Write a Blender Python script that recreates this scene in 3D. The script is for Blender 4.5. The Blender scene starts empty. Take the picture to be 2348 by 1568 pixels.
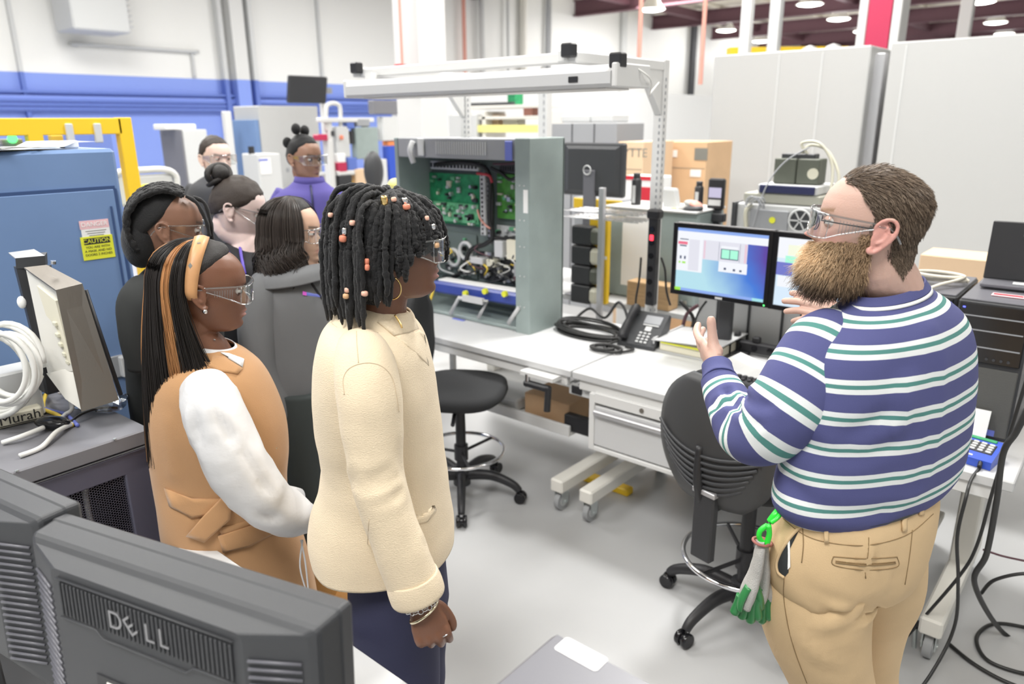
import bpy, bmesh, math, random
import numpy as np
from mathutils import Matrix, Vector
random.seed(7); RNG = np.random.default_rng(7)
SC = bpy.context.scene; COL = SC.collection
# ---------------------------------------------------------------- camera
F_PX, CX, CY, CAMH = 1682.0, 1174.0, 784.0, 1.88
_t, _y, _r = math.radians(16.7), math.radians(40.6), math.radians(-0.47)
FWH = np.array([-math.sin(_y), math.cos(_y), 0.0]); RTH = np.array([math.cos(_y), math.sin(_y), 0.0]); ZZ = np.array([0, 0, 1.0])
FW = FWH*math.cos(_t) - ZZ*math.sin(_t); UP = ZZ*math.cos(_t) + FWH*math.sin(_t)
CR = RTH*math.cos(_r) + UP*math.sin(_r); CU = UP*math.cos(_r) - RTH*math.sin(_r)
CAM = np.array([0, 0, CAMH])
cam = bpy.data.cameras.new('camera'); camo = bpy.data.objects.new('camera', cam); COL.objects.link(camo)
cam.sensor_width = 36.0; cam.lens = F_PX/2348*36.0; cam.clip_start = 0.05; cam.clip_end = 300
camo.matrix_world = Matrix(((CR[0], CU[0], -FW[0], 0), (CR[1], CU[1], -FW[1], 0), (CR[2], CU[2], -FW[2], CAMH), (0, 0, 0, 1)))
cam.dof.use_dof = True; cam.dof.focus_distance = 1.72; cam.dof.aperture_fstop = 3.0
SC.camera = camo
# where a point of the photographed place stands, from its height, plane or distance
def _ray(px, py): return FW + CR*((px-CX)/F_PX) - CU*((py-CY)/F_PX)
def atz(px, py, h): r = _ray(px, py); return CAM + r*((h-CAMH)/r[2])
def atd(px, py, d): r = _ray(px, py); return CAM + r*(d/float(np.dot(r, FWH)))
def atx(px, py, x): r = _ray(px, py); return CAM + r*(x/r[0])
def aty(px, py, y): r = _ray(px, py); return CAM + r*(y/r[1])
# ---------------------------------------------------------------- world, lights, exposure
SC.view_settings.view_transform = 'Standard'; SC.view_settings.look = 'None'
SC.view_settings.exposure = 0.0; SC.view_settings.gamma = 1.0; SC.view_settings.use_curve_mapping = False
W = bpy.data.worlds.new('hall_ambient'); SC.world = W; W.use_nodes = True
W.node_tree.nodes['Background'].inputs[0].default_value = (0.93, 0.97, 1.0, 1); W.node_tree.nodes['Background'].inputs[1].default_value = 0.58
LIGHTS = [((-4.0, 8.0, 5.6), 2.6, 420), ((-1.9, 4.35, 5.6), .9, 400), ((-6.5, 2.2, 5.6), 2.0, 330), ((1.8, 5.2, 5.6), 1.6, 160), ((-0.2, -1.6, 5.6), 2.2, 430), ((3.0, 0.5, 5.6), 2.0, 80), ((-11.5, 4.5, 5.6), 2.6, 600), ((-11.5, 12.0, 5.6), 2.6, 520), ((-6, 15.0, 5.6), 2.6, 520), ((-4.2, -1.5, 5.6), 2.2, 300), ((-13, 24, 5.6), 3, 800), ((-3, 24, 5.6), 3, 700)]  # overhead lights without fixtures; those near the camera are added fill
for i, (p, sz, en) in enumerate(LIGHTS):
    l = bpy.data.lights.new('overhead_light', 'AREA'); l.shape = 'DISK'; l.size = sz; l.energy = en*0.66; l.color = (1.0, 0.985, 0.96)
    lo = bpy.data.objects.new('overhead_light', l); lo.location = p; COL.objects.link(lo)

# ---------------------------------------------------------------- materials
def mat(name, col, rough=0.5, metal=0.0, bump=0.0, bscale=80.0, var=0.0, vscale=6.0, emit=0.0, spec=None, sss=0.0, coat=0.0, attr=None, stretch=None, trans=0.0, sheen=0.0):
    m = bpy.data.materials.new(name); m.use_nodes = True; nt = m.node_tree; b = nt.nodes['Principled BSDF']
    c = (col[0], col[1], col[2], 1); b.inputs['Base Color'].default_value = c
    b.inputs['Roughness'].default_value = rough; b.inputs['Metallic'].default_value = metal
    if spec is not None: b.inputs['Specular IOR Level'].default_value = spec
    if coat: b.inputs['Coat Weight'].default_value = coat
    if sheen: b.inputs['Sheen Weight'].default_value = sheen; b.inputs['Sheen Roughness'].default_value = 0.5
    if sss:
        b.inputs['Subsurface Weight'].default_value = sss; b.inputs['Subsurface Radius'].default_value = (1.0, 0.35, 0.2); b.inputs['Subsurface Scale'].default_value = 0.006
    if trans: b.inputs['Transmission Weight'].default_value = trans
    if emit: b.inputs['Emission Color'].default_value = c; b.inputs['Emission Strength'].default_value = emit
    src = None
    if attr:
        a = nt.nodes.new('ShaderNodeAttribute'); a.attribute_name = attr; src = a.outputs['Color']; nt.links.new(src, b.inputs['Base Color'])
    tc = nt.nodes.new('ShaderNodeTexCoord'); vec = tc.outputs['Object']
    if stretch:
        mp = nt.nodes.new('ShaderNodeMapping'); mp.inputs['Scale'].default_value = stretch; nt.links.new(vec, mp.inputs[0]); vec = mp.outputs[0]
    if var:
        n = nt.nodes.new('ShaderNodeTexNoise'); n.inputs['Scale'].default_value = vscale; n.inputs['Detail'].default_value = 4; nt.links.new(vec, n.inputs['Vector'])
        mr = nt.nodes.new('ShaderNodeMapRange'); mr.inputs['From Min'].default_value = 0.3; mr.inputs['From Max'].default_value = 0.7; mr.inputs['To Min'].default_value = 1-var; mr.inputs['To Max'].default_value = 1+var
        nt.links.new(n.outputs['Fac'], mr.inputs['Value'])
        mx = nt.nodes.new('ShaderNodeVectorMath'); mx.operation = 'SCALE'
        if src: nt.links.new(src, mx.inputs[0])
        else: mx.inputs[0].default_value = col[:3]
        nt.links.new(mr.outputs[0], mx.inputs['Scale']); nt.links.new(mx.outputs[0], b.inputs['Base Color'])
    if bump:
        n = nt.nodes.new('ShaderNodeTexNoise'); n.inputs['Scale'].default_value = bscale; n.inputs['Detail'].default_value = 3; nt.links.new(vec, n.inputs['Vector'])
        bp = nt.nodes.new('ShaderNodeBump'); bp.inputs['Strength'].default_value = bump; bp.inputs['Distance'].default_value = 0.002
        nt.links.new(n.outputs['Fac'], bp.inputs['Height']); nt.links.new(bp.outputs[0], b.inputs['Normal'])
    return m
def clear_mat(name, tint=(1, 1, 1), gloss=0.16, rough=0.02):
    m = bpy.data.materials.new(name); m.use_nodes = True; nt = m.node_tree; nt.nodes.clear()
    o = nt.nodes.new('ShaderNodeOutputMaterial'); t = nt.nodes.new('ShaderNodeBsdfTransparent'); g = nt.nodes.new('ShaderNodeBsdfGlossy'); x = nt.nodes.new('ShaderNodeMixShader')
    t.inputs[0].default_value = (*tint, 1); g.inputs['Roughness'].default_value = rough
    lw = nt.nodes.new('ShaderNodeLayerWeight'); lw.inputs['Blend'].default_value = 0.35
    mr = nt.nodes.new('ShaderNodeMapRange'); mr.inputs['To Min'].default_value = gloss*0.5; mr.inputs['To Max'].default_value = min(1, gloss*4)
    nt.links.new(lw.outputs['Facing'], mr.inputs['Value']); nt.links.new(mr.outputs[0], x.inputs[0]); nt.links.new(t.outputs[0], x.inputs[1]); nt.links.new(g.outputs[0], x.inputs[2]); nt.links.new(x.outputs[0], o.inputs[0])
    return m
M = {}
def defm(**k):
    for n, a in k.items(): M[n] = mat(n, *a[:1], **(a[1] if len(a) > 1 else {}))
defm(white_laminate=((.60, .605, .61), dict(rough=.35)), white_metal=((.72, .72, .71), dict(rough=.38)), light_grey=((.62, .63, .63), dict(rough=.42)),
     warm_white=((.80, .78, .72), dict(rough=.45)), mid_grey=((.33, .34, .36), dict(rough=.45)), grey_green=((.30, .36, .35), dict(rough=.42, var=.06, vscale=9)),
     grey_green_dark=((.16, .20, .19), dict(rough=.5)), black_plastic=((.022, .022, .025), dict(rough=.42, bump=.15, bscale=900)), black_gloss=((.012, .012, .014), dict(rough=.16)),
     charcoal=((.048, .050, .055), dict(rough=.42, bump=.25, bscale=1400)), charcoal_dark=((.035, .036, .040), dict(rough=.5)), charcoal_light=((.15, .15, .17), dict(rough=.35)),
     chrome=((.80, .80, .82), dict(rough=.10, metal=1)), steel=((.27, .245, .215), dict(rough=.38, metal=.7, bump=.3, bscale=60, stretch=(40, 40, 1))), zinc=((.62, .66, .66), dict(rough=.3, metal=.8)),
     alu=((.58, .58, .60), dict(rough=.35, metal=.6)), rubber=((.03, .03, .03), dict(rough=.7)), grey_rubber=((.36, .37, .38), dict(rough=.55)),
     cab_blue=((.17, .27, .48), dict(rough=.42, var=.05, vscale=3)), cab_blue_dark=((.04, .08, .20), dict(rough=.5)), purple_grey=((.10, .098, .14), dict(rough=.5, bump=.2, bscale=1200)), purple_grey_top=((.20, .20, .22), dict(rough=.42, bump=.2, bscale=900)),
     wall_blue=((.23, .33, .80), dict(rough=.45)), wall_blue_dark=((.12, .19, .56), dict(rough=.45)), yellow_paint=((.95, .62, .03), dict(rough=.4)), yellow_pale=((.92, .86, .30), dict(rough=.5)),
     sticker_yellow=((.78, .80, .05), dict(rough=.5)), ink=((.03, .03, .03), dict(rough=.6)), ink_soft=((.20, .20, .18), dict(rough=.6)), red_plastic=((.62, .03, .05), dict(rough=.35)), red_lamp=((1, .04, .07), dict(rough=.3, emit=2.2)),
     red_paint=((.50, .03, .09), dict(rough=.45)), pink_sticker=((.86, .55, .58), dict(rough=.5)), maroon=((.13, .06, .075), dict(rough=.7)), salmon=((.75, .35, .28), dict(rough=.5)), deck=((.82, .77, .66), dict(rough=.8)),
     cardboard=((.66, .44, .26), dict(rough=.8, var=.06, vscale=5)), cardboard_pale=((.74, .54, .36), dict(rough=.8)), wood=((.55, .36, .19), dict(rough=.6, var=.12, vscale=8, stretch=(1, 8, 8))), paper=((.88, .88, .87), dict(rough=.7)),
     paper_cream=((.80, .76, .62), dict(rough=.7)), pcb_green=((.03, .30, .12), dict(rough=.4, var=.25, vscale=30)), pcb_light=((.16, .50, .26), dict(rough=.4, var=.2, vscale=30)), pcb_lime=((.10, .36, .06), dict(rough=.4, var=.25, vscale=30)),
     relay_blue=((.04, .07, .34), dict(rough=.35)), keypad_blue=((.035, .09, .52), dict(rough=.35)), cable_white=((.78, .78, .75), dict(rough=.4)), cable_black=((.02, .02, .02), dict(rough=.4)), cable_yellow=((.85, .62, .08), dict(rough=.4)), cable_blue=((.16, .20, .62), dict(rough=.4)), cable_red=((.55, .05, .07), dict(rough=.4)), cable_beige=((.72, .68, .58), dict(rough=.5)),
     beige_plastic=((.66, .64, .52), dict(rough=.45)), olive=((.11, .12, .095), dict(rough=.5)), olive_light=((.42, .42, .36), dict(rough=.5)), navy_strip=((.03, .035, .10), dict(rough=.4)),
     fabric_black=((.022, .023, .025), dict(rough=.9, bump=.6, bscale=700)), lamp_glow=((1, .98, .93), dict(rough=.5, emit=9)), lamp_shade=((.75, .74, .70), dict(rough=.4)), led_green=((.1, 1, .2), dict(emit=2.5)), led_blue=((.1, .12, 1), dict(emit=2.5)),
     orange_case=((.85, .28, .10), dict(rough=.5)), green_clip=((.03, .72, .05), dict(rough=.3)), glove_knit=((.46, .45, .43), dict(rough=.9, bump=.9, bscale=500)), glove_green=((.03, .20, .06), dict(rough=.28)), glove_red=((.36, .14, .12), dict(rough=.8)),
     gold=((.95, .68, .28), dict(rough=.2, metal=1)), gold_pale=((.92, .84, .62), dict(rough=.2, metal=1)), silver=((.85, .85, .86), dict(rough=.15, metal=1)), amber=((.80, .42, .05), dict(rough=.5)), coral=((.78, .27, .17), dict(rough=.25)), coral_pale=((.85, .50, .38), dict(rough=.3)), wood_bead=((.72, .44, .24), dict(rough=.4)), shell=((.86, .83, .78), dict(rough=.25)),
     bag_plastic=((.80, .80, .82), dict(rough=.15)), safety_lens_rim=((.82, .84, .86), dict(rough=.12, trans=.5)))
M['clear'] = clear_mat('clear_plastic', (.97, .98, .98), .10, .04)
M['clear_rim'] = clear_mat('clear_plastic_rim', (.80, .82, .84), .42, .06)
M['poly_panel'] = clear_mat('clear_guard_panel', (.86, .88, .93), .10, .1)
# ---------------------------------------------------------------- mesh builder
def frames(P, closed=False, ref=None):
    P = np.asarray(P, float); n = len(P); T = np.zeros_like(P)
    T[1:-1] = P[2:] - P[:-2]; T[0] = P[1]-P[0]; T[-1] = P[-1]-P[-2]
    if closed: T[0] = T[-1] = P[1]-P[-2]
    T /= np.linalg.norm(T, axis=1)[:, None] + 1e-12
    a = np.array(ref, float) if ref is not None else (np.array([0, 0, 1.0]) if abs(T[0][2]) < .9 else np.array([1.0, 0, 0]))
    N = np.zeros_like(P); u = a - T[0]*np.dot(a, T[0]); u /= np.linalg.norm(u)+1e-12; N[0] = u
    for i in range(1, n):
        if ref is not None: u = a - T[i]*np.dot(a, T[i])
        else: u = u - T[i]*np.dot(u, T[i])
        u = u/(np.linalg.norm(u)+1e-12); N[i] = u
    return T, N, np.cross(T, N)
def smooth_path(P, per=8, closed=False):
    P = np.asarray(P, float); n = len(P)
    if n < 3: return P
    out = []
    rng = range(n) if closed else range(n-1)
    for i in rng:
        g = (lambda k: P[k % n]) if closed else (lambda k: P[min(max(k, 0), n-1)])
        p0, p1, p2, p3 = g(i-1), g(i), g(i+1), g(i+2)
        for j in range(per):
            t = j/per
            out.append(.5*((2*p1)+(-p0+p2)*t+(2*p0-5*p1+4*p2-p3)*t*t+(-p0+3*p1-3*p2+p3)*t**3))
    if not closed: out.append(P[-1])
    return np.array(out)
class MB:
    def __init__(s, M0=None): s.v = []; s.f = []; s.mi = []; s.sm = []; s.n = 0; s.X = M0
    def add(s, V, Fc, mi=0, smooth=False):
        V = np.asarray(V, float)
        if s.X is not None:
            A = np.array(s.X); V = V @ A[:3, :3].T + A[:3, 3]
        s.v.append(V); k = s.n
        s.f.extend([tuple(int(i)+k for i in q) for q in Fc]); s.mi.extend([mi]*len(Fc)); s.sm.extend([smooth]*len(Fc)); s.n += len(V); return s
    def box(s, c, d, bev=0.0, rz=0.0, mi=0, R=None):
        c = np.array(c, float); h = np.array(d, float)/2; b = min(bev, .49*2*h.min())
        V = []; Fc = []
        if b <= 0:
            for sx in (-1, 1):
                for sy in (-1, 1):
                    for sz in (-1, 1): V.append((sx*h[0], sy*h[1], sz*h[2]))
            Fc = [(0, 1, 3, 2), (4, 6, 7, 5), (0, 4, 5, 1), (2, 3, 7, 6), (0, 2, 6, 4), (1, 5, 7, 3)]
        else:
            idx = {}
            for sx in (-1, 1):
                for sy in (-1, 1):
                    for sz in (-1, 1):
                        sg = (sx, sy, sz)
                        for k in range(3):
                            v = [sg[i]*(h[i] if i == k else h[i]-b) for i in range(3)]; idx[(sg, k)] = len(V); V.append(v)
            S = lambda *a: tuple(a)
            for k in range(3):
                i, j = [(1, 2), (2, 0), (0, 1)][k]
                for sk in (-1, 1):
                    q = []
                    for si, sj in ((-1, -1), (1, -1), (1, 1), (-1, 1)):
                        sg = [0]*3; sg[k] = sk; sg[i] = si; sg[j] = sj; q.append(idx[(tuple(sg), k)])
                    Fc.append(q)
            for k in range(3):
                i, j = [(1, 2), (2, 0), (0, 1)][k]
                for si in (-1, 1):
                    for sj in (-1, 1):
                        a = [0]*3; a[k] = -1; a[i] = si; a[j] = sj; c2 = list(a); c2[k] = 1; a = tuple(a); c2 = tuple(c2)
                        Fc.append([idx[(a, i)], idx[(c2, i)], idx[(c2, j)], idx[(a, j)]])
            for sx in (-1, 1):
                for sy in (-1, 1):
                    for sz in (-1, 1): Fc.append([idx[((sx, sy, sz), k)] for k in range(3)])
            VV = np.array(V)
            for q in range(len(Fc)):
                P = VV[Fc[q]]; nn = np.cross(P[1]-P[0], P[2]-P[0])
                if np.dot(nn, P.mean(0)) < 0: Fc[q] = Fc[q][::-1]
        V = np.array(V)
        if R is not None: V = V @ np.array(R)[:3, :3].T
        elif rz: ca, sa = math.cos(rz), math.sin(rz); V = V @ np.array([[ca, sa, 0], [-sa, ca, 0], [0, 0, 1]])
        return s.add(V + c, Fc, mi)
    def loft(s, rings, mi=0, smooth=True, caps=True, closed=False):
        rings = [np.asarray(r, float) for r in rings]; m = len(rings[0]); n = len(rings); V = np.concatenate(rings); Fc = []
        for i in range(n if closed else n-1):
            a = i*m; b = ((i+1) % n)*m
            for j in range(m):
                k = (j+1) % m; Fc.append((a+j, a+k, b+k, b+j))
        if caps and not closed:
            V = np.concatenate([V, [rings[0].mean(0)], [rings[-1].mean(0)]]); c0 = n*m; c1 = c0+1
            for j in range(m):
                k = (j+1) % m; Fc.append((k, j, c0)); Fc.append(((n-1)*m+j, (n-1)*m+k, c1))
        return s.add(V, Fc, mi, smooth)
    def tube(s, P, r, n=8, mi=0, closed=False, caps=True, ref=None, flat=1.0, smooth=True):
        P = np.asarray(P, float)
        if closed: P = np.vstack([P, P[:1]])
        T, N, B = frames(P, closed, ref); r = np.broadcast_to(np.asarray(r, float), (len(P),)) if np.ndim(r) <= 1 else r
        a = np.arange(n)*2*math.pi/n; rings = [P[i] + r[i]*(np.outer(np.cos(a), N[i]) + flat*np.outer(np.sin(a), B[i])) for i in range(len(P))]
        if closed: rings = rings[:-1]
        return s.loft(rings, mi, smooth, caps, closed)
    def cyl(s, p0, p1, r0, r1=None, n=20, mi=0, bev=0.0, smooth=True):
        p0 = np.array(p0, float); p1 = np.array(p1, float); r1 = r0 if r1 is None else r1; L = np.linalg.norm(p1-p0); t = (p1-p0)/L
        a = np.array([0, 0, 1.0]) if abs(t[2]) < .9 else np.array([1.0, 0, 0]); u = np.cross(t, a); u /= np.linalg.norm(u); w = np.cross(t, u)
        an = np.arange(n)*2*math.pi/n; C = np.outer(np.cos(an), u)+np.outer(np.sin(an), w)
        R = lambda k, r: p0+t*k+C*r
        if bev: rs = [R(0, r0-bev), R(bev, r0), R(L-bev, r1), R(L, r1-bev)]
        else: rs = [R(0, r0), R(L, r1)]
        k = s.n; s.loft(rs, mi, smooth, False); base = len(rs)*n
        s.add([], [], mi) if False else None
        # flat caps
        V0 = rs[0]; V1 = rs[-1]; s.add(V0, [tuple(range(n))[::-1]], mi, False); s.add(V1, [tuple(range(n))], mi, False); return s
    def lathe(s, c, prof, n=24, axis=(0, 0, 1), mi=0, caps=True, smooth=True):
        c = np.array(c, float); t = np.array(axis, float); t /= np.linalg.norm(t); a = np.array([0, 0, 1.0]) if abs(t[2]) < .9 else np.array([1.0, 0, 0]); u = np.cross(t, a); u /= np.linalg.norm(u); w = np.cross(t, u)
        an = np.arange(n)*2*math.pi/n; C = np.outer(np.cos(an), u)+np.outer(np.sin(an), w)
        return s.loft([c+t*h+C*r for r, h in prof], mi, smooth, caps)
    def sph(s, c, r, nu=16, nv=10, mi=0, R=None):
        r = np.broadcast_to(np.asarray(r, float), (3,)); rings = []
        for i in range(nv+1):
            ph = math.pi*(.02+.96*i/nv); a = np.arange(nu)*2*math.pi/nu
            q = np.stack([np.cos(a)*math.sin(ph)*r[0], np.sin(a)*math.sin(ph)*r[1], np.full(nu, -math.cos(ph)*r[2])], 1)
            if R is not None: q = q @ np.array(R)[:3, :3].T
            rings.append(q+np.array(c))
        return s.loft(rings, mi, True, True)
    def torus(s, c, axis, R, r, n=40, m=10, mi=0, a0=0, a1=2*math.pi, u=None):
        t = np.array(axis, float); t /= np.linalg.norm(t)
        if u is None: a = np.array([0, 0, 1.0]) if abs(t[2]) < .9 else np.array([1.0, 0, 0]); u = np.cross(t, a)
        u = np.array(u, float); u /= np.linalg.norm(u); w = np.cross(t, u); full = abs(a1-a0-2*math.pi) < 1e-6
        an = np.linspace(a0, a1, n, endpoint=not full); P = np.array(c)+R*(np.outer(np.cos(an), u)+np.outer(np.sin(an), w))
        return s.tube(P, r, m, mi, closed=full)
    def prism(s, poly, z0, z1, mi=0, plane='xy', bev=0.0):
        P = np.array(poly, float); n = len(P)
        A = sum(P[i][0]*P[(i+1) % n][1]-P[(i+1) % n][0]*P[i][1] for i in range(n))
        if A < 0: P = P[::-1]
        def lift(Q, z):
            Zc = np.full(len(Q), z)
            return {'xy': np.stack([Q[:, 0], Q[:, 1], Zc], 1), 'yz': np.stack([Zc, Q[:, 0], Q[:, 1]], 1), 'xz': np.stack([Q[:, 0], -Zc, Q[:, 1]], 1)}[plane]
        if plane == 'xz': pass
        V = np.concatenate([lift(P, z0), lift(P, z1)]); Fc = [tuple(range(n))[::-1], tuple(range(n, 2*n))]+[(i, (i+1) % n, n+(i+1) % n, n+i) for i in range(n)]
        return s.add(V, Fc, mi)
    def build(s, name, mats, parent=None, world=False, sm_angle=None):
        V = np.concatenate(s.v) if s.v else np.zeros((0, 3))
        if parent is not None and world: V = V - np.array(ORG[parent.name])
        me = bpy.data.meshes.new(name); me.from_pydata(V.tolist(), [], s.f); mats = mats if isinstance(mats, (list, tuple)) else [mats]
        for m_ in mats: me.materials.append(m_ if not isinstance(m_, str) else M[m_])
        me.polygons.foreach_set('material_index', s.mi); me.polygons.foreach_set('use_smooth', s.sm); me.update()
        o = bpy.data.objects.new(name, me); COL.objects.link(o)
        if parent is not None:
            o.parent = parent; ORG[o.name] = ORG[parent.name] if world else ORG.get(parent.name, (0, 0, 0))
        else: ORG[o.name] = (0, 0, 0)
        return o
ORG = {}
def thing(name, label, cat, loc=(0, 0, 0), rz=0.0, group=None):
    o = bpy.data.objects.new(name, None); COL.objects.link(o); o.location = loc; o.rotation_euler = (0, 0, rz); o.empty_display_size = .05
    ORG[o.name] = tuple(float(c) for c in loc); return tag(o, label, cat, group)
def tag(o, label, cat, group=None, kind=None):
    if label: o['label'] = label
    if cat: o['category'] = cat
    if group: o['group'] = group
    if kind: o['kind'] = kind
    return o
def struct(o): o['kind'] = 'structure'; return o
def place(o, loc, rz=0.0): o.location = loc; o.rotation_euler = (0, 0, rz); ORG[o.name] = tuple(float(c) for c in loc); return o
def dup(o, loc, rz, label=None, group=None):
    r = o.copy(); COL.objects.link(r); r.location = loc; r.rotation_euler = (0, 0, rz)
    if label: r['label'] = label
    if group: r['group'] = group
    def rec(a, b):
        for ch in list(a.children):
            c = ch.copy(); COL.objects.link(c); c.parent = b; rec(ch, c)
    rec(o, r); return r
def lettering(txt, size, mt, parent, M4, name='lettering', extr=0.0004, world=False, align='CENTER'):
    cu = bpy.data.curves.new(name, 'FONT'); cu.body = txt; cu.size = size; cu.align_x = align; cu.align_y = 'CENTER'; cu.extrude = extr
    t = bpy.data.objects.new(name, cu); me = bpy.data.meshes.new_from_object(t); bpy.data.objects.remove(t); me.name = name
    me.transform(M4); me.materials.clear(); me.materials.append(M[mt]); o = bpy.data.objects.new(name, me); COL.objects.link(o)
    if parent: o.parent = parent
    if world:
        me.transform(Matrix.Translation(-Vector(ORG[parent.name])))
    return o
def basis(x, y, z, o): return Matrix(((x[0], y[0], z[0], o[0]), (x[1], y[1], z[1], o[1]), (x[2], y[2], z[2], o[2]), (0, 0, 0, 1)))
def hsh(*a): return (math.sin(sum((i+1)*12.9898*x for i, x in enumerate(a)))*43758.5453) % 1.0
# ================================================================ the setting
WX = -17.0; CZ = 6.15
mf = mat('epoxy_floor', (.49, .495, .50), rough=.30, var=.05, vscale=1.2)
struct(MB().add([(WX-.2, -8, 0), (16, -8, 0), (16, 75, 0), (WX-.2, 75, 0)], [(0, 1, 2, 3)]).build('floor', mf))
mw = bpy.data.materials.new('painted_wall'); mw.use_nodes = True; nt = mw.node_tree; bs = nt.nodes['Principled BSDF']; bs.inputs['Roughness'].default_value = .5
tc = nt.nodes.new('ShaderNodeTexCoord'); sp = nt.nodes.new('ShaderNodeSeparateXYZ'); nt.links.new(tc.outputs['Object'], sp.inputs[0])
g1 = nt.nodes.new('ShaderNodeMath'); g1.operation = 'LESS_THAN'; g1.inputs[1].default_value = 2.88; nt.links.new(sp.outputs['Z'], g1.inputs[0])
g2 = nt.nodes.new('ShaderNodeMath'); g2.operation = 'LESS_THAN'; g2.inputs[1].default_value = 14.6; nt.links.new(sp.outputs['Y'], g2.inputs[0])
g3 = nt.nodes.new('ShaderNodeMath'); g3.operation = 'MULTIPLY'; nt.links.new(g1.outputs[0], g3.inputs[0]); nt.links.new(g2.outputs[0], g3.inputs[1])
mxc = nt.nodes.new('ShaderNodeMix'); mxc.data_type = 'RGBA'; mxc.inputs['A'].default_value = (.86, .86, .84, 1); mxc.inputs['B'].default_value = (.24, .34, .80, 1)
nt.links.new(g3.outputs[0], mxc.inputs['Factor']); nt.links.new(mxc.outputs['Result'], bs.inputs['Base Color'])
wv = nt.nodes.new('ShaderNodeTexWave'); wv.bands_direction = 'Z'; wv.inputs['Scale'].default_value = 4.9; bp = nt.nodes.new('ShaderNodeBump'); bp.inputs['Strength'].default_value = .05
nt.links.new(tc.outputs['Object'], wv.inputs[0]); nt.links.new(wv.outputs['Fac'], bp.inputs['Height']); nt.links.new(bp.outputs[0], bs.inputs['Normal'])
struct(MB().box((WX-.1, 30, CZ/2), (.2, 90, CZ)).build('wall_left', mw))
cl = MB().box((-1, 32, CZ+.1), (34, 90, .2)); struct(cl.build('ceiling', 'deck'))
struct(MB().box((-1, 76, CZ/2), (34, .2, CZ)).build('wall_back', 'white_metal'))
def trimbox(c, d, m): global TN; TN += 1; return struct(MB().box(c, d).build('trim_%d' % TN, m))
TN = 0
for y in (18, 23.5, 29, 34.5, 40, 46, 52, 60): # roof girders
    mb = MB().box((-1, y, CZ-.12), (32, .28, .03)).box((-1, y, CZ-.62), (32, .30, .03)).box((-1, y, CZ-.37), (32, .03, .5)); TN += 1; struct(mb.build('trim_%d' % TN, 'maroon'))
for x in np.arange(-16, 12, 2.0):
    mb = MB().box((x, 39, CZ-.06), (.09, 60, .10)); TN += 1; struct(mb.build('trim_%d' % TN, 'deck'))
for x in (-14.8, -9.0, -3.0): # long girders across
    TN += 1; struct(MB().box((x, 39, CZ-.30), (.22, 60, .3)).build('trim_%d' % TN, 'maroon'))
# columns and conduits against the painted wall (white above, blue below)
def wallpost(px, w, dpt=.25, dark=False):
    y = atx(px, 200, WX)[1]
    for (z0, z1, m) in ((0, 2.88, 'wall_blue_dark' if dark else 'wall_blue'), (2.88, CZ-.01, 'light_grey' if dark else 'white_metal')):
        trimbox((WX+dpt/2+.005, y, (z0+z1)/2), (dpt, w, z1-z0), m)
wallpost(545, .34, .3); wallpost(512, .10, .2, True); wallpost(572, .10, .35, True); wallpost(52, .07, .1, True); wallpost(738, .06, .1, True)
yA, yB = atx(-60, 200, WX)[1], atx(920, 210, WX)[1]
for z in (2.52, 2.36, 2.28, 2.2): trimbox((WX+.12, (yA+yB)/2, z), (.1, yB-yA, .045), 'wall_blue_dark')
trimbox((WX+.07, (yA+yB)/2, 2.30), (.1, yB-yA, .30), 'wall_blue')
# unit heater high on the wall
p = atx(215, 40, WX+.9); t = thing('unit_heater', 'pale grey box-shaped unit heater hanging high on the white wall', 'heater', (WX, p[1], 3.6))
MB().box((.8, 0, .55), (.9, 1.05, 1.1), .03).build('housing', 'light_grey', t); b = MB()
for i in range(9): b.box((.8+.0, .60, .15+i*.1), (.5, .14, .02))
b.build('louvre', 'light_grey', t); MB().box((.23, 0, .9), (.40, .1, .1)).build('bracket', 'light_grey', t); MB().box((.23, 0, .3), (.40, .1, .1)).build('bracket', 'light_grey', t)
p = atx(320, 132, WX+.08); o = MB().tube(smooth_path([(WX+.04, p[1]-1.2, 3.42), (WX+.1, p[1]-1.15, 3.45), (WX+.1, p[1]+1.15, 3.45), (WX+.04, p[1]+1.2, 3.4), (WX+.04, p[1]+1.2, 2.9)], 5), .035).build('conduit_pipe', 'light_grey')
tag(o, 'thin pale conduit run along the white wall under the heater', 'pipe')
# big white building column behind the lamp and white partition
pc = atd(972, 320, 7.6); struct(MB().box((pc[0], pc[1], 3.05), (.36, .36, 6.1), .01).build('trim_80', 'white_metal'))
q = atd(918, 155, 7.3); t = thing('fire_alarm', 'small red alarm beacon with thin pipe on the white column', 'alarm', tuple(q))
MB().box((0, 0, 0), (.09, .09, .06), .01).build('beacon', 'red_plastic', t); MB().cyl((.03, .0, .02), (.03, 0, 3.3), .012).build('riser_pipe', 'salmon', t)
xw = -10.2; y0, y1 = atx(1030, 300, xw)[1], atx(1650, 300, xw)[1]
struct(MB().box((xw, (y0+y1)/2, 1.28), (.12, y1-y0, 2.56)).build('wall_partition', mat('partition_white', (.92, .93, .93), rough=.5)))
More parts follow.
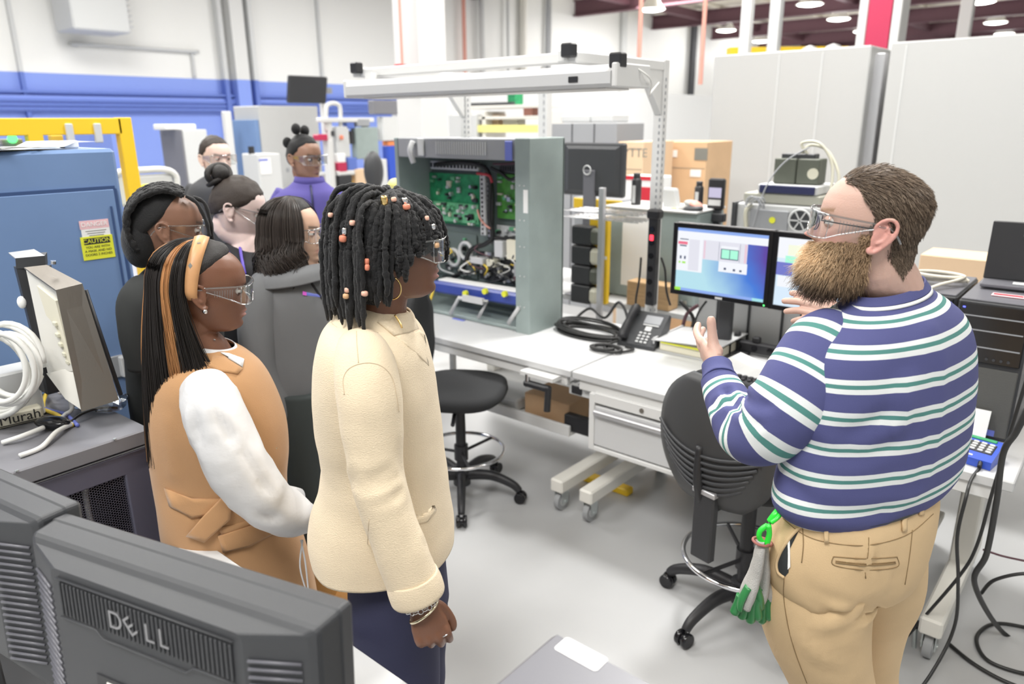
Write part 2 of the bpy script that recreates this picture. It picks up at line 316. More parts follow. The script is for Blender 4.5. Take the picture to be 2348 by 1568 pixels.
# pipes on the far white wall above the partition
for px, r, m in ((1065, .06, 'salmon'), (1105, .09, 'light_grey'), (1165, .05, 'light_grey'), (1200, .12, 'warm_white'), (1255, .06, 'mid_grey'), (1262, .05, 'light_grey'), (1430, .12, 'light_grey')):
    pp = atx(px, 100, WX+.15); o = MB().cyl((pp[0], pp[1], 0), (pp[0], pp[1], 6.05), r).build('riser_pipe', m)
    tag(o, None, 'pipe', 'riser pipes on the far white wall'); o['label'] = {1065: 'salmon riser pipe on the far white wall, leftmost, beside the white column', 1105: 'pale grey riser pipe second from the white column', 1165: 'thin pale riser pipe left of the thick cream one', 1200: 'thick cream riser pipe on the far white wall', 1255: 'dark grey riser pipe right of the thick cream one', 1262: 'pale riser pipe hugging the dark grey one', 1430: 'pale riser pipe standing alone toward the ceiling edge'}[px]
pp = atx(1590, 100, WX+.3); o = MB().cyl((pp[0], pp[1], 2.0), (pp[0], pp[1], CZ-.01), .16).build('stack_pipe', 'charcoal_dark'); tag(o, 'thick dark vertical pipe on the far wall left of the grey panels', 'pipe'); 
for px, lab in ((1468, 'salmon sprinkler drop pipe left of the post top, near the ceiling lights'), (1614, 'salmon drop pipe over the left end of the grey panels')):
    pp = atd(px, 60, 9.5); o = MB().cyl((pp[0], pp[1], 2.3), (pp[0], pp[1], 6.14), .026).build('drop_pipe', 'salmon'); tag(o, lab, 'pipe')
# ceiling lights
proto = thing('bay_lamp', 'x', 'ceiling light', (0, 0, 0))
MB().lathe((0, 0, 0), [(.12, .42), (.16, .38), (.30, .14), (.40, .02), (.42, 0)], 28, caps=False).build('shade', 'lamp_shade', proto); MB().lathe((0, 0, -.02), [(.36, .03), (.37, .0), (.2, -.03), (.05, -.04)], 28).build('diffuser', 'lamp_glow', proto)
MB().cyl((0, 0, .4), (0, 0, .6), .05).build('mount', 'mid_grey', proto)
ll = [((1495, 22), 5.3, 'round ceiling lamp nearest the bench light, leftmost of all'), ((1665, 70), 5.5, 'low round ceiling lamp left of the first white post above the panels'), ((1745, 95), 5.5, 'round ceiling lamp between the two white posts above the panels'), ((1857, 10), 5.5, 'round ceiling lamp at the top edge, left of the red column'), ((1923, 44), 5.5, 'round ceiling lamp just left of the red column, upper of two'), ((1980, 72), 5.5, 'round ceiling lamp touching the red column, lower of two'), ((2250, 5), 5.5, 'round ceiling lamp at the top edge on the far right'), ((2283, 52), 5.5, 'round ceiling lamp at far right, second below the edge one'), ((2303, 78), 5.5, 'smallest and lowest round ceiling lamp at far right'), ((2040, 102), 5.5, 'sliver of a round ceiling lamp just over the right panel edge')]
for i, ((px, py), z, lab) in enumerate(ll):
    p = atz(px, py, z); s = .92 if i else .8
    o = proto if i == 0 else dup(proto, (0, 0, 0), 0); o.location = p; o['label'] = lab; o['group'] = 'round bay lamps under the roof'; lb = bpy.data.lights.new('bay_glow', 'POINT'); lb.energy = 110; lb.shadow_soft_size = .3; lg = bpy.data.objects.new('bay_glow', lb); COL.objects.link(lg); lg.location = (p[0], p[1], p[2]-.5)
    MB().cyl((0, 0, .55), (0, 0, CZ-z), .02, n=6).build('hanger', 'mid_grey', o)
# right-hand grey panels
yp = 7.3
xl, xr = aty(1627, 300, yp)[0], aty(1975, 300, yp)[0]
def panel(name, lab, x0, x1, y, seams):
    t = thing(name, lab, 'enclosure', ((x0+x1)/2, y, 0)); w = x1-x0
    MB().box((0, .6, 1.25), (w, 1.2, 2.5), .01).build('shell', 'pale_panel', t)
    b = MB()
    for fx in seams: MB().box((w*(fx-.5), -.003, 1.25), (.012, .006, 2.44)).build('panel_seam', 'light_grey', t)
M['pale_panel'] = mat('pale_panel', (.50, .505, .50), rough=.4)
panel('machine_enclosure', 'tall pale grey machine enclosure behind the monitors, left of the dark gap', xl, xr, yp, (.45, .72)); panel('machine_enclosure', 'tall pale grey machine enclosure filling the right edge, right of the dark gap', aty(2018, 300, yp-.12)[0], 2.2, yp-.12, (.03, .45))
p = aty(1996, 300, 7.45); o = MB().box((p[0], 7.5, 1.22), (.09, .1, 2.44), .005).build('steel_post', 'alu'); tag(o, 'brushed steel post in the gap between the two grey enclosures', 'post')
p = atd(2022, 60, 9.6); t = thing('building_column', 'red painted building column with white edges above the gap', 'column', (p[0]-.0, p[1], 0)); MB().box((0, 0, 3.05), (.26, .3, 6.1)).build('core', 'red_paint', t); MB().box((-.19, .02, 3.05), (.10, .34, 6.1), .01).box((.19, .02, 3.05), (.10, .34, 6.1), .01).build('cladding', 'white_metal', t)
for px, lab, w in ((1712, 'white post rising above the left end of the grey enclosure', .13), (1778, 'pale grey post beside the white one above the enclosure', .14), (2212, 'white post rising above the right enclosure with a reddish foot', .15)):
    p = atd(px, 60, 10.5); t = thing('overhead_duct', lab, 'duct', (p[0], p[1], 0)); MB().box((0, 0, 4.2), (w, w, 3.8), .01).build('duct', 'white_metal' if px != 1778 else 'light_grey', t); MB().box((0, 0, 1.2), (w+.02, w+.02, 2.4), .01).build('foot', 'light_grey' if px < 2000 else 'red_paint', t)
p0, p1 = atd(1670, 118, 11.5), atd(1940, 100, 11.5); o = MB().box(((p0[0]+p1[0])/2, (p0[1]+p1[1])/2, p0[2]-.02), (np.linalg.norm(p1-p0), .2, .14), rz=math.atan2(p1[1]-p0[1], p1[0]-p0[0])).build('crane_rail', 'yellow_paint'); tag(o, 'yellow crane rail over the grey enclosures', 'rail')
for px, r, h in ((1858, .15, .22), (1912, .16, .24)):
    p = atd(px, 105, 10.8); t = thing('extract_fan', {1858: 'left pale round extractor hood on top of the enclosure', 1912: 'right bright round extractor hood beside the red column'}[px], 'fan', (p[0], p[1], 2.5)); MB().lathe((0, 0, 0), [(r*.8, -.1), (r, .0), (r, h), (r*.6, h+.1), (.02, h+.13)], 24).build('hood', 'light_grey', t); MB().cyl((0, 0, -2.5), (0, 0, 0), .12).build('duct', 'light_grey', t)
# ================================================================ workbenches
def caster(parent, x, y, wheel='grey_rubber', r=.05, yaw=0.0):
    c = MB().cyl((x-.014, y, r), (x+.014, y, r), r, n=24).build('caster', wheel, parent)
    f = MB(); 
    for s in (-1, 1): f.prism([(y-.022, r-.012), (y+.022, r-.012), (y+.03, 2*r+.012), (y-.03, 2*r+.012)], x+s*.022-.002, x+s*.022+.002, plane='yz')
    f.box((x, y, 2*r+.014), (.06, .07, .006)).cyl((x-.028, y, r), (x+.028, y, r), .008, n=10); f.build('caster_fork', 'zinc', c)
    MB().cyl((x-.016, y, r), (x+.016, y, r), r*.55, n=18).build('wheel_hub', 'light_grey', c)
def bench(label, cx, w, legs, posts):
    t = thing('workbench', label, 'workbench', (cx, 0, 0)); y0, y1 = 2.65, 3.50
    MB().box((0, (y0+y1)/2, .742), (w, y1-y0, .036), .004).build('worktop', 'white_laminate', t)
    MB().box((0, y0+.03, .698), (w-.06, .03, .05), .004).build('front_rail', 'white_metal', t); MB().box((0, y1-.05, .69), (w-.06, .04, .06), .004).build('back_rail', 'white_metal', t)
    for x in legs:
        l = MB().box((x-cx, 3.16, .43), (.075, .11, .52), .006).build('leg_column', 'warm_white', t); MB().box((x-cx, 3.02, .145), (.075, .78, .07), .008).build('leg_foot', 'warm_white', l)
        for yy in (2.68, 3.38): caster(t, x-cx, yy)
    return t
b1 = bench('left white workbench carrying the opened electronics cabinet', -2.875, 1.925, (-3.72, -1.975), 0)
b2 = bench('right white workbench with the drawer and two lit monitors', -1.03, 1.745, (-1.80, -.31), 0)
# perforated uprights and lamp arms of the left bench
def upright(t, x, y, z1, arm=True):
    u = MB().box((x, y, (.76+z1)/2), (.055, .045, z1-.76), .003).build('upright', 'white_metal', t); s = MB()
    for k in range(int((z1-.9)/.032)): s.box((x+.028, y-.008, .86+k*.032), (.002, .010, .016)); s.box((x+.010, y-.0232, .86+k*.032), (.008, .002, .016))
    so = s.build('slot_row', 'mid_grey', u); so['kind'] = 'stuff'
    if arm: MB().box((x, y-.42, z1-.03), (.045, .85, .05), .006).prism([(y-.03, z1-.04), (y-.22, z1-.045), (y-.03, z1-.26)], x-.018, x+.018, plane='yz').build('lamp_arm', 'white_metal', u)
    return u
upright(b1, -1.96+2.875, 3.46, 2.17); upright(b1, -3.33+2.875, 3.46, 2.17)
MB().box((.27, 2.66, 2.135), (1.42, .05, .045), .006).build('top_rail', 'white_metal', b1)
for x in (-1.92, -3.31): MB().box((x+2.875, 2.615, 2.16), (.055, .05, .055), .006).build('clamp_knob', 'black_plastic', b1)
MB().box((-1.62+2.875, 2.52, 2.10), (.055, .05, .055), .006).build('clamp_knob', 'black_plastic', b1)
# lamp fixture under the rail
t = thing('bench_light', 'long white bench light fixture hanging over the opened cabinet', 'light fixture', (-2.425, 2.60, 2.005)); L = 1.61
pf = [(-.13, .012), (-.12, .0), (.12, .0), (.13, .012), (.12, .05), (.06, .085), (-.06, .085), (-.13, .055)]
MB().prism([(a, b) for a, b in pf], -L/2, L/2, plane='yz').build('housing', 'white_laminate', t)
MB().box((0, .02, -.003), (L-.12, .17, .006), .002).build('diffuser', mat('lamp_diffuser', (.82, .80, .76), rough=.4), t)
MB().box((L/2+.012, 0, .042), (.024, .25, .088), .005).build('end_cap', 'white_metal', t); MB().box((-L/2-.012, 0, .042), (.024, .25, .088), .005).build('end_cap', 'white_metal', t)
MB().box((L/2-.17, -.133, .032), (.045, .006, .022), .002).build('switch', 'black_plastic', t); MB().tube(smooth_path([(L/2+.02, .03, .07), (L/2+.04, .10, .03), (L/2-.08, .3, -.02), (L/2-.22, .55, .0), (L/2-.33, .82, .06)], 6), .004, 6).build('cord', 'cable_white', t)
MB().box((.75, 0, .10), (.05, .04, .05)).build('bracket', 'white_metal', t); MB().box((-.75, 0, .10), (.05, .04, .05)).build('bracket', 'white_metal', t)
# drawer unit under the right bench
t = thing('drawer_unit', 'white metal drawer unit hanging under the right workbench', 'drawer', (-1.548, 2.66, .40))
MB().box((0, .26, .155), (.51, .50, .31), .004).build('carcass', 'white_metal', t)
d = MB().box((0, -.004, .125), (.44, .022, .195), .004).build('drawer_front', 'white_laminate', t)
fr = MB(); 
for s in (-1, 1): fr.box((s*.235, -.006, .14), (.03, .024, .28), .003)
fr.box((0, -.006, .01), (.44, .024, .022), .003).box((0, -.006, .262), (.44, .024, .05), .003); fr.build('front_frame', 'white_metal', t)
MB().cyl((-.21, -.026, .195), (.21, -.026, .195), .016, n=14).build('handle', 'alu', d); MB().box((.213, -.024, .195), (.008, .03, .034), .002).build('handle_cap', 'black_plastic', d)
MB().cyl((.03, -.022, .262), (.03, -.012, .262), .011, n=16).build('lock', 'steel', t)
# crank handle of the left bench
p = aty(1232, 885, 2.60); t = thing('crank_handle', 'black height crank under the front edge of the left workbench', 'handle', tuple(p)); MB().box((0, 0, 0), (.16, .035, .03), .008).build('arm', 'black_plastic', t); MB().cyl((.075, -.01, .01), (.075, -.02, -.105), .016).build('grip', 'black_plastic', t); MB().cyl((-.06, 0, -.015), (-.06, 0, .05), .013).build('shaft', 'chrome', t); MB().box((0,.05,.05),(.2,.12,.02)).build('mount','white_metal',t)
# lower shelf with odds and ends
t = thing('lower_shelf', 'pale metal shelf slung low under the left workbench', 'shelf', (-2.62, 3.02, .33)); MB().box((0, 0, 0), (1.15, .34, .02), .004).build('tray', 'white_metal', t); MB().box((0, -.18, .02), (1.15, .02, .06), .004).build('lip', 'white_metal', t)
for x in (-.55, .55): MB().box((x, .1, .18), (.03, .03, .34)).build('hanger_strap', 'white_metal', t)
o = MB().box((-2.24, 3.0, .405), (.30, .22, .13), .004).build('cardboard_box', 'cardboard'); tag(o, 'open brown cardboard box on the low shelf under the left bench', 'box')
o = MB().box((-2.62, 3.0, .375), (.36, .24, .07), .01).build('grey_tray', 'light_grey'); tag(o, 'light grey tray left of the cardboard box on the low shelf', 'tray')
o = MB().box((-2.02, 2.88, .385), (.16, .05, .09), .008).build('power_adapter', 'black_plastic'); tag(o, 'black power adapter at the right end of the low shelf', 'adapter')
t = thing('wall_socket_box', 'small blue-fronted outlet box under the joint of the benches', 'outlet', tuple(aty(1338, 893, 2.72))); MB().box((0, 0, 0), (.14, .05, .06), .005).build('box', 'light_grey', t); MB().box((-.02, -.028, 0), (.06, .008, .04), .003).build('rocker', 'black_plastic', t); MB().box((0,.05,.02),(.10,.06,.02)).build('mount','light_grey',t)
o = MB().box((-1.95, 3.02, .02), (.34, .06, .04), .006).build('cable_ramp', 'yellow_paint'); o.rotation_euler = (0, 0, 0); tag(o, 'yellow strip lying on the floor behind the bench feet', 'strip')
o = MB().box((-2.05, 3.55, .30), (.16, .05, .08), .006).build('yellow_bracket', 'yellow_paint'); tag(o, 'small yellow bracket low behind the bench legs', 'bracket')
MB().box((0,0,-.14),(.03,.03,.24)).build('stem','mid_grey',place(thing('bracket_stand','thin grey stand holding the yellow bracket','stand',(0,0,0)),(-2.05,3.55,.26)))
# ================================================================ opened electronics cabinet on the left bench
ex0, ex1, ey0, ey1, ez0, ez1 = -3.50, -2.44, 3.01, 3.30, .761, 1.795
t = thing('electronics_cabinet', 'opened grey-green electronics cabinet full of circuit boards on the left bench', 'cabinet', ((ex0+ex1)/2, 3.15, ez0)); w = ex1-ex0; hh = ez1-ez0
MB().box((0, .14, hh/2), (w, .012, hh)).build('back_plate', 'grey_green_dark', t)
MB().box((-w/2+.02, 0, hh/2), (.03, .29, hh), .003).build('side_panel', 'grey_green', t)
MB().box((w/2-.05, -.005, hh/2), (.10, .30, hh+.01), .004).build('side_panel', 'grey_green', t)
MB().box((-.02, 0, .012), (w-.04, .29, .02), .003).build('bottom_panel', 'grey_green', t)
tp = MB().box((-.03, 0, hh-.055), (w-.14, .29, .11), .004).build('top_panel', 'mid_grey', t); v = MB()
for k in range(22): v.box((-.16+k*.018, -.147, hh-.052), (.006, .004, .07))
so = v.build('vent_slot', 'light_grey', tp); so['kind'] = 'stuff'
MB().box((w/2-.025, -.155, .52+.2), (.03, .003, .12)).build('paper_label', 'paper', t)
b = MB()
for zz in (.15, .32, .48, .62, .8):
    for xx in (-.065, -.035): b.cyl((w/2+xx+.0, -.154, zz), (w/2+xx, -.158, zz), .004, n=8)
so = b.build('screw', 'light_grey', t); so['kind'] = 'stuff'
MB().tube(smooth_path([(-w/2+.19, -.16, hh-.02), (-w/2+.19, -.185, hh-.07), (-w/2+.20, -.17, hh-.14)], 5), .016, 10).build('hinge_strap', 'white_laminate', t)
MB().box((-w/2+.25, -.155, hh-.05), (.05, .012, .10), .004).build('latch_plate', 'light_grey', t); MB().box((w/2-.14, -.155, hh-.06), (.05, .008, .10), .003).build('blue_tape', 'cable_blue', t)
def P3(px, py, y): return aty(px, py, y) - np.array(ORG[t.name])
def board(px0, py0, px1, py1, m, n, name='circuit_board', yb=3.26):
    a = P3(px0, py0, yb); b_ = P3(px1, py1, yb); cx, cz = (a[0]+b_[0])/2, (a[2]+b_[2])/2; ww, h2 = abs(b_[0]-a[0]), abs(a[2]-b_[2])
    bd = MB().box((cx, a[1], cz), (ww, .006, h2), .001).build(name, m, t)
    ms = ['white_laminate', 'black_plastic', 'light_grey', 'paper_cream', 'charcoal', 'pcb_light', 'zinc']
    for i in range(n):
        x = cx+(RNG.random()-.5)*ww*.9; z = cz+(RNG.random()-.5)*h2*.9; s = RNG.random()
        q = MB()
        if s < .6: dx, dz = .01+.03*RNG.random(), .008+.02*RNG.random(); q.box((x, a[1]-.014, z), (dx, .02, dz), .002)
        else: q.cyl((x, a[1]-.003, z), (x, a[1]-.03, z), .006+.006*RNG.random(), n=10)
        q.build('component', ms[int(RNG.random()*len(ms))], bd)
    return bd
board(985, 395, 1102, 520, 'pcb_green', 34); board(986, 460, 1098, 515, 'pcb_light', 26, yb=3.245); board(1140, 398, 1226, 508, 'pcb_lime', 30)
board(1140, 515, 1226, 570, 'light_grey', 20, 'relay_board'); board(985, 525, 1095, 640, 'grey_green_dark', 34, 'component_plate', 3.27); board(1100, 575, 1225, 660, 'charcoal', 44, 'component_plate', 3.25)
for (a, b_, m, n) in (((1150, 375), (1226, 400), 'charcoal', 'terminal_strip'), ((990, 368), (1100, 392), 'light_grey', 'terminal_strip'), ((1103, 395), (1118, 540), 'light_grey', 'cable_duct'), ((1121, 410), (1128, 560), 'alu', 'cable_duct')):
    q0 = P3(*a, 3.23); q1 = P3(*b_, 3.23); r = MB().box(((q0[0]+q1[0])/2, q0[1], (q0[2]+q1[2])/2), (abs(q1[0]-q0[0]), .03, abs(q1[2]-q0[2])), .003).build(n, m, t); k = MB()
    nn = 14; 
    for j in range(nn): k.box((q0[0]+(q1[0]-q0[0])*(j+.5)/nn if abs(q1[0]-q0[0]) > .05 else (q0[0]+q1[0])/2, q0[1]-.018, (q0[2]+q1[2])/2 if abs(q1[0]-q0[0]) > .05 else q0[2]+(q1[2]-q0[2])*(j+.5)/nn), (.006, .012, .012) if abs(q1[0]-q0[0]) <= .05 else (.010, .012, .026))
    so = k.build('terminal_screw', 'charcoal_dark', r); so['kind'] = 'stuff'
def loom(pts, r, m, y=3.2, name='cable_loom'):
    P = np.array([P3(a, b_, y + (c if len(q) > 2 else 0)) for q in pts for a, b_, c in [(q[0], q[1], q[2] if len(q) > 2 else 0)]]); P += (RNG.random(P.shape)-.5)*.006
    return MB().tube(smooth_path(P, 6), r, 8).build(name, m, t)
loom([(1000, 378), (1060, 374), (1110, 384), (1124, 420), (1122, 500), (1130, 540), (1112, 560), (1078, 575), (1060, 620), (1035, 640)], .014, 'cable_black')
loom([(1126, 384), (1150, 398), (1170, 412), (1195, 402), (1226, 398)], .010, 'cable_black'); loom([(1110, 380), (1128, 430), (1128, 520), (1135, 545), (1190, 545)], .012, 'cable_black', 3.21)
loom([(1130, 376), (1170, 376), (1226, 370)], .006, 'maroon'); loom([(1094, 398), (1122, 402), (1128, 420)], .008, 'cable_red', 3.18); loom([(1096, 480), (1100, 500), (1112, 515), (1125, 525)], .006, 'salmon', 3.18); loom([(1190, 530), (1215, 548)], .007, 'cable_red', 3.18)
for i in range(26):
    x0 = 990+RNG.random()*220; y0 = 540+RNG.random()*90; loom([(x0, y0), (x0+RNG.normal()*18, y0+14+RNG.random()*8, -.03), (x0+RNG.normal()*25, y0+30)], .003+.003*RNG.random(), ['cable_black', 'cable_black', 'charcoal', 'cable_yellow', 'cable_white', 'maroon', 'light_grey'][i % 7], 3.2, 'wire')
for px, py, m in ((1040, 590, 'light_grey'), (1068, 575, 'light_grey')):
    q = P3(px, py, 3.22); MB().torus(q, (0, 1, 0), .05, .012, 30, 8).build('coil', m, t)
for (px0, py0, px1, py1, m, n, y) in ((1085, 587, 1114, 606, 'white_laminate', 'relay', 3.2), (1140, 550, 1160, 590, 'white_laminate', 'relay', 3.19), (1168, 548, 1205, 598, 'paper_cream', 'transformer', 3.2), (1185, 600, 1222, 640, 'mid_grey', 'capacitor_bank', 3.2), (1190, 700, 1214, 750, 'black_plastic', 'fuse_box', 3.06), (1122, 592, 1140, 612, 'beige_plastic', 'relay', 3.2)):
    q0 = P3(px0, py0, y); q1 = P3(px1, py1, y); MB().box(((q0[0]+q1[0])/2, q0[1], (q0[2]+q1[2])/2), (abs(q1[0]-q0[0]), .06, abs(q1[2]-q0[2])), .004).build(n, m, t)
# blue relay trough with pale top and yellow caps
q0 = P3(1008, 640, 3.10); q1 = P3(1212, 672, 3.10); dd = q1-q0; L = np.linalg.norm(dd); an = math.atan2(dd[2], dd[0]); Rm = Matrix.Rotation(-an, 3, 'Y'); c = (q0+q1)/2
tr = MB().box(c+np.array([0, 0, -.035]), (L, .13, .07), .012, R=Rm).build('relay_trough', 'relay_blue', t); MB().box(c+np.array([0, .0, .004]), (L*.93, .075, .012), .003, R=Rm).build('pale_cover', 'paper', tr)
for px, py in ((1070, 672), (1115, 667), (1160, 673)): q = P3(px, py, 3.02); MB().cyl(q, q+np.array([0, -.02, 0]), .017, n=16).build('terminal_cap', 'sticker_yellow', tr)
for (pa, pb, pc_, pd) in (((1032, 720), (1052, 683), (1118, 692), (1096, 728)),): MB().tube([P3(*pa, 2.99), P3(*pb, 2.99), P3(*pc_, 2.99), P3(*pd, 2.99)], .013, 4, flat=.6).build('pull_bracket', 'white_laminate', t)
MB().tube([P3(1165, 742, 2.99), P3(1190, 705, 2.99)], .013, 4, flat=.6).build('pull_bracket', 'white_laminate', t); MB().box((P3(1085, 687, 2.99)), (.16, .02, .035)).build('pull_bar', 'white_laminate', t)
MB().tube(smooth_path([P3(950, 665, 3.03), P3(965, 695, 3.0), P3(985, 690, 3.0), P3(996, 655, 3.04)], 6), .009, 8).build('yellow_hose', 'cable_yellow', t)
MB().box(P3(1052, 737, 2.985), (.09, .02, .03)).build('blue_tape', 'cable_blue', t)
# ================================================================ black cable coil, phone, binders, keyboard
def coil(name, lab, c, R, r, n, m, jit=.02, hz=.05, sq=.6, cat='cable', seed=1, tail=None):
    rg = np.random.default_rng(seed); P = []
    for k in range(n*14):
        a = k/14*2*math.pi; rr = R*(1+jit*math.sin(k*.7+seed)+.10*math.sin(k*.13)); P.append((c[0]+rr*math.cos(a)+.012*math.sin(k*.21), c[1]+rr*sq*math.sin(a)+.01*math.cos(k*.17), c[2]+r+hz*(k/(n*14))*(.7+.3*math.sin(a*1+k*.05))))
    if tail is not None: P += [tuple(x) for x in tail]
    o = MB().tube(smooth_path(P, 2), r, 7).build(name, m); return tag(o, lab, cat)
coil('cable_coil', 'tangled black cable coil on the bench between cabinet and phone', (-2.19, 3.22, .76), .20, .0065, 9, 'cable_black', .10, .05, .5)
coil('cable_coil', 'small loose black cord loop in front of the desk phone', (-1.955, 3.02, .76), .075, .008, 2, 'cable_black', .1, .02, .6, seed=3)
o = MB().tube(smooth_path([(-2.38, 3.3, .775), (-2.3, 3.36, .86), (-2.18, 3.34, .83), (-2.12, 3.38, .92), (-2.05, 3.36, .86), (-2.02, 3.3, .78)], 8), .008, 7).build('arching_cable', 'cable_black'); tag(o, 'stiff black cord arching over the cable coil', 'cable')
t = thing('desk_phone', 'black office desk phone with handset and white keys on the bench', 'phone', (-1.865, 3.15, .76), math.radians(4)); tl = math.radians(38); Rp = Matrix.Rotation(tl, 4, 'X')
mb = MB(); mb.prism([(0, 0), (0, .02), (.17, .155), (.19, .14), (.16, 0)], -.105, .105, plane='yz'); mb.build('body', 'charcoal', t)
def ph(y, z=0.0): return (0, .0+y*math.cos(tl)+.0-z*math.sin(tl), .02+y*math.sin(tl)+z*math.cos(tl))
def phb(name, x, y, dx, dy, dz, m, z=.004):
    q = ph(y, z); return MB().box((x, q[1], q[2]), (dx, dy, dz), .002, R=Matrix.Rotation(tl, 3, 'X')).build(name, m, t)
phb('display', .035, .165, .095, .055, .006, 'mid_grey'); phb('nav_ring', .03, .105, .035, .03, .008, 'light_grey'); phb('line_key_row', .035, .130, .09, .008, .006, 'light_grey')
for i in range(4):
    for j in range(3): phb('key', .0+j*.024, .075-i*.019, .016, .011, .008, 'light_grey')
h = MB(); pts = [ph(.015, .02), ph(.04, .035), ph(.11, .045), ph(.18, .04), ph(.21, .025)]; h.tube(smooth_path([(-.075, q[1], q[2]) for q in pts], 6), np.interp(np.linspace(0, 1, 25), [0, .15, .5, .85, 1], [.026, .027, .017, .027, .025]), 14, flat=1.1); h.build('handset', 'black_plastic', t)
MB().tube(smooth_path([(-.09, -.01, .03), (-.13, -.06, .01), (-.10, -.13, .01), (-.02, -.13, .01), (.02, -.06, .012), (-.04, -.03, .01)], 8), .007, 7).build('coiled_cord', 'cable_black', t)
t = thing('ring_binder', 'thick open white ring binder lying beside the desk phone', 'binder', (-1.60, 3.33, .761)); Rb = Matrix.Rotation(math.radians(-4), 3, 'Y')
MB().box((0, 0, .003), (.36, .31, .005)).build('lower_cover', 'white_laminate', t); MB().box((-.175, 0, .033), (.008, .31, .066)).build('spine', 'white_laminate', t); MB().box((.01, -.005, .032), (.31, .28, .05), .002).build('page_stack', 'paper_cream', t); MB().box((0.0, 0, .068), (.37, .32, .005), R=Rb).build('upper_cover', 'white_laminate', t); MB().box((.0, -.15, .050), (.27, .012, .006)).build('divider_tab', 'sticker_yellow', t)
MB().torus((-.155, -.12, .033), (0, 1, 0), .024, .003, 20, 6).build('ring', 'chrome', t)
t = thing('open_manual', 'open binder of printed pages behind the keyboard', 'binder', (-1.22, 3.13, .761), math.radians(-4)); MB().box((0, 0, .004), (.30, .27, .006)).build('cover', 'charcoal_dark', t)
for s in (0,): MB().loft([[(x, y, .01+.030*math.exp(-((x+.16)/.09)**2)+zz) for (x, zz) in ((-.14, 0), (-.10, 0), (-.05, 0), (.0, 0), (.07, 0), (.14, 0), (.14, .01), (.07, .012), (0, .012), (-.05, .012), (-.10, .012), (-.14, .012))] for y in (-.125, .125)], smooth=False).build('page_stack', 'paper', t)
ln = MB()
for k in range(11): ln.box((.02, .09-k*.018, .0235), (.18+.04*hsh(k), .003, .0004))
so = ln.build('print_line', 'light_grey', t); so['kind'] = 'stuff'
MB().cyl((-.16, -.11, .03), (-.16, .11, .03), .006, n=8).build('ring_bar', 'chrome', t)
t = thing('keyboard', 'black keyboard on the right bench in front of the man', 'keyboard', (-1.15, 2.93, .762), math.radians(-3)); MB().prism([(-.075, 0), (-.075, .012), (.075, .03), (.075, 0)], -.22, .22, plane='yz').build('case', 'charcoal_dark', t)
for r_ in range(5):
    for c_ in range(15): MB().box((-.195+c_*.0275+(r_ % 2)*.004, -.055+r_*.026, .018+r_*.0032+.004), (.021, .020, .011), .004).build('key', 'black_plastic', t)
# ================================================================ lit monitors
def emat(name, col, st=1.0): 
    m = bpy.data.materials.new(name); m.use_nodes = True; nt = m.node_tree; nt.nodes.clear(); e = nt.nodes.new('ShaderNodeEmission'); o = nt.nodes.new('ShaderNodeOutputMaterial'); e.inputs[0].default_value = (*col, 1); e.inputs[1].default_value = st; nt.links.new(e.outputs[0], o.inputs[0]); M[name] = m; return m
def screen_bg(name, ca, cb, cc):
    m = emat(name, ca); nt = m.node_tree; e = nt.nodes['Emission']; tc = nt.nodes.new('ShaderNodeTexCoord'); mp = nt.nodes.new('ShaderNodeMapping'); g = nt.nodes.new('ShaderNodeTexGradient'); r = nt.nodes.new('ShaderNodeValToRGB'); n = nt.nodes.new('ShaderNodeTexNoise'); ad = nt.nodes.new('ShaderNodeMath')
    mp.inputs['Location'].default_value = (.42, 0, 0); mp.inputs['Rotation'].default_value = (0, math.radians(28), 0); mp.inputs['Scale'].default_value = (2.1, 2.1, 2.1); n.inputs['Scale'].default_value = 7; ad.operation = 'MULTIPLY_ADD'; ad.inputs[1].default_value = .22
    nt.links.new(tc.outputs['Object'], mp.inputs[0]); nt.links.new(mp.outputs[0], g.inputs[0]); nt.links.new(tc.outputs['Object'], n.inputs['Vector']); nt.links.new(n.outputs['Fac'], ad.inputs[0]); nt.links.new(g.outputs['Fac'], ad.inputs[2]); nt.links.new(ad.outputs[0], r.inputs[0]); nt.links.new(r.outputs[0], e.inputs[0])
    cr = r.color_ramp; cr.elements[0].color = (*ca, 1); cr.elements[0].position = .35; cr.elements[1].color = (*cc, 1); cr.elements[1].position = 1.0; x = cr.elements.new(.75); x.color = (*cb, 1); return m
screen_bg('screen_sky', (.50, .78, .88), (.08, .22, .72), (.13, .08, .38)); screen_bg('screen_sky_pale', (.72, .86, 1.0), (.50, .72, 1.0), (.30, .50, .95))
for n, c in dict(scr_white=(.93, .95, 1), scr_pale=(.80, .80, .88), scr_blue=(.30, .45, .90), scr_mint=(.45, 1, .75), scr_dark=(.10, .12, .20), scr_red=(.9, .2, .3), scr_cyan=(.40, .80, .85), scr_pink=(.85, .62, .72), scr_violet=(.20, .22, .62), scr_yellow=(.95, .98, .78), scr_green=(.4, .85, .1)).items(): emat(n, c)
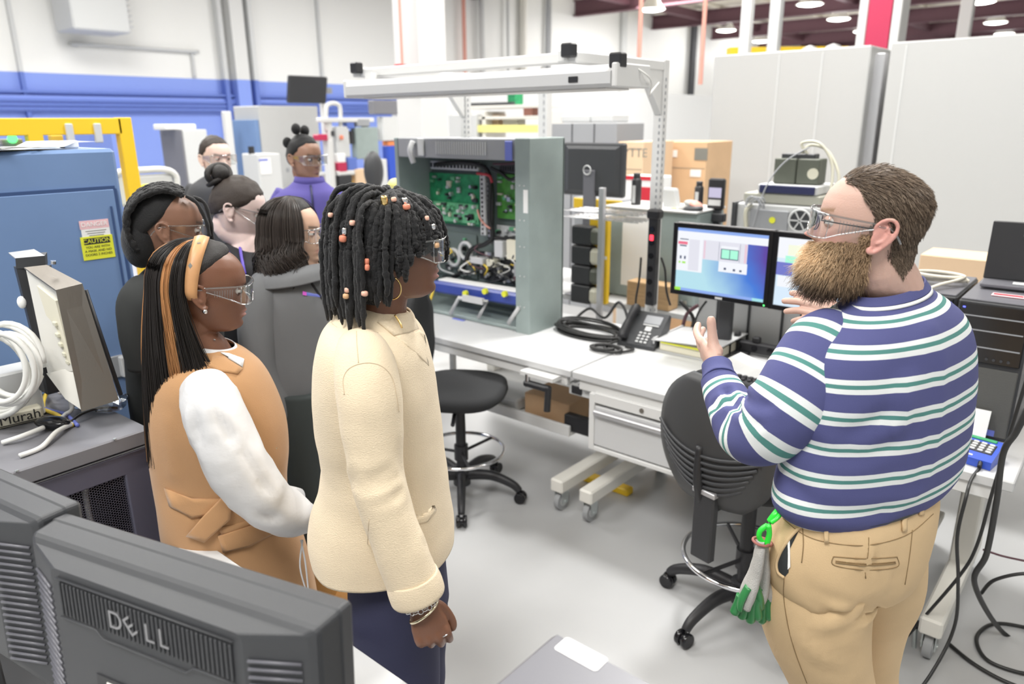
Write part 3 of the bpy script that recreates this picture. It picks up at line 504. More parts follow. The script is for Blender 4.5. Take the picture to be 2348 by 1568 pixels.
def lit_monitor(name, lab, x, y, z, rz, items, bg, stand=True):
    t = thing(name, lab, 'monitor', (x, y, z), rz); w, h = .487, .345
    MB().box((0, .025, 0), (w, .05, h), .008).build('housing', 'black_plastic', t)
    bz = MB(); bw = .022
    for s in (-1, 1): bz.box((s*(w/2-bw/2), -.004, 0), (bw, .012, h), .002).box((0, -.004, s*(h/2-bw/2)), (w-2*bw, .012, bw), .002)
    bz.build('bezel', 'black_gloss', t)
    sc = MB().box((0, .0, 0), (w-2*bw+.002, .003, h-2*bw+.002)).build('screen', bg, t); W_, H_ = w-2*bw, h-2*bw
    for i, (u0, v0, u1, v1, m) in enumerate(items):
        MB().box(((u0+u1)/2*W_-W_/2, -.0018-.00015*i, H_/2-(v0+v1)/2*H_), ((u1-u0)*W_, .0003, (v1-v0)*H_)).build('screen_window', m, sc)
    MB().box((-.02+.03, -.0105, -h/2+.011), (.035, .001, .010)).build('maker_badge', 'light_grey', t); MB().box((w/2-.016, -.0105, -h/2+.010), (.006, .001, .006)).build('power_light', 'led_green', t)
    return t
it = [(0, 0, 1, .05, 'scr_blue'), (0, .05, 1, .16, 'scr_white'), (0, .16, .30, .68, 'scr_white'), (.03, .17, .13, .185, 'scr_dark'), (.01, .215, .12, .26, 'scr_red'), (.03, .27, .11, .29, 'scr_dark'), (.14, .17, .26, .66, 'scr_pale'), (.30, .16, .79, .46, 'scr_pale'), (.31, .17, .33, .45, 'scr_pink'), (.76, .17, .785, .45, 'scr_pink'), (.48, .17, .483, .45, 'scr_dark'), (.71, .17, .713, .45, 'scr_dark'), (.505, .22, .69, .27, 'scr_white'), (.505, .265, .70, .425, 'scr_dark'), (.515, .275, .60, .41, 'scr_mint'), (.608, .275, .692, .41, 'scr_mint'), (.49, .46, .80, .62, 'scr_white'), (.55, .55, .575, .585, 'scr_dark'), (.65, .555, .675, .59, 'scr_dark'), (.72, .56, .745, .59, 'scr_dark'), (.04, .44, .06, .49, 'scr_dark'), (.09, .44, .11, .49, 'scr_dark'), (.03, .53, .05, .56, 'scr_green'), (.07, .53, .11, .56, 'scr_green'), (0, .955, 1, 1, 'scr_blue'), (0, .95, .07, 1, 'scr_green'), (.88, .955, 1, 1, 'scr_cyan')]
m1 = lit_monitor('computer_monitor', 'left lit monitor showing a blue desktop with green window', -1.452, 3.18, 1.243, 0, it, 'screen_sky')
it2 = [(0, 0, 1, .05, 'scr_white'), (.0, .05, 1, .30, 'scr_white'), (.10, .10, .9, .25, 'scr_yellow'), (.08, .26, 1, .36, 'scr_mint'), (.0, .36, .16, .55, 'scr_violet'), (.17, .38, .6, .6, 'scr_white'), (.02, .56, .20, .72, 'scr_white')]
m2 = lit_monitor('computer_monitor', 'right lit monitor partly hidden behind the bearded man', -.962, 3.165, 1.243, math.radians(-2), it2, 'screen_sky_pale')
t = thing('monitor_stand', 'black double monitor stand bolted to the back of the bench', 'stand', (-1.47, 3.33, .761)); MB().box((0, 0, .008), (.22, .16, .016), .004).build('base', 'black_plastic', t); MB().box((0, 0, .28), (.07, .035, .55), .006).build('pole', 'charcoal_dark', t)
MB().box((.25, -.03, .50), (.62, .03, .05), .005).build('cross_arm', 'charcoal_dark', t); MB().box((.015, -.065, .48), (.10, .06, .10), .004).build('mount_plate', 'black_plastic', t); MB().box((.50, -.07, .48), (.10, .07, .10), .004).build('mount_plate', 'black_plastic', t)
t = thing('slatted_divider', 'pale grey panel of upright slats behind the lit monitors', 'panel', (-1.10, 3.53, .40)); MB().box((0, 0, .42), (1.22, .02, .84), .003).build('board', 'light_grey', t)
for k in range(7): MB().box((-.50+k*.17, -.012, .42), (.012, .006, .84)).build('dark_seam', 'charcoal', t)
MB().box((0,0,-.2),(1.22,.02,.40)).build('skirt','light_grey',t)
def strip(name, lab, p, L, vert, n):
    t = thing(name, lab, 'power strip', p); a = (.052, .045, L) if vert else (L, .045, .052)
    MB().box((0, 0, 0), a, .006).build('case', 'black_plastic', t)
    for k in range(n):
        o = -L/2+(k+.9)*L/(n+.8); q = (0, -.023, -o) if vert else (o, -.023, 0)
        MB().cyl(q, (q[0], -.027, q[2]), .015, n=14).build('outlet', 'black_gloss', t)
    return t
pp = aty(1497, 600, 3.40); t = strip('power_strip', 'vertical black power strip with red switch on the bench upright', (pp[0]-.0, 3.40, pp[2]), .47, True, 6); MB().box((-.0, -.026, .13), (.022, .008, .03), .003).build('rocker_switch', 'red_lamp', t); MB().box((0, 0, .25), (.075, .06, .05), .01).build('plug', 'black_plastic', t)
pp = aty(1735, 782, 3.42); t = strip('power_strip', 'horizontal black power strip with red light behind the binders', (pp[0], 3.42, .80), .46, False, 5); MB().box((.17, -.028, -.004), (.03, .01, .024), .003).build('rocker_switch', 'red_lamp', t)
MB().box((-.10, -.0, .045), (.03, .03, .04), .006).build('plug', 'black_plastic', t); MB().box((.0, -.0, .04), (.04, .03, .03), .006).build('plug', 'black_plastic', t)
for pts, lab in (([(1516, 590), (1525, 620), (1528, 665), (1537, 700)], 'black cord hanging from the vertical power strip toward the phone'), ([(1470, 590), (1466, 640), (1458, 690), (1462, 730)], 'thin black cord left of the perforated upright'), ([(1620, 690), (1600, 720), (1590, 760), (1600, 780)], 'dark cords below the left lit monitor'), ([(1840, 705), (1838, 740), (1850, 790)], 'thin black cord hanging below the right lit monitor')):
    o = MB().tube(smooth_path([aty(a, b_, 3.43) for a, b_ in pts], 6), .006, 7).build('cord', 'cable_black'); tag(o, lab, 'cable')
for i, (pts, m) in enumerate((([(1600, 700), (1575, 720), (1565, 750)], 'maroon'), ([(1560, 690), (1590, 730), (1580, 770)], 'cable_black'))):
    o = MB().tube(smooth_path([aty(a, b_, 3.50) for a, b_ in pts], 6), .010, 7).build('cord', m); tag(o, ['dark red cord behind the phone', 'black cord beside the red one behind the phone'][i], 'cable')
# ================================================================ rear bench and what stands on it
t = thing('rear_workbench', 'white workbench standing behind the front benches', 'workbench', (-1.9, 4.3, 0)); MB().box((0, 0, .742), (3.9, .75, .036), .004).build('worktop', 'white_laminate', t)
for x in (-1.8, 0, 1.8): MB().box((x, 0, .36), (.08, .5, .72), .006).build('leg', 'warm_white', t)
def ybox(name, lab, cat, px0, py0, px1, py1, y, dep, m, bev=.006, z0=None, build=True):
    a = aty(px0, py0, y); b = aty(px1, py0, y); c = aty((px0+px1)/2, py1, y); zb = c[2] if z0 is None else z0; w = abs(b[0]-a[0]); h = (a[2]+b[2])/2-zb
    t = thing(name, lab, cat, ((a[0]+b[0])/2, y+dep/2, zb)); MB().box((0, 0, h/2), (w, dep, h), bev).build('body', m, t); return t, w, h
t, w, h = ybox('grey_cabinet', 'grey cabinet with a white sheet taped on, behind the phone', 'cabinet', 1396, 481, 1604, 640, 4.1, .35, 'grey_green', .012, .761)
MB().box((0, -.02, h+.006), (w+.01, .40, .014), .004).build('lid', 'white_metal', t); q = MB()
r = []; 
for a in np.linspace(math.pi/2, math.pi, 8): r.append((-.075+.10*(math.cos(a))+.06, .16+.10*math.sin(a)))
MB().prism([(.09, -.22), (.09, .26), (-.0, .26)]+[(-.02+.09*math.cos(a), .17+.09*math.sin(a)) for a in np.linspace(math.pi/2, math.pi, 7)]+[(-.11, -.22)], .0, .002, plane='xz').build('paper_sheet', 'paper', t); bpy.data.objects[t.children[-1].name].location = (-.10, -.176, .30)
MB().cyl((w/2-.05, -.18, .03), (w/2-.05, -.19, .03), .012).build('foot_screw', 'zinc', t)
def bottle(p, lab, h=.2, r=.032):
    t = thing('drink_bottle', lab, 'bottle', tuple(p)); MB().lathe((0, 0, 0), [(r*.9, 0), (r, .01), (r, h*.78), (r*.8, h*.84), (r*.6, h*.86)], 20).build('body', 'black_plastic', t); MB().lathe((0, 0, h*.84), [(r*.7, 0), (r*.72, h*.14), (r*.6, h*.16)], 20).build('cap', 'charcoal_dark', t); MB().box((0, -r, h*.4), (.022, .004, h*.5), .001).build('label', 'light_grey', t)
ztop = aty(1400, 481, 4.1)[2]+.014
bottle((aty(1458, 470, 4.2)[0], 4.2, ztop), 'black drink bottle on the grey cabinet, left of the upright', .22); bottle((aty(1601, 470, 4.28)[0], 4.28, ztop), 'black drink bottle at the right end of the grey cabinet', .18, .028)
p = (aty(1535, 480, 4.22)[0], 4.22, ztop); t = thing('plastic_scoop', 'pale plastic container leaning on the grey cabinet between the bottles', 'container', p); MB().loft([[(x*s+sh, y*s, z) for x, y in ((-.045, -.03), (.045, -.03), (.045, .03), (-.045, .03))] for z, s, sh in ((0, 1, .02), (.12, .95, 0), (.135, .8, 0))], smooth=False).build('body', 'light_grey', t)
p = (aty(1600, 470, 4.2)[0]-.0, 4.19, ztop); t = thing('work_gloves', 'heap of worn work gloves with red cuffs on the grey cabinet', 'gloves', (p[0]-.01, 4.16, ztop))
for i, (dx, dy, dz, m) in enumerate(((-.03, 0, .03, 'glove_knit'), (.02, -.02, .03, 'charcoal'), (.0, .01, .055, 'glove_knit'), (.03, .0, .05, 'salmon'))): MB().sph((dx, dy-.02, dz), (.075-.01*i, .05, .022), 14, 8, R=Matrix.Rotation(.25*i-.3, 3, 'Y')).build('glove', m, t)
o = MB().box((aty(1570, 475, 4.18)[0]-.02, 4.13, ztop+.012), (.10, .05, .02), .005).build('yellow_pouch', 'yellow_paint'); tag(o, 'small yellow pouch at the foot of the glove heap', 'pouch')
p = aty(1643, 445, 4.3); t = thing('handheld_meter', 'black handheld meter with a lit screen standing right of the gloves', 'meter', (p[0], 4.3, .761)); MB().box((0, 0, p[2]-.761), (.105, .04, .19), .01).build('body', 'black_plastic', t); MB().box((-.0, -.022, p[2]-.761+.01), (.08, .004, .06)).build('screen', emat('meter_screen', (.7, .65, .85), .9), t); MB().box((.0, -.022, p[2]-.761-.05), (.08, .004, .035)).build('keypad', 'light_grey', t); MB().box((0, .01, (p[2]-.761-.09)/2), (.06, .03, p[2]-.761-.09)).build('stand', 'charcoal', t); MB().box((.02, -.01, p[2]-.761-.14), (.10, .05, .05), .004).build('dock', 'charcoal_dark', t)
# stack of instruments
t, w, h = ybox('power_supply', 'pale grey rack instrument with a round fan behind the monitors', 'instrument', 1690, 470, 1880, 560, 4.15, .35, 'light_grey', .008, .761)
MB().box((-w*.08, -.18, h-.10), (w*.48, .01, .14), .004).build('front_plate', 'mid_grey', t); MB().cyl((-w*.03, -.188, h-.085), (-w*.03, -.19, h-.085), .018).build('yellow_dot', 'sticker_yellow', t)
f = MB().cyl((w/2-.09, -.175, h-.075), (w/2-.09, -.20, h-.075), .062, n=28).build('fan', 'charcoal', t); MB().torus((w/2-.09, -.2, h-.075), (0, 1, 0), .06, .006).build('fan_ring', 'light_grey', f)
for a in (0, 1.05, 2.1): MB().box((w/2-.09, -.203, h-.075), (.115, .005, .007), R=Matrix.Rotation(a, 3, 'Y')).build('fan_guard', 'light_grey', f)
MB().tube(smooth_path([(-w*.34, -.18, h-.18), (-w*.36, -.2, h-.05), (-w*.30, -.19, h+.0)], 5), .012, 8).build('handle', 'beige_plastic', t); MB().box((-w/2-.004, -.05, h/2), (.012, .34, h+.01)).build('side_bracket', 'charcoal', t)
zt = .761+h; xc = t.location[0]
t = thing('flat_instrument', 'beige flat instrument with dark front strip on top of the rack instrument', 'instrument', (xc+.01, 4.33, zt)); MB().box((0, 0, .03), (w*.93, .32, .055), .006).build('lower_case', 'olive_light', t); MB().box((.03, -.01, .085), (w*.72, .30, .05), .006).build('upper_case', 'light_grey', t); MB().box((.03, -.165, .085), (w*.66, .012, .045), .004).build('front_strip', 'navy_strip', t)
zb = zt+.112; t = thing('battery_box', 'dark olive twin power module with grey leads on top of the stack', 'battery', (xc+.05, 4.3, zb)); MB().box((-.06, 0, .07), (.125, .12, .14), .006).build('left_module', 'olive', t); MB().box((.07, 0, .07), (.125, .12, .14), .006).build('right_module', 'olive', t); MB().box((0, 0, .15), (.19, .07, .03), .005).build('terminal_block', 'charcoal', t); MB().cyl((.10, -.06, .06), (.10, -.066, .06), .03).build('gauge', 'beige_plastic', t)
for i, pts in enumerate(([(.05, 0, .15), (.0, 0, .22), (.10, .0, .22), (.18, 0, .10), (.20, -.05, -.10)], [(.0, 0, .15), (.04, .02, .21), (.14, .02, .18), (.22, 0, .05), (.22, -.03, -.10)], [(-.04, 0, .15), (.05, -.02, .20), (-.05, -.10, .12), (-.12, -.16, -.02), (-.16, -.2, -.25)])):
    o = MB().tube(smooth_path(pts, 7), .008 if i < 2 else .004, 7).build('lead', 'beige_plastic' if i < 2 else 'mid_grey', t)
o = MB().tube(smooth_path([(xc-.12+.06*math.cos(a*.9), 4.13-.02*math.sin(a), zt-.02+.03*math.sin(a*1.7)) for a in np.linspace(0, 14, 26)], 3), .004, 6).build('lead_tangle', 'mid_grey'); tag(o, 'tangle of thin grey leads on the face of the rack instrument', 'cable'); o.location = (0, -.0, .03)
# monitor back with stand, yellow tray, wire rack and yellow uprights
a, b_ = aty(1322, 327, 4.0), aty(1424, 455, 4.0); w = .47; t = thing('computer_monitor', 'dark monitor seen from behind, right of the opened electronics cabinet', 'monitor', (b_[0]-.22, 4.0, .761), 0.0); zc = (a[2]+b_[2])/2-.761; hh = a[2]-b_[2]
MB().box((-.01, .03, zc), (w, .045, hh), .01).build('housing', 'charcoal', t); MB().loft([[(x*s-.01, .006-.012*k, zc+z*s) for x, z in ((-.21, -.15), (.21, -.15), (.21, .15), (-.21, .15))] for k, s in ((0, 1), (1, .86))], smooth=False).build('rear_bulge', 'charcoal', t); MB().torus((-.02, -.034, zc), (0, 1, 0), .028, .004, 24, 6).build('maker_badge', 'light_grey', t)
MB().box((-.02, .0, zc/2), (.09, .03, zc), .005).build('stand_pole', 'charcoal_light', t); MB().box((-.02, 0, .006), (.24, .2, .012), .004).build('stand_base', 'charcoal_light', t)
a = aty(1315, 470, 4.25); b_ = aty(1428, 470, 4.25); t = thing('yellow_bin', 'yellow plastic bin standing behind the dark monitor', 'bin', ((a[0]+b_[0])/2, 4.35, .761)); hz = aty(1370, 455, 4.25)[2]-.761; MB().box((0, 0, hz/2), (abs(b_[0]-a[0]), .2, hz), .01).build('body', 'mid_grey', t); MB().box((0, -.103, hz-.04), (abs(b_[0]-a[0])*.98, .012, .07), .004).build('rim_strip', 'yellow_paint', t)
pw = aty(1382, 430, 3.72); t = thing('wire_rack', 'slim perforated post with wire shelf right of the opened cabinet', 'rack', (pw[0], 3.72, 0)); MB().box((0, 0, pw[2]/2), (.035, .03, pw[2]), .003).build('post', 'alu', t)
for z in (pw[2]-.15, pw[2]-.19): 
    g = MB()
    for k in range(5): g.cyl((-.28, .0+k*.05, z), (.25, .0+k*.05, z), .004, n=6)
    for k in range(5): g.cyl((-.27+k*.12, -.005, z), (-.27+k*.12, .21, z), .004, n=6)
    g.build('wire_shelf', 'chrome', t)
for i, (px, w_, lab) in enumerate(((1367, .075, 'wide yellow upright bar left of the perforated post'), (1391, .05, 'narrow yellow upright bar right of the perforated post'))):
    q = aty(px, 500, 3.85); t = thing('yellow_upright', lab, 'upright', (q[0], 3.85, .761)); MB().box((0, 0, (q[2]-.761)/2), (w_, .04, q[2]-.761), .005).build('bar', 'yellow_paint', t); MB().box((0, -.022, .30), (w_*.9, .004, .02)).build('white_clip', 'paper', t)
for k, z in enumerate((.80, .93, 1.06, 1.18)):
    t = thing('contactor', ['bottom', 'lower middle', 'upper middle', 'top'][k]+' of the dark switch modules stacked beside the cabinet side', 'switch module', (-2.60, 3.80, .761+k*.125), group='dark switch modules beside the cabinet'); MB().box((-.05, 0, .06), (.15, .08, .118), .008).build('body', 'charcoal_dark', t); MB().box((.045, -.01, .06), (.07, .07, .10), .02).build('coil_cap', 'beige_plastic' if k % 2 == 0 else 'olive', t)
q = aty(1600, 690, 3.9); o = MB().box((-2.25, 3.98, .84), (.30, .12, .155), .004).build('wooden_crate', 'wood'); tag(o, 'small wooden crate under the grey cabinet edge', 'crate')
# cardboard stack and far shelf items
for i, (px0, px1, py0, y, lab, m) in enumerate(((1418, 1476, 325, 5.4, 'printed cardboard carton left of the perforated upright', 'cardboard_pale'), (1500, 1622, 325, 5.95, 'large cardboard carton right of the perforated upright', 'cardboard'))):
    t, w, h = ybox('cardboard_carton', lab, 'carton', px0, py0, px1, 480, y, .5, m, .004, 0.0)
    MB().box((0, -.251, h-.02-.20), (w*.96, .002, .004)).build('flap_seam', 'ink_soft', t)
    if i == 0: lettering('5YTTE', .10, 'ink_soft', t, basis((1, 0, 0), (0, 0, 1), (0, -1, 0), (0.02, -.2525, h-.09)), 'lettering')
    else:
        MB().box((-.07, -.253, h-.10), (.10, .002, .06)).build('paper_label', 'paper', t); MB().box((w/2-.09, -.253, h-.26), (.10, .002, .06)).build('paper_label', 'paper', t); MB().box((w/2-.05, -.253, h-.10), (.12, .002, .10)).build('printed_mark', 'ink_soft', t)
        MB().prism([(-.35, h-.52), (-.10, h-.50), (-.25, h-.58)], .255, .262, plane='xz').build('torn_flap', 'wood', t)
t, w, h = ybox('floor_scrap_bin', 'white bin with red lettering in front of the cardboard cartons', 'bin', 1422, 405, 1500, 480, 5.0, .28, 'paper', .01, .0); MB().box((0, -.142, h-.01), (w, .004, .03)).build('red_rim', 'red_plastic', t); MB().box((w*.3, -.143, h-.2), (w*.3, .004, .25)).build('red_band', 'red_plastic', t)
t, w, h = ybox('storage_cabinet', 'dark grey double storage cabinet beyond the opened cabinet', 'cabinet', 1265, 283, 1415, 330, 6.2, .5, 'mid_grey', .004, 0.0); MB().box((-w*.17, -.252, h/2), (.01, .004, h)).build('door_gap', 'charcoal_dark', t); MB().box((w*.17, -.252, h/2), (.01, .004, h)).build('door_gap', 'charcoal_dark', t)
for i, (px0, px1, py0) in enumerate(((1290, 1355, 266), (1358, 1408, 264))):
    a = aty(px0, 283, 6.3); b_ = aty(px1, py0, 6.3); zt_ = aty(1340, 283, 6.2)[2]; o = MB().box(((a[0]+b_[0])/2, 6.42, (zt_+b_[2])/2+.01), (b_[0]-a[0], .3, b_[2]-zt_), .01).build('storage_tote', 'light_grey'); tag(o, ['left pale tote on top of the dark storage cabinet', 'right pale tote on top of the dark storage cabinet'][i], 'tote')
t = thing('parts_shelf', 'beige workstation shelf with yellow edge strips seen above the opened cabinet', 'shelf', (aty(1140, 300, 7.2)[0], 7.2, 0)); a = aty(1035, 300, 7.2)[0]-t.location[0]; b_ = aty(1243, 300, 7.2)[0]-t.location[0]; z_ = lambda py: aty(1140, py, 7.2)[2]
for x in (a, a+(b_-a)*.38, b_): MB().box((x, .2, z_(255)/2), (.06, .4, z_(255)), .004).build('side_post', 'warm_white', t)
for py in (298, 270, 245): MB().box(((a+b_)/2+.15, .2, z_(py)), (b_-a-.3, .4, .04), .004).build('shelf_board', 'warm_white', t)
MB().box(((a+b_)/2+.22, -.01, z_(295)-.0), (b_-a-.5, .02, .09), .002).build('yellow_edge', 'yellow_pale', t); MB().box((a+.25, .15, z_(262)/2), (.5, .4, z_(262)), .005).build('side_cabinet', 'light_grey', t)
for i, (px, py, w_, h_, m, lab) in enumerate(((1105, 297, .5, .16, 'cardboard_pale', 'tan parts box on the beige shelf, on the left'), (1165, 297, .25, .12, 'warm_white', 'cream parts box on the beige shelf beside the tan one'), (1205, 270, .14, .12, 'salmon', 'small orange box higher on the beige shelf'), (1130, 245, .75, .035, 'charcoal', 'dark flat bar on top of the beige shelf'), (1168, 245, .13, .20, 'pcb_green', 'small green box standing on the beige shelf top'))):
    x = aty(px, 300, 7.3)[0]; zz = z_(py)+.021; o = MB().box((x, 7.42 if i != 3 else 7.28, zz+h_/2), (w_, .16 if i != 3 else .06, h_), .006).build(['parts_box', 'parts_box', 'parts_box', 'flat_bar', 'parts_box'][i], m); tag(o, lab, 'box')
for i, px in enumerate((958, 1250)): 
    q = aty(px, 215, 5.3); t = thing('slotted_post', ['slotted white post of a far bench in front of the building column', 'slotted white post of a far bench left of the storage cabinet'][i], 'post', (q[0], 5.3, 0)); MB().box((0, 0, (q[2]+.15)/2), (.10, .08, q[2]+.15), .005).build('post', 'light_grey', t); s = MB()
    for k in range(20): s.box((.02, -.042, 1.2+k*.06), (.012, .004, .03))
    so = s.build('slot_row', 'mid_grey', t); so['kind'] = 'stuff'
# ================================================================ right end: towers, laptop, keypad, cables, chair
def tower(lab, x, y, z, w, h, d, rz=0, detail=True):
    t = thing('computer_tower', lab, 'computer', (x, y, z), rz); MB().box((0, d/2, h/2), (w, d, h), .006).build('case', 'charcoal', t); MB().box((0, d/2, h+.002), (w-.01, d-.01, .006), .002).build('lid', 'charcoal_light', t)
    if detail:
        MB().box((0, -.006, h*.775), (w-.016, .014, h*.42), .003).build('bay_panel', 'black_gloss', t)
        for k, zz in enumerate((.90, .80, .68)): MB().box((0, -.015, h*zz), (w-.03, .004, .004)).build('bay_seam', 'mid_grey', t)
        MB().box((0, -.005, h*.28), (w-.016, .012, h*.5), .003).build('mesh_front', mat('tower_mesh', (.10, .10, .095), rough=.6, bump=1, bscale=500), t); MB().box((-w*.40, -.016, h*.955), (.008, .002, .005)).build('status_light', 'led_blue', t); MB().box((w*.42, -.016, h*.955), (.008, .002, .005)).build('status_light', 'led_blue', t)
        for k in range(6): MB().cyl((-.06+k*.022 + (.02 if k > 1 else 0), -.013, h*.60), (-.06+k*.022+(.02 if k > 1 else 0), -.017, h*.60), .005, n=8).build('port', 'charcoal', t)
    return t
t = tower('black computer tower with blue lights at the right end of the bench', -.335, 2.985, .761, .225, .50, .46); MB().box((.02, .12, .508), (.10, .05, .002)).build('asset_label', 'pink_sticker', t); MB().box((.02, .12, .5095), (.09, .02, .001)).build('label_band', 'red_plastic', t); MB().box((.055, -.013, .03), (.028, .002, .022)).build('round_logo_sticker', 'cable_blue', t)
tower('second dark computer tower behind the man, left of the one with blue lights', -.575, 3.06, .761, .22, .49, .42)
t = thing('cable_hank', 'beige cable hank lying on top of the dark computer tower', 'cable', (-.56, 3.28, 1.262)); P = []
for k in range(7*16): a = k/16*2*math.pi; rr = .075+.012*math.sin(k*.37); P.append((rr*math.cos(a)*1.15, rr*.75*math.sin(a), .008+.02*k/112))
P += [(.06, -.06, .02), (.02, -.14, .012), (-.0, -.21, .006)]; MB().tube(smooth_path(P, 2), .0065, 7).build('coil', 'cable_beige', t); MB().box((-.09, -.03, .012), (.03, .02, .014), .003).build('plug', 'paper', t)
t = thing('laptop', 'black laptop standing half open on top of the computer tower', 'laptop', (-.275, 3.27, 1.271), math.radians(4)); MB().box((0, .0, .010), (.30, .14, .016), .004).build('base', 'charcoal_light', t); MB().box((0, .06, .125), (.30, .014, .22), .004, R=Matrix.Rotation(math.radians(-8), 3, 'X')).build('lid', 'black_plastic', t); MB().box((0, -.02, .0195), (.10, .05, .001)).build('touchpad', 'light_grey', t); MB().box((-.02, .037, .19), (.05, .002, .006)).build('lid_mark', 'mid_grey', t)
o = MB().box((-.35, 4.42, .98), (1.0, .28, .44), .004).build('wooden_box', 'cardboard_pale'); tag(o, 'long tan wooden box on the rear bench behind the towers', 'box'); 
t = thing('paper_sheet', 'loose white sheet propped against the black computer tower', 'paper', (-.37, 2.93, .762)); MB().box((0, .005, .055), (.17, .0015, .13), R=Matrix.Rotation(math.radians(-24), 3, 'X')).build('sheet', 'paper', t)
# keypad
t = thing('keypad_terminal', 'blue keypad terminal on the bench end below the tower', 'keypad', (-.285, 2.77, .761), math.radians(-8)); tl = math.radians(18)
MB().prism([(-.065, 0), (-.065, .028), (.055, .062), (.065, .055), (.065, 0)], -.062, .062, plane='yz').build('case', 'keypad_blue', t); Rk = Matrix.Rotation(math.atan2(.034, .12), 3, 'X')
def kp(y, z=.0): return .045+(y)*.2833+z
MB().box((0, .0, kp(0)+.002), (.098, .058, .004), .002, R=Rk).build('key_field', 'black_plastic', t); MB().box((0, .045, kp(.045)+.003), (.085, .014, .006), .002, R=Rk).build('display', 'pcb_green', t)
for i in range(4):
    for j in range(4): MB().box((-.036+i*.024, -.021+j*.0135, kp(-.021+j*.0135)+.006), (.017, .009, .006), .002, R=Rk).build('key', 'light_grey', t)
MB().box((-.01, -.052, kp(-.052)+.003), (.022, .007, .003), .001, R=Rk).build('white_tape', 'paper', t); MB().cyl((.03, -.06, .02), (.035, -.085, .012), .007).build('cord_strain_relief', 'black_plastic', t)
def wcord(name, lab, pts, r, m='cable_black', w=True): o = MB().tube(smooth_path(pts, 8), r, 8).build(name, m); return tag(o, lab, 'cable')
e0 = np.array([-.262, 2.685, .765])
wcord('keypad_cable', 'black keypad cord dropping from the bench end and looping on the floor', [e0, e0+[-.01, -.06, -.02], atd(2215, 1140, 2.12), atd(2195, 1230, 2.1), atd(2197, 1330, 2.1), atd(2190, 1430, 2.12), atd(2150, 1520, 2.08), atz(2095, 1590, .01), atz(2050, 1560, .01), atz(2047, 1500, .012), atd(2110, 1425, 2.25), atd(2200, 1320, 2.12), atd(2240, 1250, 2.1), atd(2275, 1130, 2.05), atd(2320, 980, 2.0), atd(2360, 850, 2.0)], .0055)
wcord('hanging_cable', 'thick black cable running down the right edge beside the chair', [atd(2360, 930, 1.95), atd(2330, 990, 1.95), atd(2300, 1040, 1.96), atd(2285, 1150, 2.0), atd(2262, 1270, 2.05), atd(2235, 1340, 2.1), atz(2300, 1450, .014), atz(2400, 1500, .012), atz(2500, 1520, .012)], .009)
wcord('hanging_cable', 'thinner black cable looped toward the right edge near the floor', [atd(2250, 1360, 2.2), atd(2280, 1330, 2.15), atd(2350, 1315, 2.1), atd(2400, 1330, 2.1)], .006)
wcord('floor_cable', 'black cable curling on the floor under the bench end', [atz(2480, 1470, .01), atz(2360, 1440, .01), atz(2280, 1430, .01), atz(2240, 1460, .01), atz(2260, 1510, .01), atz(2330, 1540, .01), atz(2400, 1550, .01)], .007)
wcord('floor_cable', 'pair of black cords running along the floor toward the right edge', [atz(2175, 1475, .01), atz(2230, 1520, .01), atz(2300, 1560, .01), atz(2380, 1590, .01)], .007)
wcord('purple_cable', 'thin purple cable crossing behind the black cables at right', [atd(2255, 1260, 2.3), atd(2300, 1275, 2.3), atd(2370, 1290, 2.3)], .004, 'maroon')
t = thing('cable_plug', 'black cable connector resting on the caster of the bench end', 'connector', tuple(atd(2100, 1430, 2.28))); MB().box((0, 0, 0), (.07, .03, .025), .006, rz=-.4).build('body', 'black_plastic', t); MB().box((-.045, .012, 0), (.03, .04, .03), .004, rz=-.4).build('head', 'black_gloss', t); MB().cyl((0,0,-.01),(0.01,.01,-.14),.008).build('post','zinc',t)
t = thing('computer_tower', 'black computer tower hung under the bench end behind the man', 'computer', (-.55, 2.78, .33)); MB().box((0, .2, .18), (.20, .42, .35), .006).build('case', 'black_plastic', t); MB().box((0, .2, -.02), (.30, .45, .03), .004).build('cradle', 'warm_white', t); MB().box((-.14, .2, .18), (.012, .3, .37)).build('strap', 'warm_white', t)
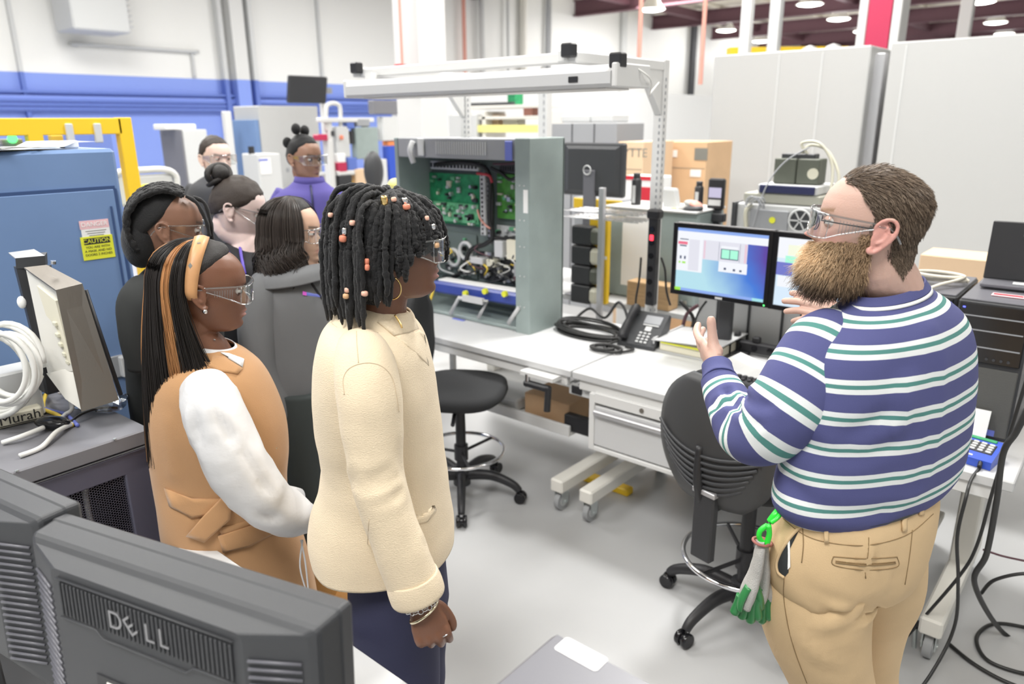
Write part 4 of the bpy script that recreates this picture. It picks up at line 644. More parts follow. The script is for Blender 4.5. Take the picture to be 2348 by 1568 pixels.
# ================================================================ chairs
def task_chair(name, lab, cx, cy, rz, seat_z, back, ring_z, ring_r, ribs=False, base_rot=0.0):
    t = thing(name, lab, 'chair', (cx, cy, 0), rz)
    MB().cyl((0, 0, .10), (0, 0, seat_z-.08), .026, n=18).build('gas_post', 'black_plastic', t); MB().cyl((0, 0, .07), (0, 0, .16), .045, n=20).build('hub', 'charcoal_dark', t)
    for k in range(5):
        a = base_rot+k*2*math.pi/5; c, s = math.cos(a), math.sin(a); pts = smooth_path([(.03*c, .03*s, .125), (.16*c, .16*s, .135), (.27*c, .27*s, .10), (.31*c, .31*s, .065)], 5)
        lg = MB().tube(pts, np.linspace(.030, .019, len(pts)), 10, ref=(0, 0, 1), flat=.9).build('leg', 'black_plastic', t); q = np.array([.315*c, .315*s, .03]); u = np.array([-s, c, 0])
        MB().cyl(q-u*.027, q-u*.006, .03, n=20, bev=.004).cyl(q+u*.006, q+u*.027, .03, n=20, bev=.004).cyl(q-u*.01, q+u*.01, .02, n=12).build('caster', 'black_gloss', lg)
    if ring_z:
        r = MB().torus((0, 0, ring_z), (0, 0, 1), ring_r, .010, 60, 10).build('foot_ring', 'chrome', t)
        for k in range(3): a = k*2.1+.4; MB().cyl((.03*math.cos(a), .03*math.sin(a), ring_z-.01), (ring_r*math.cos(a), ring_r*math.sin(a), ring_z), .008, n=8).build('ring_spoke', 'black_plastic', t)
        MB().cyl((0, 0, ring_z-.05), (0, 0, ring_z+.03), .036, n=18).build('ring_collar', 'black_plastic', t)
    ring = lambda z, sx, sy, e=.72: [(sx*np.sign(math.cos(a))*abs(math.cos(a))**e, sy*np.sign(math.sin(a))*abs(math.sin(a))**e, z) for a in np.linspace(0, 2*math.pi, 40, endpoint=False)]
    MB().loft([ring(seat_z-.055, .17, .17), ring(seat_z-.05, .215, .205), ring(seat_z-.02, .25, .24), ring(seat_z+.012, .245, .235), ring(seat_z+.024, .22, .21), ring(seat_z+.02, .12, .12)]).build('seat', 'fabric_black', t)
    MB().box((0, -.03, seat_z-.075), (.18, .22, .05), .01).build('mechanism', 'black_plastic', t); MB().cyl((.10, .0, seat_z-.075), (.25, .02, seat_z-.095), .010, n=8).build('lever', 'black_plastic', t)
    # backrest shell: local -y is the back
    z0, z1, hw, yb = back; rows = []; n = 18
    MB().tube(smooth_path([(0, -.08, seat_z-.08), (0, -.24, seat_z-.09), (0, yb-.045, seat_z+.02), (0, yb-.045, (z0+z1)/2)], 6), .032, 8, ref=(0, 0, 1) if False else None, flat=.5).build('back_bar', 'black_plastic', t)
    def shell(off, hwf, th0, th1):
        rr = []
        for i in range(n+1):
            v = i/n; z = z0+(z1-z0)*v; wv = hw*hwf*(1-abs(2*v-.9)**3.2*.42 if v > .45 else 1-(abs(2*v-.9)**2.4)*.55); wv = max(wv, hw*.2)
            ycv = yb+off-.045*math.sin(v*math.pi)*.9
            top = []
            for u in np.linspace(-1, 1, 15): top.append((u*wv, ycv+.07*(u*wv/hw)**2, z))
            f = [(x, y+th1, z) for x, y, z in top]; b = [(x, y-th0*(1-.6*(x/max(wv, .01))**4), z) for x, y, z in top]
            rr.append(b+f[::-1])
        return rr
    MB().loft(shell(0, 1, .022, .006)).build('back_shell', 'charcoal_rub', t); MB().loft(shell(.02, .95, 0, .035)).build('back_cushion', 'fabric_black', t)
    if ribs:
        rb = MB()
        for k in range(7):
            z = z0+.05+k*.024; v = (z-z0)/(z1-z0); ww = hw*(.60+.05*k); P = []
            for u in np.linspace(-1, 1, 17): P.append((u*ww, yb-.026-.045*math.sin(v*math.pi)*.9+.07*(u*ww/hw)**2, z+.05*(u*u)))
            rb.tube(P, .006, 8)
        so = rb.build('shell_rib', 'charcoal', t); so['kind'] = 'stuff'
    return t
M['charcoal_rub'] = mat('chair_shell', (.045, .046, .048), rough=.45, bump=.2, bscale=600)
task_chair('drafting_chair', 'black drafting chair with chrome foot ring behind the beige-jacketed woman', -2.46, 2.46, math.radians(-58), .60, (.66, 1.08, .215, -.25), .26, .22, base_rot=.2)
t = task_chair('drafting_chair', 'black ribbed-back drafting chair between the bearded man and the drawer', -.93, 2.46, math.radians(-12), .66, (.60, 1.05, .245, -.27), .27, .235, True, base_rot=math.radians(50))
MB().box((0.02, -.30, .52), (.085, .035, .26), .006).build('back_bracket', 'charcoal_dark', t); MB().box((.02, -.30, .655), (.095, .045, .02), .003).build('bracket_edge', 'alu', t)

q = atz(2420, 1420, 0); task_chair('office_chair', 'black office chair cut off by the right edge among the cables', q[0]+.22, q[1], math.radians(-20), .52, (.62, 1.05, .22, -.26), 0, 0, base_rot=.3)
M['grey_top'] = mat('grey_top', (.060, .062, .070), rough=.9); M['black_knit'] = mat('black_knit', (.022, .024, .024), rough=.9); M['trouser_green'] = mat('trouser_green', (.045, .055, .055), rough=.9); M['magenta'] = mat('magenta_print', (.62, .10, .55), rough=.6); M['lanyard'] = mat('purple_lanyard', (.13, .08, .50), rough=.5); M['hair_brown'] = mat('hair_brown', (.040, .028, .022), rough=.5, bump=1, bscale=120, stretch=(6, 6, 1))
# ================================================================ near desk and what stands on it
t = thing('front_desk', 'white desk in the foreground carrying the two dark monitors', 'desk', (-.60, .40, 0)); MB().box((0, 0, .765), (2.46, .80, .03), .004).build('desktop', 'white_laminate', t)
for x in (-1.15, 1.15): MB().box((x, 0, .375), (.05, .6, .75), .004).build('leg', 'white_metal', t)
def back_monitor(lab, p0, p1, ztop, w, h, logo=True):
    p0 = np.array(p0); p1 = np.array(p1); d = p1-p0; rz = math.atan2(d[1], d[0]); c = (p0+p1)/2
    t = thing('computer_monitor', lab, 'monitor', (c[0], c[1], .781), rz); zt = ztop-.781; zc = zt-h/2; tl = Matrix.Rotation(math.radians(-3), 3, 'X')
    T = lambda x, y, z: tuple(np.array(tl) @ np.array([x, y, z])+np.array([0, 0, zc]))
    def rect(y, ix, it, ib, r=.008): 
        X = w/2-ix; Zt = h/2-it; Zb = -h/2+ib; P = []
        for cx, cz, a0 in ((X-r, Zt-r, 0), (-X+r, Zt-r, 90), (-X+r, Zb+r, 180), (X-r, Zb+r, 270)):
            for a in (0, 30, 60, 90): P.append(T(cx+r*math.cos(math.radians(a0+a)), y, cz+r*math.sin(math.radians(a0+a))))
        return P
    MB().loft([rect(.022, .012, .012, .012), rect(.022, .004, .004, .004), rect(.016, 0, 0, 0), rect(-.004, 0, 0, 0), rect(-.008, .003, .003, .003)], smooth=False).build('front_frame', 'charcoal', t)
    MB().loft([rect(.0235, .02, .02, .02), rect(.0225, .02, .02, .02)], smooth=False).build('screen', 'black_gloss', t)
    sh = MB().loft([rect(-.0075, .002, .002, .002), rect(-.040, .006, .006, .006), rect(-.046, .010, .010, .010), rect(-.052, .02, .016, .02), rect(-.082, .105, .022, .07, .012)], smooth=False).build('rear_shell', 'charcoal', t)
    # vent ribs along the top of the rear face: real raised bars over a sunken dark strip
    fy = lambda z: -.082
    dk = MB(); rb = MB(); X1 = w/2-.125
    dk.box(T(0, -.0825, h/2-.070), (2*X1, .001, .056), R=tl); n = int(2*X1/.0085)
    for k in range(n+1): rb.box(T(-X1+k*2*X1/n, -.084, h/2-.070), (.0042, .003, .056), .001, R=tl)
    MB().tube([T(-X1-.006, -.0845, h/2-.036), T(X1+.006, -.0845, h/2-.036)], .0016, 6).build('vent_border', 'charcoal', sh); MB().tube([T(-X1-.006, -.0845, h/2-.103), T(-.10, -.0845, h/2-.103), T(-.085, -.0845, h/2-.115), T(.085, -.0845, h/2-.115), T(.10, -.0845, h/2-.103), T(X1+.006, -.0845, h/2-.103)], .0016, 6).build('vent_border', 'charcoal', sh)
    dk.build('vent_recess', 'charcoal_dark', sh); so = rb.build('vent_rib', 'charcoal', sh); so['kind'] = 'stuff'
    # horizontal vents on the slanted sides
    for s in (-1, 1):
        g = MB()
        for k in range(int((h-.12)/.0125)):
            z = -h/2+.075+k*.0125; a = np.array(T(s*(w/2-.028), -.0565, z)); b = np.array(T(s*(w/2-.098), -.0815, z)); g.tube([a, b], .0026, 5)
        so = g.build('side_vent_rib', 'charcoal_light', sh); so['kind'] = 'stuff'
    if logo:
        for ch, dx, rot in (('D', -.050, 0), ('E', -.018, 38), ('L', .020, 0), ('L', .048, 0)):
            Mx = Matrix.Translation(Vector(T(dx, -.0858, h/2-.072))) @ tl.to_4x4() @ Matrix.Rotation(math.pi/2, 4, 'X') @ Matrix.Rotation(math.radians(rot), 4, 'Z')
            lettering(ch, .042, 'chrome_dark', t, Mx, extr=.0016)
    MB().box(T(-.03, -.0828, -.06), (.17, .002, .11), R=tl).build('socket_recess', 'black_plastic', sh); MB().box(T(-.02, -.084, -.062), (.145, .002, .10), .0008, R=tl).build('rating_label', 'warm_white', sh)
    MB().box((0, -.07, (zt-h)/2+.06), (.09, .035, zt-h+.12), .006).build('stand_column', 'charcoal', t); MB().box((0, -.03, .009), (.26, .20, .018), .006).build('stand_base', 'charcoal', t)
    return t
M['chrome_dark'] = mat('badge_chrome', (.35, .35, .36), rough=.22, metal=.9)
a = atz(112, 1190, 1.25)[:2]; b = atz(778, 1402, 1.25)[:2]
back_monitor('large dark monitor seen from behind, nearest in the foreground, beside the beige-jacketed woman', a, b, 1.25, float(np.linalg.norm(b-a)), .36)
a = atz(-290, 975, 1.26)[:2]; b = atz(160, 1172, 1.26)[:2]; u_ = (a-b)/np.linalg.norm(a-b); b = b+u_*.02; a = b+u_*.56
back_monitor('second dark monitor seen from behind, cut off by the left edge', a, b, 1.26, .56, .36, False)
# charcoal device lid at the bottom edge
c0 = atz(1275, 1440, 1.17); t = thing('label_printer', 'charcoal device with white label on its lid at the bottom edge', 'printer', (c0[0]+.26, c0[1]-.21, .781)); H_ = 1.17-.781
MB().box((0, 0, (H_-.04)/2), (.50, .40, H_-.04), .012).build('body', 'charcoal_dark', t); l = MB().box((0, 0, H_-.02), (.52, .42, .04), .010).build('lid', 'charcoal_light', t)
ll_ = np.array([atz(1332, 1498, 1.171)[0]-t.location[0], atz(1332, 1498, 1.171)[1]-t.location[1]]); MB().prism([(ll_[0]+x, ll_[1]+y) for x, y in [(sx*(.036-.005)+.005*math.cos(math.radians(a0+a)), sy*(.016-.005)+.005*math.sin(math.radians(a0+a))) for sx, sy, a0 in ((1, 1, 0), (-1, 1, 90), (-1, -1, 180), (1, -1, 270)) for a in (0, 30, 60, 90)]], H_+.0002, H_+.0008).build('paper_label', 'paper', l)
for k in range(3): MB().box((ll_[0]-.004, ll_[1]+.006-k*.006, H_+.001), (.03-.006*k, .0014, .0003)).build('printed_line', 'ink_soft' if False else 'light_grey', l)
MB().tube([(-.16, -.08, H_+.0), (-.155, .075, H_), (.02, .08, H_), (.02, -.08, H_)], .006, 8, closed=True).build('recess_rim', 'charcoal', l); MB().box((-.07, 0, H_+.0006), (.165, .14, .001)).build('recess_floor', 'charcoal_light', l)
MB().box((.15, .165, H_+.001), (.17, .05, .002)).build('handle_recess', 'black_plastic', l); MB().tube([(.065, .195, H_+.004), (.235, .195, H_+.004)], .006, 8).build('handle_rim', 'alu', l)

# ================================================================ perforated rack cabinet and the tangle on top
def perf_mat():
    m = bpy.data.materials.new('perforated_sheet'); m.use_nodes = True; nt = m.node_tree; b = nt.nodes['Principled BSDF']; b.inputs['Base Color'].default_value = (.085, .083, .115, 1); b.inputs['Roughness'].default_value = .5
    tc = nt.nodes.new('ShaderNodeTexCoord'); outs = []
    for off in ((0, 0, 0), (.5, .5, .5)):
        mp = nt.nodes.new('ShaderNodeMapping'); mp.inputs['Location'].default_value = off; mp.inputs['Scale'].default_value = (0, 1/.0125, 1/.0076); f = nt.nodes.new('ShaderNodeVectorMath'); f.operation = 'FRACTION'; s = nt.nodes.new('ShaderNodeVectorMath'); s.operation = 'SUBTRACT'; s.inputs[1].default_value = (off[0], .5, .5); k = nt.nodes.new('ShaderNodeVectorMath'); k.operation = 'MULTIPLY'; k.inputs[1].default_value = (0, .0125, .0076); le = nt.nodes.new('ShaderNodeVectorMath'); le.operation = 'LENGTH'
        nt.links.new(tc.outputs['Object'], mp.inputs[0]); nt.links.new(mp.outputs[0], f.inputs[0]); nt.links.new(f.outputs[0], s.inputs[0]); nt.links.new(s.outputs[0], k.inputs[0]); nt.links.new(k.outputs[0], le.inputs[0]); outs.append(le.outputs['Value'])
    mi = nt.nodes.new('ShaderNodeMath'); mi.operation = 'MINIMUM'; nt.links.new(outs[0], mi.inputs[0]); nt.links.new(outs[1], mi.inputs[1]); lt = nt.nodes.new('ShaderNodeMath'); lt.operation = 'GREATER_THAN'; lt.inputs[1].default_value = .0030; nt.links.new(mi.outputs[0], lt.inputs[0]); nt.links.new(lt.outputs[0], b.inputs['Alpha']); return m
M['perforated'] = perf_mat()
t = thing('rack_cabinet', 'purple-grey rack cabinet with perforated door beside the woman in the tan vest', 'cabinet', (-2.05, .80, 0), math.radians(2.5)); zt = 1.05; wd = .62; dp = .56
def rb_(c, d, m, n, par=None, bev=.004): return MB().box(c, d, bev).build(n, m, par or t)
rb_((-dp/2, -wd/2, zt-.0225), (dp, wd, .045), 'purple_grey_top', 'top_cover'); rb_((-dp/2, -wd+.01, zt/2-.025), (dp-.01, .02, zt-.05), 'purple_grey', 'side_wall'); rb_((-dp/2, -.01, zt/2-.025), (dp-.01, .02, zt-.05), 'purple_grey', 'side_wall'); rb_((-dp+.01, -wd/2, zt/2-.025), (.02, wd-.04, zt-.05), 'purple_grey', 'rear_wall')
d = rb_((-.012, -.045, zt/2-.03), (.022, .088, zt-.07), 'purple_grey', 'door_frame'); rb_((-.012, -wd+.02, zt/2-.03), (.022, .038, zt-.07), 'purple_grey', 'door_stile', d); rb_((-.012, -wd/2, zt-.083), (.022, wd, .066), 'purple_grey', 'door_rail', d); rb_((-.012, -wd/2, .07), (.022, wd, .12), 'purple_grey', 'door_rail', d); rb_((0.004, -wd/2, zt-.047), (.006, wd-.01, .006), 'black_plastic', 'door_gap', d)
dm = MB().add([(-.008, -.088, .12), (-.008, -wd+.035, .12), (-.008, -wd+.035, zt-.115), (-.008, -.088, zt-.115)], [(0, 1, 2, 3)]).build('perforated_sheet', 'perforated', d)
rb_((-.36, -wd/2, .45), (.3, wd-.12, .7), 'charcoal_dark', 'server_block')
for i, (y, m) in enumerate(((-.22, 'beige_plastic'), (-.27, 'light_grey'), (-.32, 'mid_grey'), (-.16, 'light_grey'))): MB().tube(smooth_path([(-.10, y, .92), (-.08, y-.01, .8), (-.07, y+.03*hsh(i), .6), (-.09, y-.02, .4), (-.1, y-.05, .2)], 6), .008 if i else .013, 7).build('inside_cable', m, t)
for y in (-.1, -.34, -.56): MB().cyl((.0, y, zt+.0), (.0, y, zt+.003), .004, n=8).build('top_screw', 'zinc', t)
def quad(pts, th, name, m, par, dirv=None):
    P = np.array([np.array(p) for p in pts]); n = np.cross(P[1]-P[0], P[2]-P[0]); n /= np.linalg.norm(n)
    if dirv is not None and np.dot(n, dirv) < 0: n = -n
    mb = MB().add(np.concatenate([P, P+n*th]), [(3, 2, 1, 0), (4, 5, 6, 7)]+[(i, (i+1) % 4, 4+(i+1) % 4, 4+i) for i in range(4)]); return mb.build(name, m, par, world=True)
t = thing('panel_housing', 'brushed stainless panel housing open at the back, standing on the rack cabinet', 'housing', (-2.2, .66, 1.051)); d0, d1 = 1.89, 1.99
A, B_, C_, D_ = atd(128, 665, d0), atd(189, 650, 1.93), atd(273, 917, 1.93), atd(187, 944, d0); E_, F_ = atd(55, 613, d1), atd(107, 607, 2.03)
away = FWH
fp = quad([A, B_, C_, D_], .004, 'front_plate', 'steel', t, away); quad([E_, F_, B_, A], .004, 'top_plate', 'steel', t, -ZZ)
G_ = atd(101, 864, d1); quad([atd(60, 620, 2.0), atd(128, 668, 1.93), atd(170, 850, 1.93), atd(110, 858, 2.0)], .004, 'inner_plate', 'warm_white', t, away)
quad([atd(84, 655, 1.97), atd(127, 690, 1.925), atd(164, 836, 1.925), atd(135, 815, 1.97)], .006, 'white_board', 'paper_cream', t, away); quad([atd(106, 856, 1.98), atd(168, 842, 1.94), atd(190, 942, 1.895), atd(150, 915, 1.93)], .004, 'bottom_flange', 'warm_white', t, away)
MB().tube([atd(196, 665, 1.95), atd(277, 905, 1.95)], .006, 6).build('screen_edge', 'black_plastic', t, world=True)
for px, py in ((128, 742), (134, 768), (141, 790), (150, 812), (158, 830)): MB().box(atd(px, py, 1.945), (.02, .012, .012), .002).build('connector', 'beige_plastic', t, world=True)
MB().cyl(atd(122, 605, 1.98), atd(122, 598, 1.98), .007, n=10).build('knob', 'chrome', t, world=True)
t = thing('flat_terminal', 'tall dark flat terminal leaning left of the stainless housing', 'terminal', (-2.33, .62, 1.051)); TD = 2.06
quad([atd(35, 592, 2.02), atd(103, 586, 2.05), atd(105, 613, 2.05), atd(37, 616, 2.02)], .05, 'top_cap', 'charcoal', t, away); quad([atd(37, 614, 2.02), atd(60, 614, 2.035), atd(116, 822, 2.035), atd(90, 826, 2.02)], .05, 'side_body', 'charcoal_dark', t, away); quad([atd(60, 614, 2.04), atd(105, 613, 2.05), atd(150, 815, 2.05), atd(116, 822, 2.035)], .04, 'rear_body', 'charcoal', t, away)
quad([atd(19, 579, 2.07), atd(78, 571, 2.09), atd(103, 586, 2.05), atd(35, 592, 2.02)], .004, 'top_face', 'mid_grey', t, -ZZ); MB().sph(atd(50, 693, 2.02), (.012, .012, .018), 12, 8).build('round_button', 'paper', t, world=True); MB().box(atd(112, 860, 2.04), (.06, .05, .10), .006).build('foot', 'charcoal_dark', t, world=True)
# cables and strip
def toploop(name, lab, c, R, sq, n, r, m, seed, tilt=.6, cat='cable'):
    rg = np.random.default_rng(seed); P = []
    for k in range(n*16):
        a = k/16*2*math.pi; q = R*(1+.12*math.sin(k*.23+seed)+.05*math.sin(k*.61)); P.append(np.array(c)+RTH*q*math.cos(a)*sq+(ZZ*tilt+FWH*(1-tilt)*.8)*q*math.sin(a)+np.array([0, 0, 0])+FWH*.03*math.sin(k*.09+seed))
    P = np.array(P); P[:, 2] = np.maximum(P[:, 2], zt+.01); o = MB().tube(smooth_path(P, 2), r, 8).build(name, m); return tag(o, lab, cat)
c = atd(8, 840, 1.86); toploop('cable_coil', 'upright coil of white cable at the left edge of the rack top', c, .105, .8, 5, .0075, 'cable_white', 1, .9)
c = atd(-8, 850, 1.95); toploop('cable_coil', 'second looser white cable coil behind the upright one', c, .13, .8, 3, .008, 'cable_white', 2, .9)
zr = zt+.008
def topcab(name, lab, pts, r, m): P = [atz(px, py, zr+h) for px, py, h in pts]; o = MB().tube(smooth_path(P, 8), r, 8).build(name, m); return tag(o, lab, 'cable')
topcab('yellow_cable', 'yellow cable curving below the stainless housing on the rack', [(105, 800, .02), (95, 830, .03), (125, 885, .03), (105, 905, .01), (100, 935, .0), (130, 950, .0), (155, 965, .0), (165, 975, .0)], .006, 'cable_yellow')
topcab('blue_cable', 'lilac blue cable curving beside the yellow one on the rack', [(78, 905, .0), (85, 925, 0), (110, 940, 0), (150, 950, 0), (178, 975, 0)], .0055, 'cable_blue')
topcab('white_cable', 'white cord crossing the rack front edge under the name strip', [(5, 1015, .0), (50, 1000, .01), (100, 980, .01)], .007, 'cable_white')
topcab('white_cable', 'white cord running to the front edge of the rack top', [(45, 1045, .0), (95, 1025, .0), (130, 990, .01), (165, 972, .0)], .007, 'cable_white')
topcab('grey_cable', 'pale grey cord looped from the housing foot to the cable ends', [(115, 880, .02), (150, 895, .04), (165, 935, .02), (150, 950, .01), (140, 960, .01)], .006, 'light_grey')
topcab('grey_cable', 'beige cord lying over the dark plug at the left of the rack top', [(-20, 925, .0), (30, 915, .01), (75, 900, .02), (85, 870, .04), (60, 820, .03)], .006, 'cable_beige')
topcab('grey_cable', 'white patch cord bending round the coils toward the plug', [(20, 795, .05), (60, 830, .06), (80, 880, .05), (60, 905, .03), (10, 895, .02)], .007, 'cable_white')
topcab('black_cable', 'thin black cord ends bunched at the housing foot', [(95, 955, .0), (130, 968, .01), (150, 975, .0), (185, 950, .01), (230, 935, .01), (270, 935, 0)], .004, 'cable_black')
t = thing('cable_plug', 'black moulded plug lying among the cords on the rack', 'plug', tuple(atz(72, 890, zr+.02))); MB().box((0, 0, 0), (.05, .06, .04), .01).build('body', 'black_plastic', t); MB().box((.02, .035, .0), (.03, .03, .03), .006).build('white_tip', 'paper', t)
t = thing('dark_pouch', 'small shiny black pouch beside the yellow cable end', 'pouch', tuple(atz(120, 968, zr+.012))); MB().sph((0, 0, 0), (.055, .03, .016), 16, 8, R=Matrix.Rotation(.5, 3, 'Z')).build('body', 'black_gloss', t)
t = thing('plastic_bag', 'crumpled clear plastic bag with ties at the housing foot', 'bag', tuple(atz(235, 925, zr))); mb = MB(); rg = np.random.default_rng(5); R_ = []
for i in range(9):
    a = i/8; R_.append([(-.10+.20*a, .05*math.cos(u)*(.4+math.sin(math.pi*a))*(1+.35*rg.normal()*.5), max(.0, .012+.018*math.sin(u)*(1+.5*rg.normal()))) for u in np.linspace(0, 2*math.pi, 12, endpoint=False)])
mb.loft(R_, smooth=False); mb.build('film', M['clear_rim'], t)
for i in range(4): MB().tube(smooth_path([(-.12+.03*i, -.03+.02*i, .01), (-.16+.02*i, -.0, .05+.01*i), (-.20+.02*i, -.01-.02*i, .02)], 5), .006, 6).build('plastic_tie', 'bag_plastic', t)
t = thing('grey_module', 'pale grey module half hidden by the white coils at the left edge', 'module', tuple(atd(5, 870, 2.02)*[1, 1, 0]+[0, 0, zt+.001])); MB().box((0, 0, .075), (.10, .16, .15), .006).build('body', 'light_grey', t)
a, b = atz(-10, 975, zr), atz(96, 950, zr); u = b-a; L = .22; u /= np.linalg.norm(u); t = thing('power_strip', 'cream power strip with a handwritten name lying on the rack', 'power strip', tuple(b-u*L/2+[0, 0, -.006]), math.atan2(u[1], u[0])); MB().box((0, 0, .02), (L, .055, .04), .005).build('case', 'paper_cream', t)
lettering('Murah', .040, 'ink', t, basis((1, 0, 0), (0, 0, 1), (0, -1, 0), (.052, -.0285, .022))); MB().box((.052, -.0285, .006), (.13, .001, .002)).build('underline', 'ink', t); MB().box((.03, 0, .041), (.03, .016, .004), .002).build('oval_marking', 'light_grey', t); MB().box((-.055, -.01, .041), (.022, .014, .006), .002).build('rocker_switch', 'red_plastic', t)
# ================================================================ blue cabinet
t = thing('blue_cabinet', 'tall steel-blue cabinet with warning stickers at the left edge', 'cabinet', (-2.85, 1.145, 0)); MB().box((-.30, -.62, .90), (.60, 1.24, 1.80), .012).build('body', 'cab_blue', t)
MB().box((.004, -.60, .86), (.012, 1.14, 1.60), .003).build('door', 'cab_blue', t); MB().box((.003, -.026, .86), (.010, .012, 1.60)).build('door_gap', 'cab_blue_dark', t); MB().box((.003, -.60, 1.665), (.010, 1.15, .012)).build('door_gap', 'cab_blue_dark', t); MB().box((.012, -.050, .84), (.004, .006, 1.52)).build('door_fold', 'cab_blue_dark', t)
def onface(px, py, off=.012): p = atx(px, py, -2.85+off); return (off, p[1]-1.145, p[2])
def sticker(px, py, w, h, m, name, par, off=.0115): q = onface(px, py, off); return MB().box((off, q[1], q[2]), (.001, w, h), .0003).build(name, m, par), q
s1, q1 = sticker(216, 514, .098, .030, 'pink_sticker', 'danger_label', t); fx = lambda q, dz, off, dy=0: basis((0, 1, 0), (0, 0, 1), (1, 0, 0), (off, q[1]+dy, q[2]+dz))
lettering('DANGER', .022, 'paper', t, fx(q1, 0, .0125)); s2, q2 = sticker(220, 531, .096, .036, 'paper', 'white_label', t, .0112); 
for k in range(3): MB().box((.0122, q2[1], q2[2]+.004-k*.008), (.0003, .07-.01*k, .0022)).build('printed_line', 'ink_soft', t)
s3, q3 = sticker(225, 567, .108, .083, 'sticker_yellow', 'caution_label', t, .0120)
MB().box((.0128, q3[1], q3[2]+.024), (.0003, .088, .022)).build('caution_band', 'ink', t); lettering('CAUTION', .021, 'sticker_yellow', t, fx(q3, .024, .0132)); 
for k, tx in enumerate(('YOU ARE WITH', 'A MASK AND NO', 'DOORS 2 INCHES')): lettering(tx, .0115, 'ink', t, fx(q3, .003-k*.0135, .0128))
q = onface(278, 838); l = MB().box((.012, q[1]-.02, q[2]), (.012, .06, .085), .003).build('latch_plate', 'mid_grey', t); MB().box((.03, q[1]+.005, q[2]), (.03, .03, .08), .004).build('latch_handle', 'light_grey', t); q = onface(297, 828); MB().cyl((.01, q[1], q[2]), (.02, q[1], q[2]), .007).build('bolt', 'chrome', t)
t = thing('loose_papers', 'loose white papers lying on top of the blue cabinet', 'papers', (-2.95, .85, 1.802)); 
for i, (x, y, r, z) in enumerate(((0, 0, .2, 0), (.02, -.18, -.15, .004), (-.05, .12, .5, .003), (0, -.35, .1, .002))): MB().loft([[(u, v, z+.002+.018*abs(math.sin(3*u+i))*(v > 0)) for u, v in [(-.10, yy), (.0, yy), (.10, yy), (.10, yy+.0001), (.0, yy+.0001), (-.10, yy+.0001)]] for yy in np.linspace(-.14, .14, 6)], smooth=False).build('sheet', 'paper', t).matrix_local = Matrix.Translation((x, y, .002)) @ Matrix.Rotation(r, 4, 'Z')
MB().box((-.0, .18, .014), (.05, .05, .026), .004).build('small_box', 'paper', t)
# ================================================================ yellow guard behind the blue cabinet
t = thing('guard_frame', 'yellow framed machine guard with clear panels behind the blue cabinet', 'guard', (-4.4, 1.2, 0)); yr = 1.83-1.2
MB().box((0, yr, .96), (.06, .075, 1.92), .004).build('post', 'yellow_paint', t); MB().box((0, yr/2-.12+.0, 1.875), (.06, yr+.20, .085), .004).build('top_rail', 'yellow_paint', t); MB().box((-.02, -.62, 1.83), (.05, .95, .07), .004).build('top_rail', 'yellow_paint', t); MB().box((0, .18, .94), (.06, .07, 1.80), .004).build('post', 'yellow_paint', t); MB().box((-.18, .34, .9), (.05, .06, 1.86), .004).build('rear_post', 'yellow_paint', t)
MB().box((-.01, .38, 1.15), (.006, .36, 1.36)).build('clear_panel', 'poly_panel', t); MB().box((-.03, -.5, 1.15), (.006, 1.2, 1.30)).build('clear_panel', 'poly_panel', t)
for y in (.34, .48, -.10, -.30): MB().box((.03, y, 1.84), (.03, .035, .10), .004).build('panel_clip', 'light_grey', t)
q = atx(22, 318, -4.5); MB().box((-.1, q[1]-1.2, q[2]/2), (.06, .10, q[2]), .006).build('control_post', 'mid_grey', t); MB().cyl((-.06, q[1]-1.2, q[2]), (-.055, q[1]-1.2, q[2]), .022, n=14).build('green_light', 'led_green', t)
# ================================================================ things against the blue wall
def xbox(name, lab, cat, px0, py0, px1, py1, x, dep, m, z0=None, bev=.01):
    a = atx(px0, py0, x); b = atx(px1, py0, x); c = atx((px0+px1)/2, py1, x); zb = c[2] if z0 is None else z0; w = abs(b[1]-a[1]); h = (a[2]+b[2])/2-zb
    t = thing(name, lab, cat, (x-dep/2, (a[1]+b[1])/2, zb)); MB().box((0, 0, h/2), (dep, w, h), bev).build('body', m, t); return t, w, h, dep
t, w, h, dp = xbox('steel_cabinet', 'grey steel cabinet standing left of the young man near the blue wall', 'cabinet', 418, 297, 474, 440, -8.2, .5, 'light_grey', 0.0); MB().box((.0, -w/2-.012, h/2), (.5, .02, h), .004).build('dark_side', 'purple_grey_top', t); MB().box((0, -.1, h+.03), (.3, .35, .06), .01).build('top_box', 'paper', t)
t = thing('plastic_chair', 'white framed chair in front of the blue wall left of the grey cabinet', 'chair', tuple(atd(350, 560, 5.2)*[1, 1, 0])); z1_, z0_ = atd(350, 400, 5.2)[2], atd(350, 470, 5.2)[2]
MB().box((0, 0, (z0_+z1_)/2), (.04, .42, z1_-z0_), .02).build('backrest', 'light_grey', t); MB().tube(smooth_path([(0.02, -.22, .5), (.02, -.22, z0_), (.02, -.21, z1_), (.02, 0, z1_+.03), (.02, .21, z1_), (.02, .22, z0_), (.02, .22, .5)], 6), .022, 8).build('frame', 'white_metal', t); MB().box((.2, 0, .5), (.42, .44, .04), .015).build('seat', 'white_metal', t)
for sx, sy in ((0, -.2), (0, .2), (.38, -.2), (.38, .2)): MB().cyl((sx, sy, 0), (sx, sy, .5), .015).build('leg', 'white_metal', t)
p = atd(340, 450, 5.0); o = MB().box((p[0], p[1], (p[2]+.08)/2), (.05, .06, p[2]+.08), .01).build('marker_post', 'sticker_yellow'); tag(o, 'yellow-green marker post in front of the white framed chair', 'post')
p = atd(518, 255, 9.5); o = MB().box((p[0], p[1], p[2]/2), (.09, .09, p[2]), .01).build('white_post', 'white_metal'); tag(o, 'short white post in front of the blue column above the young man', 'post')
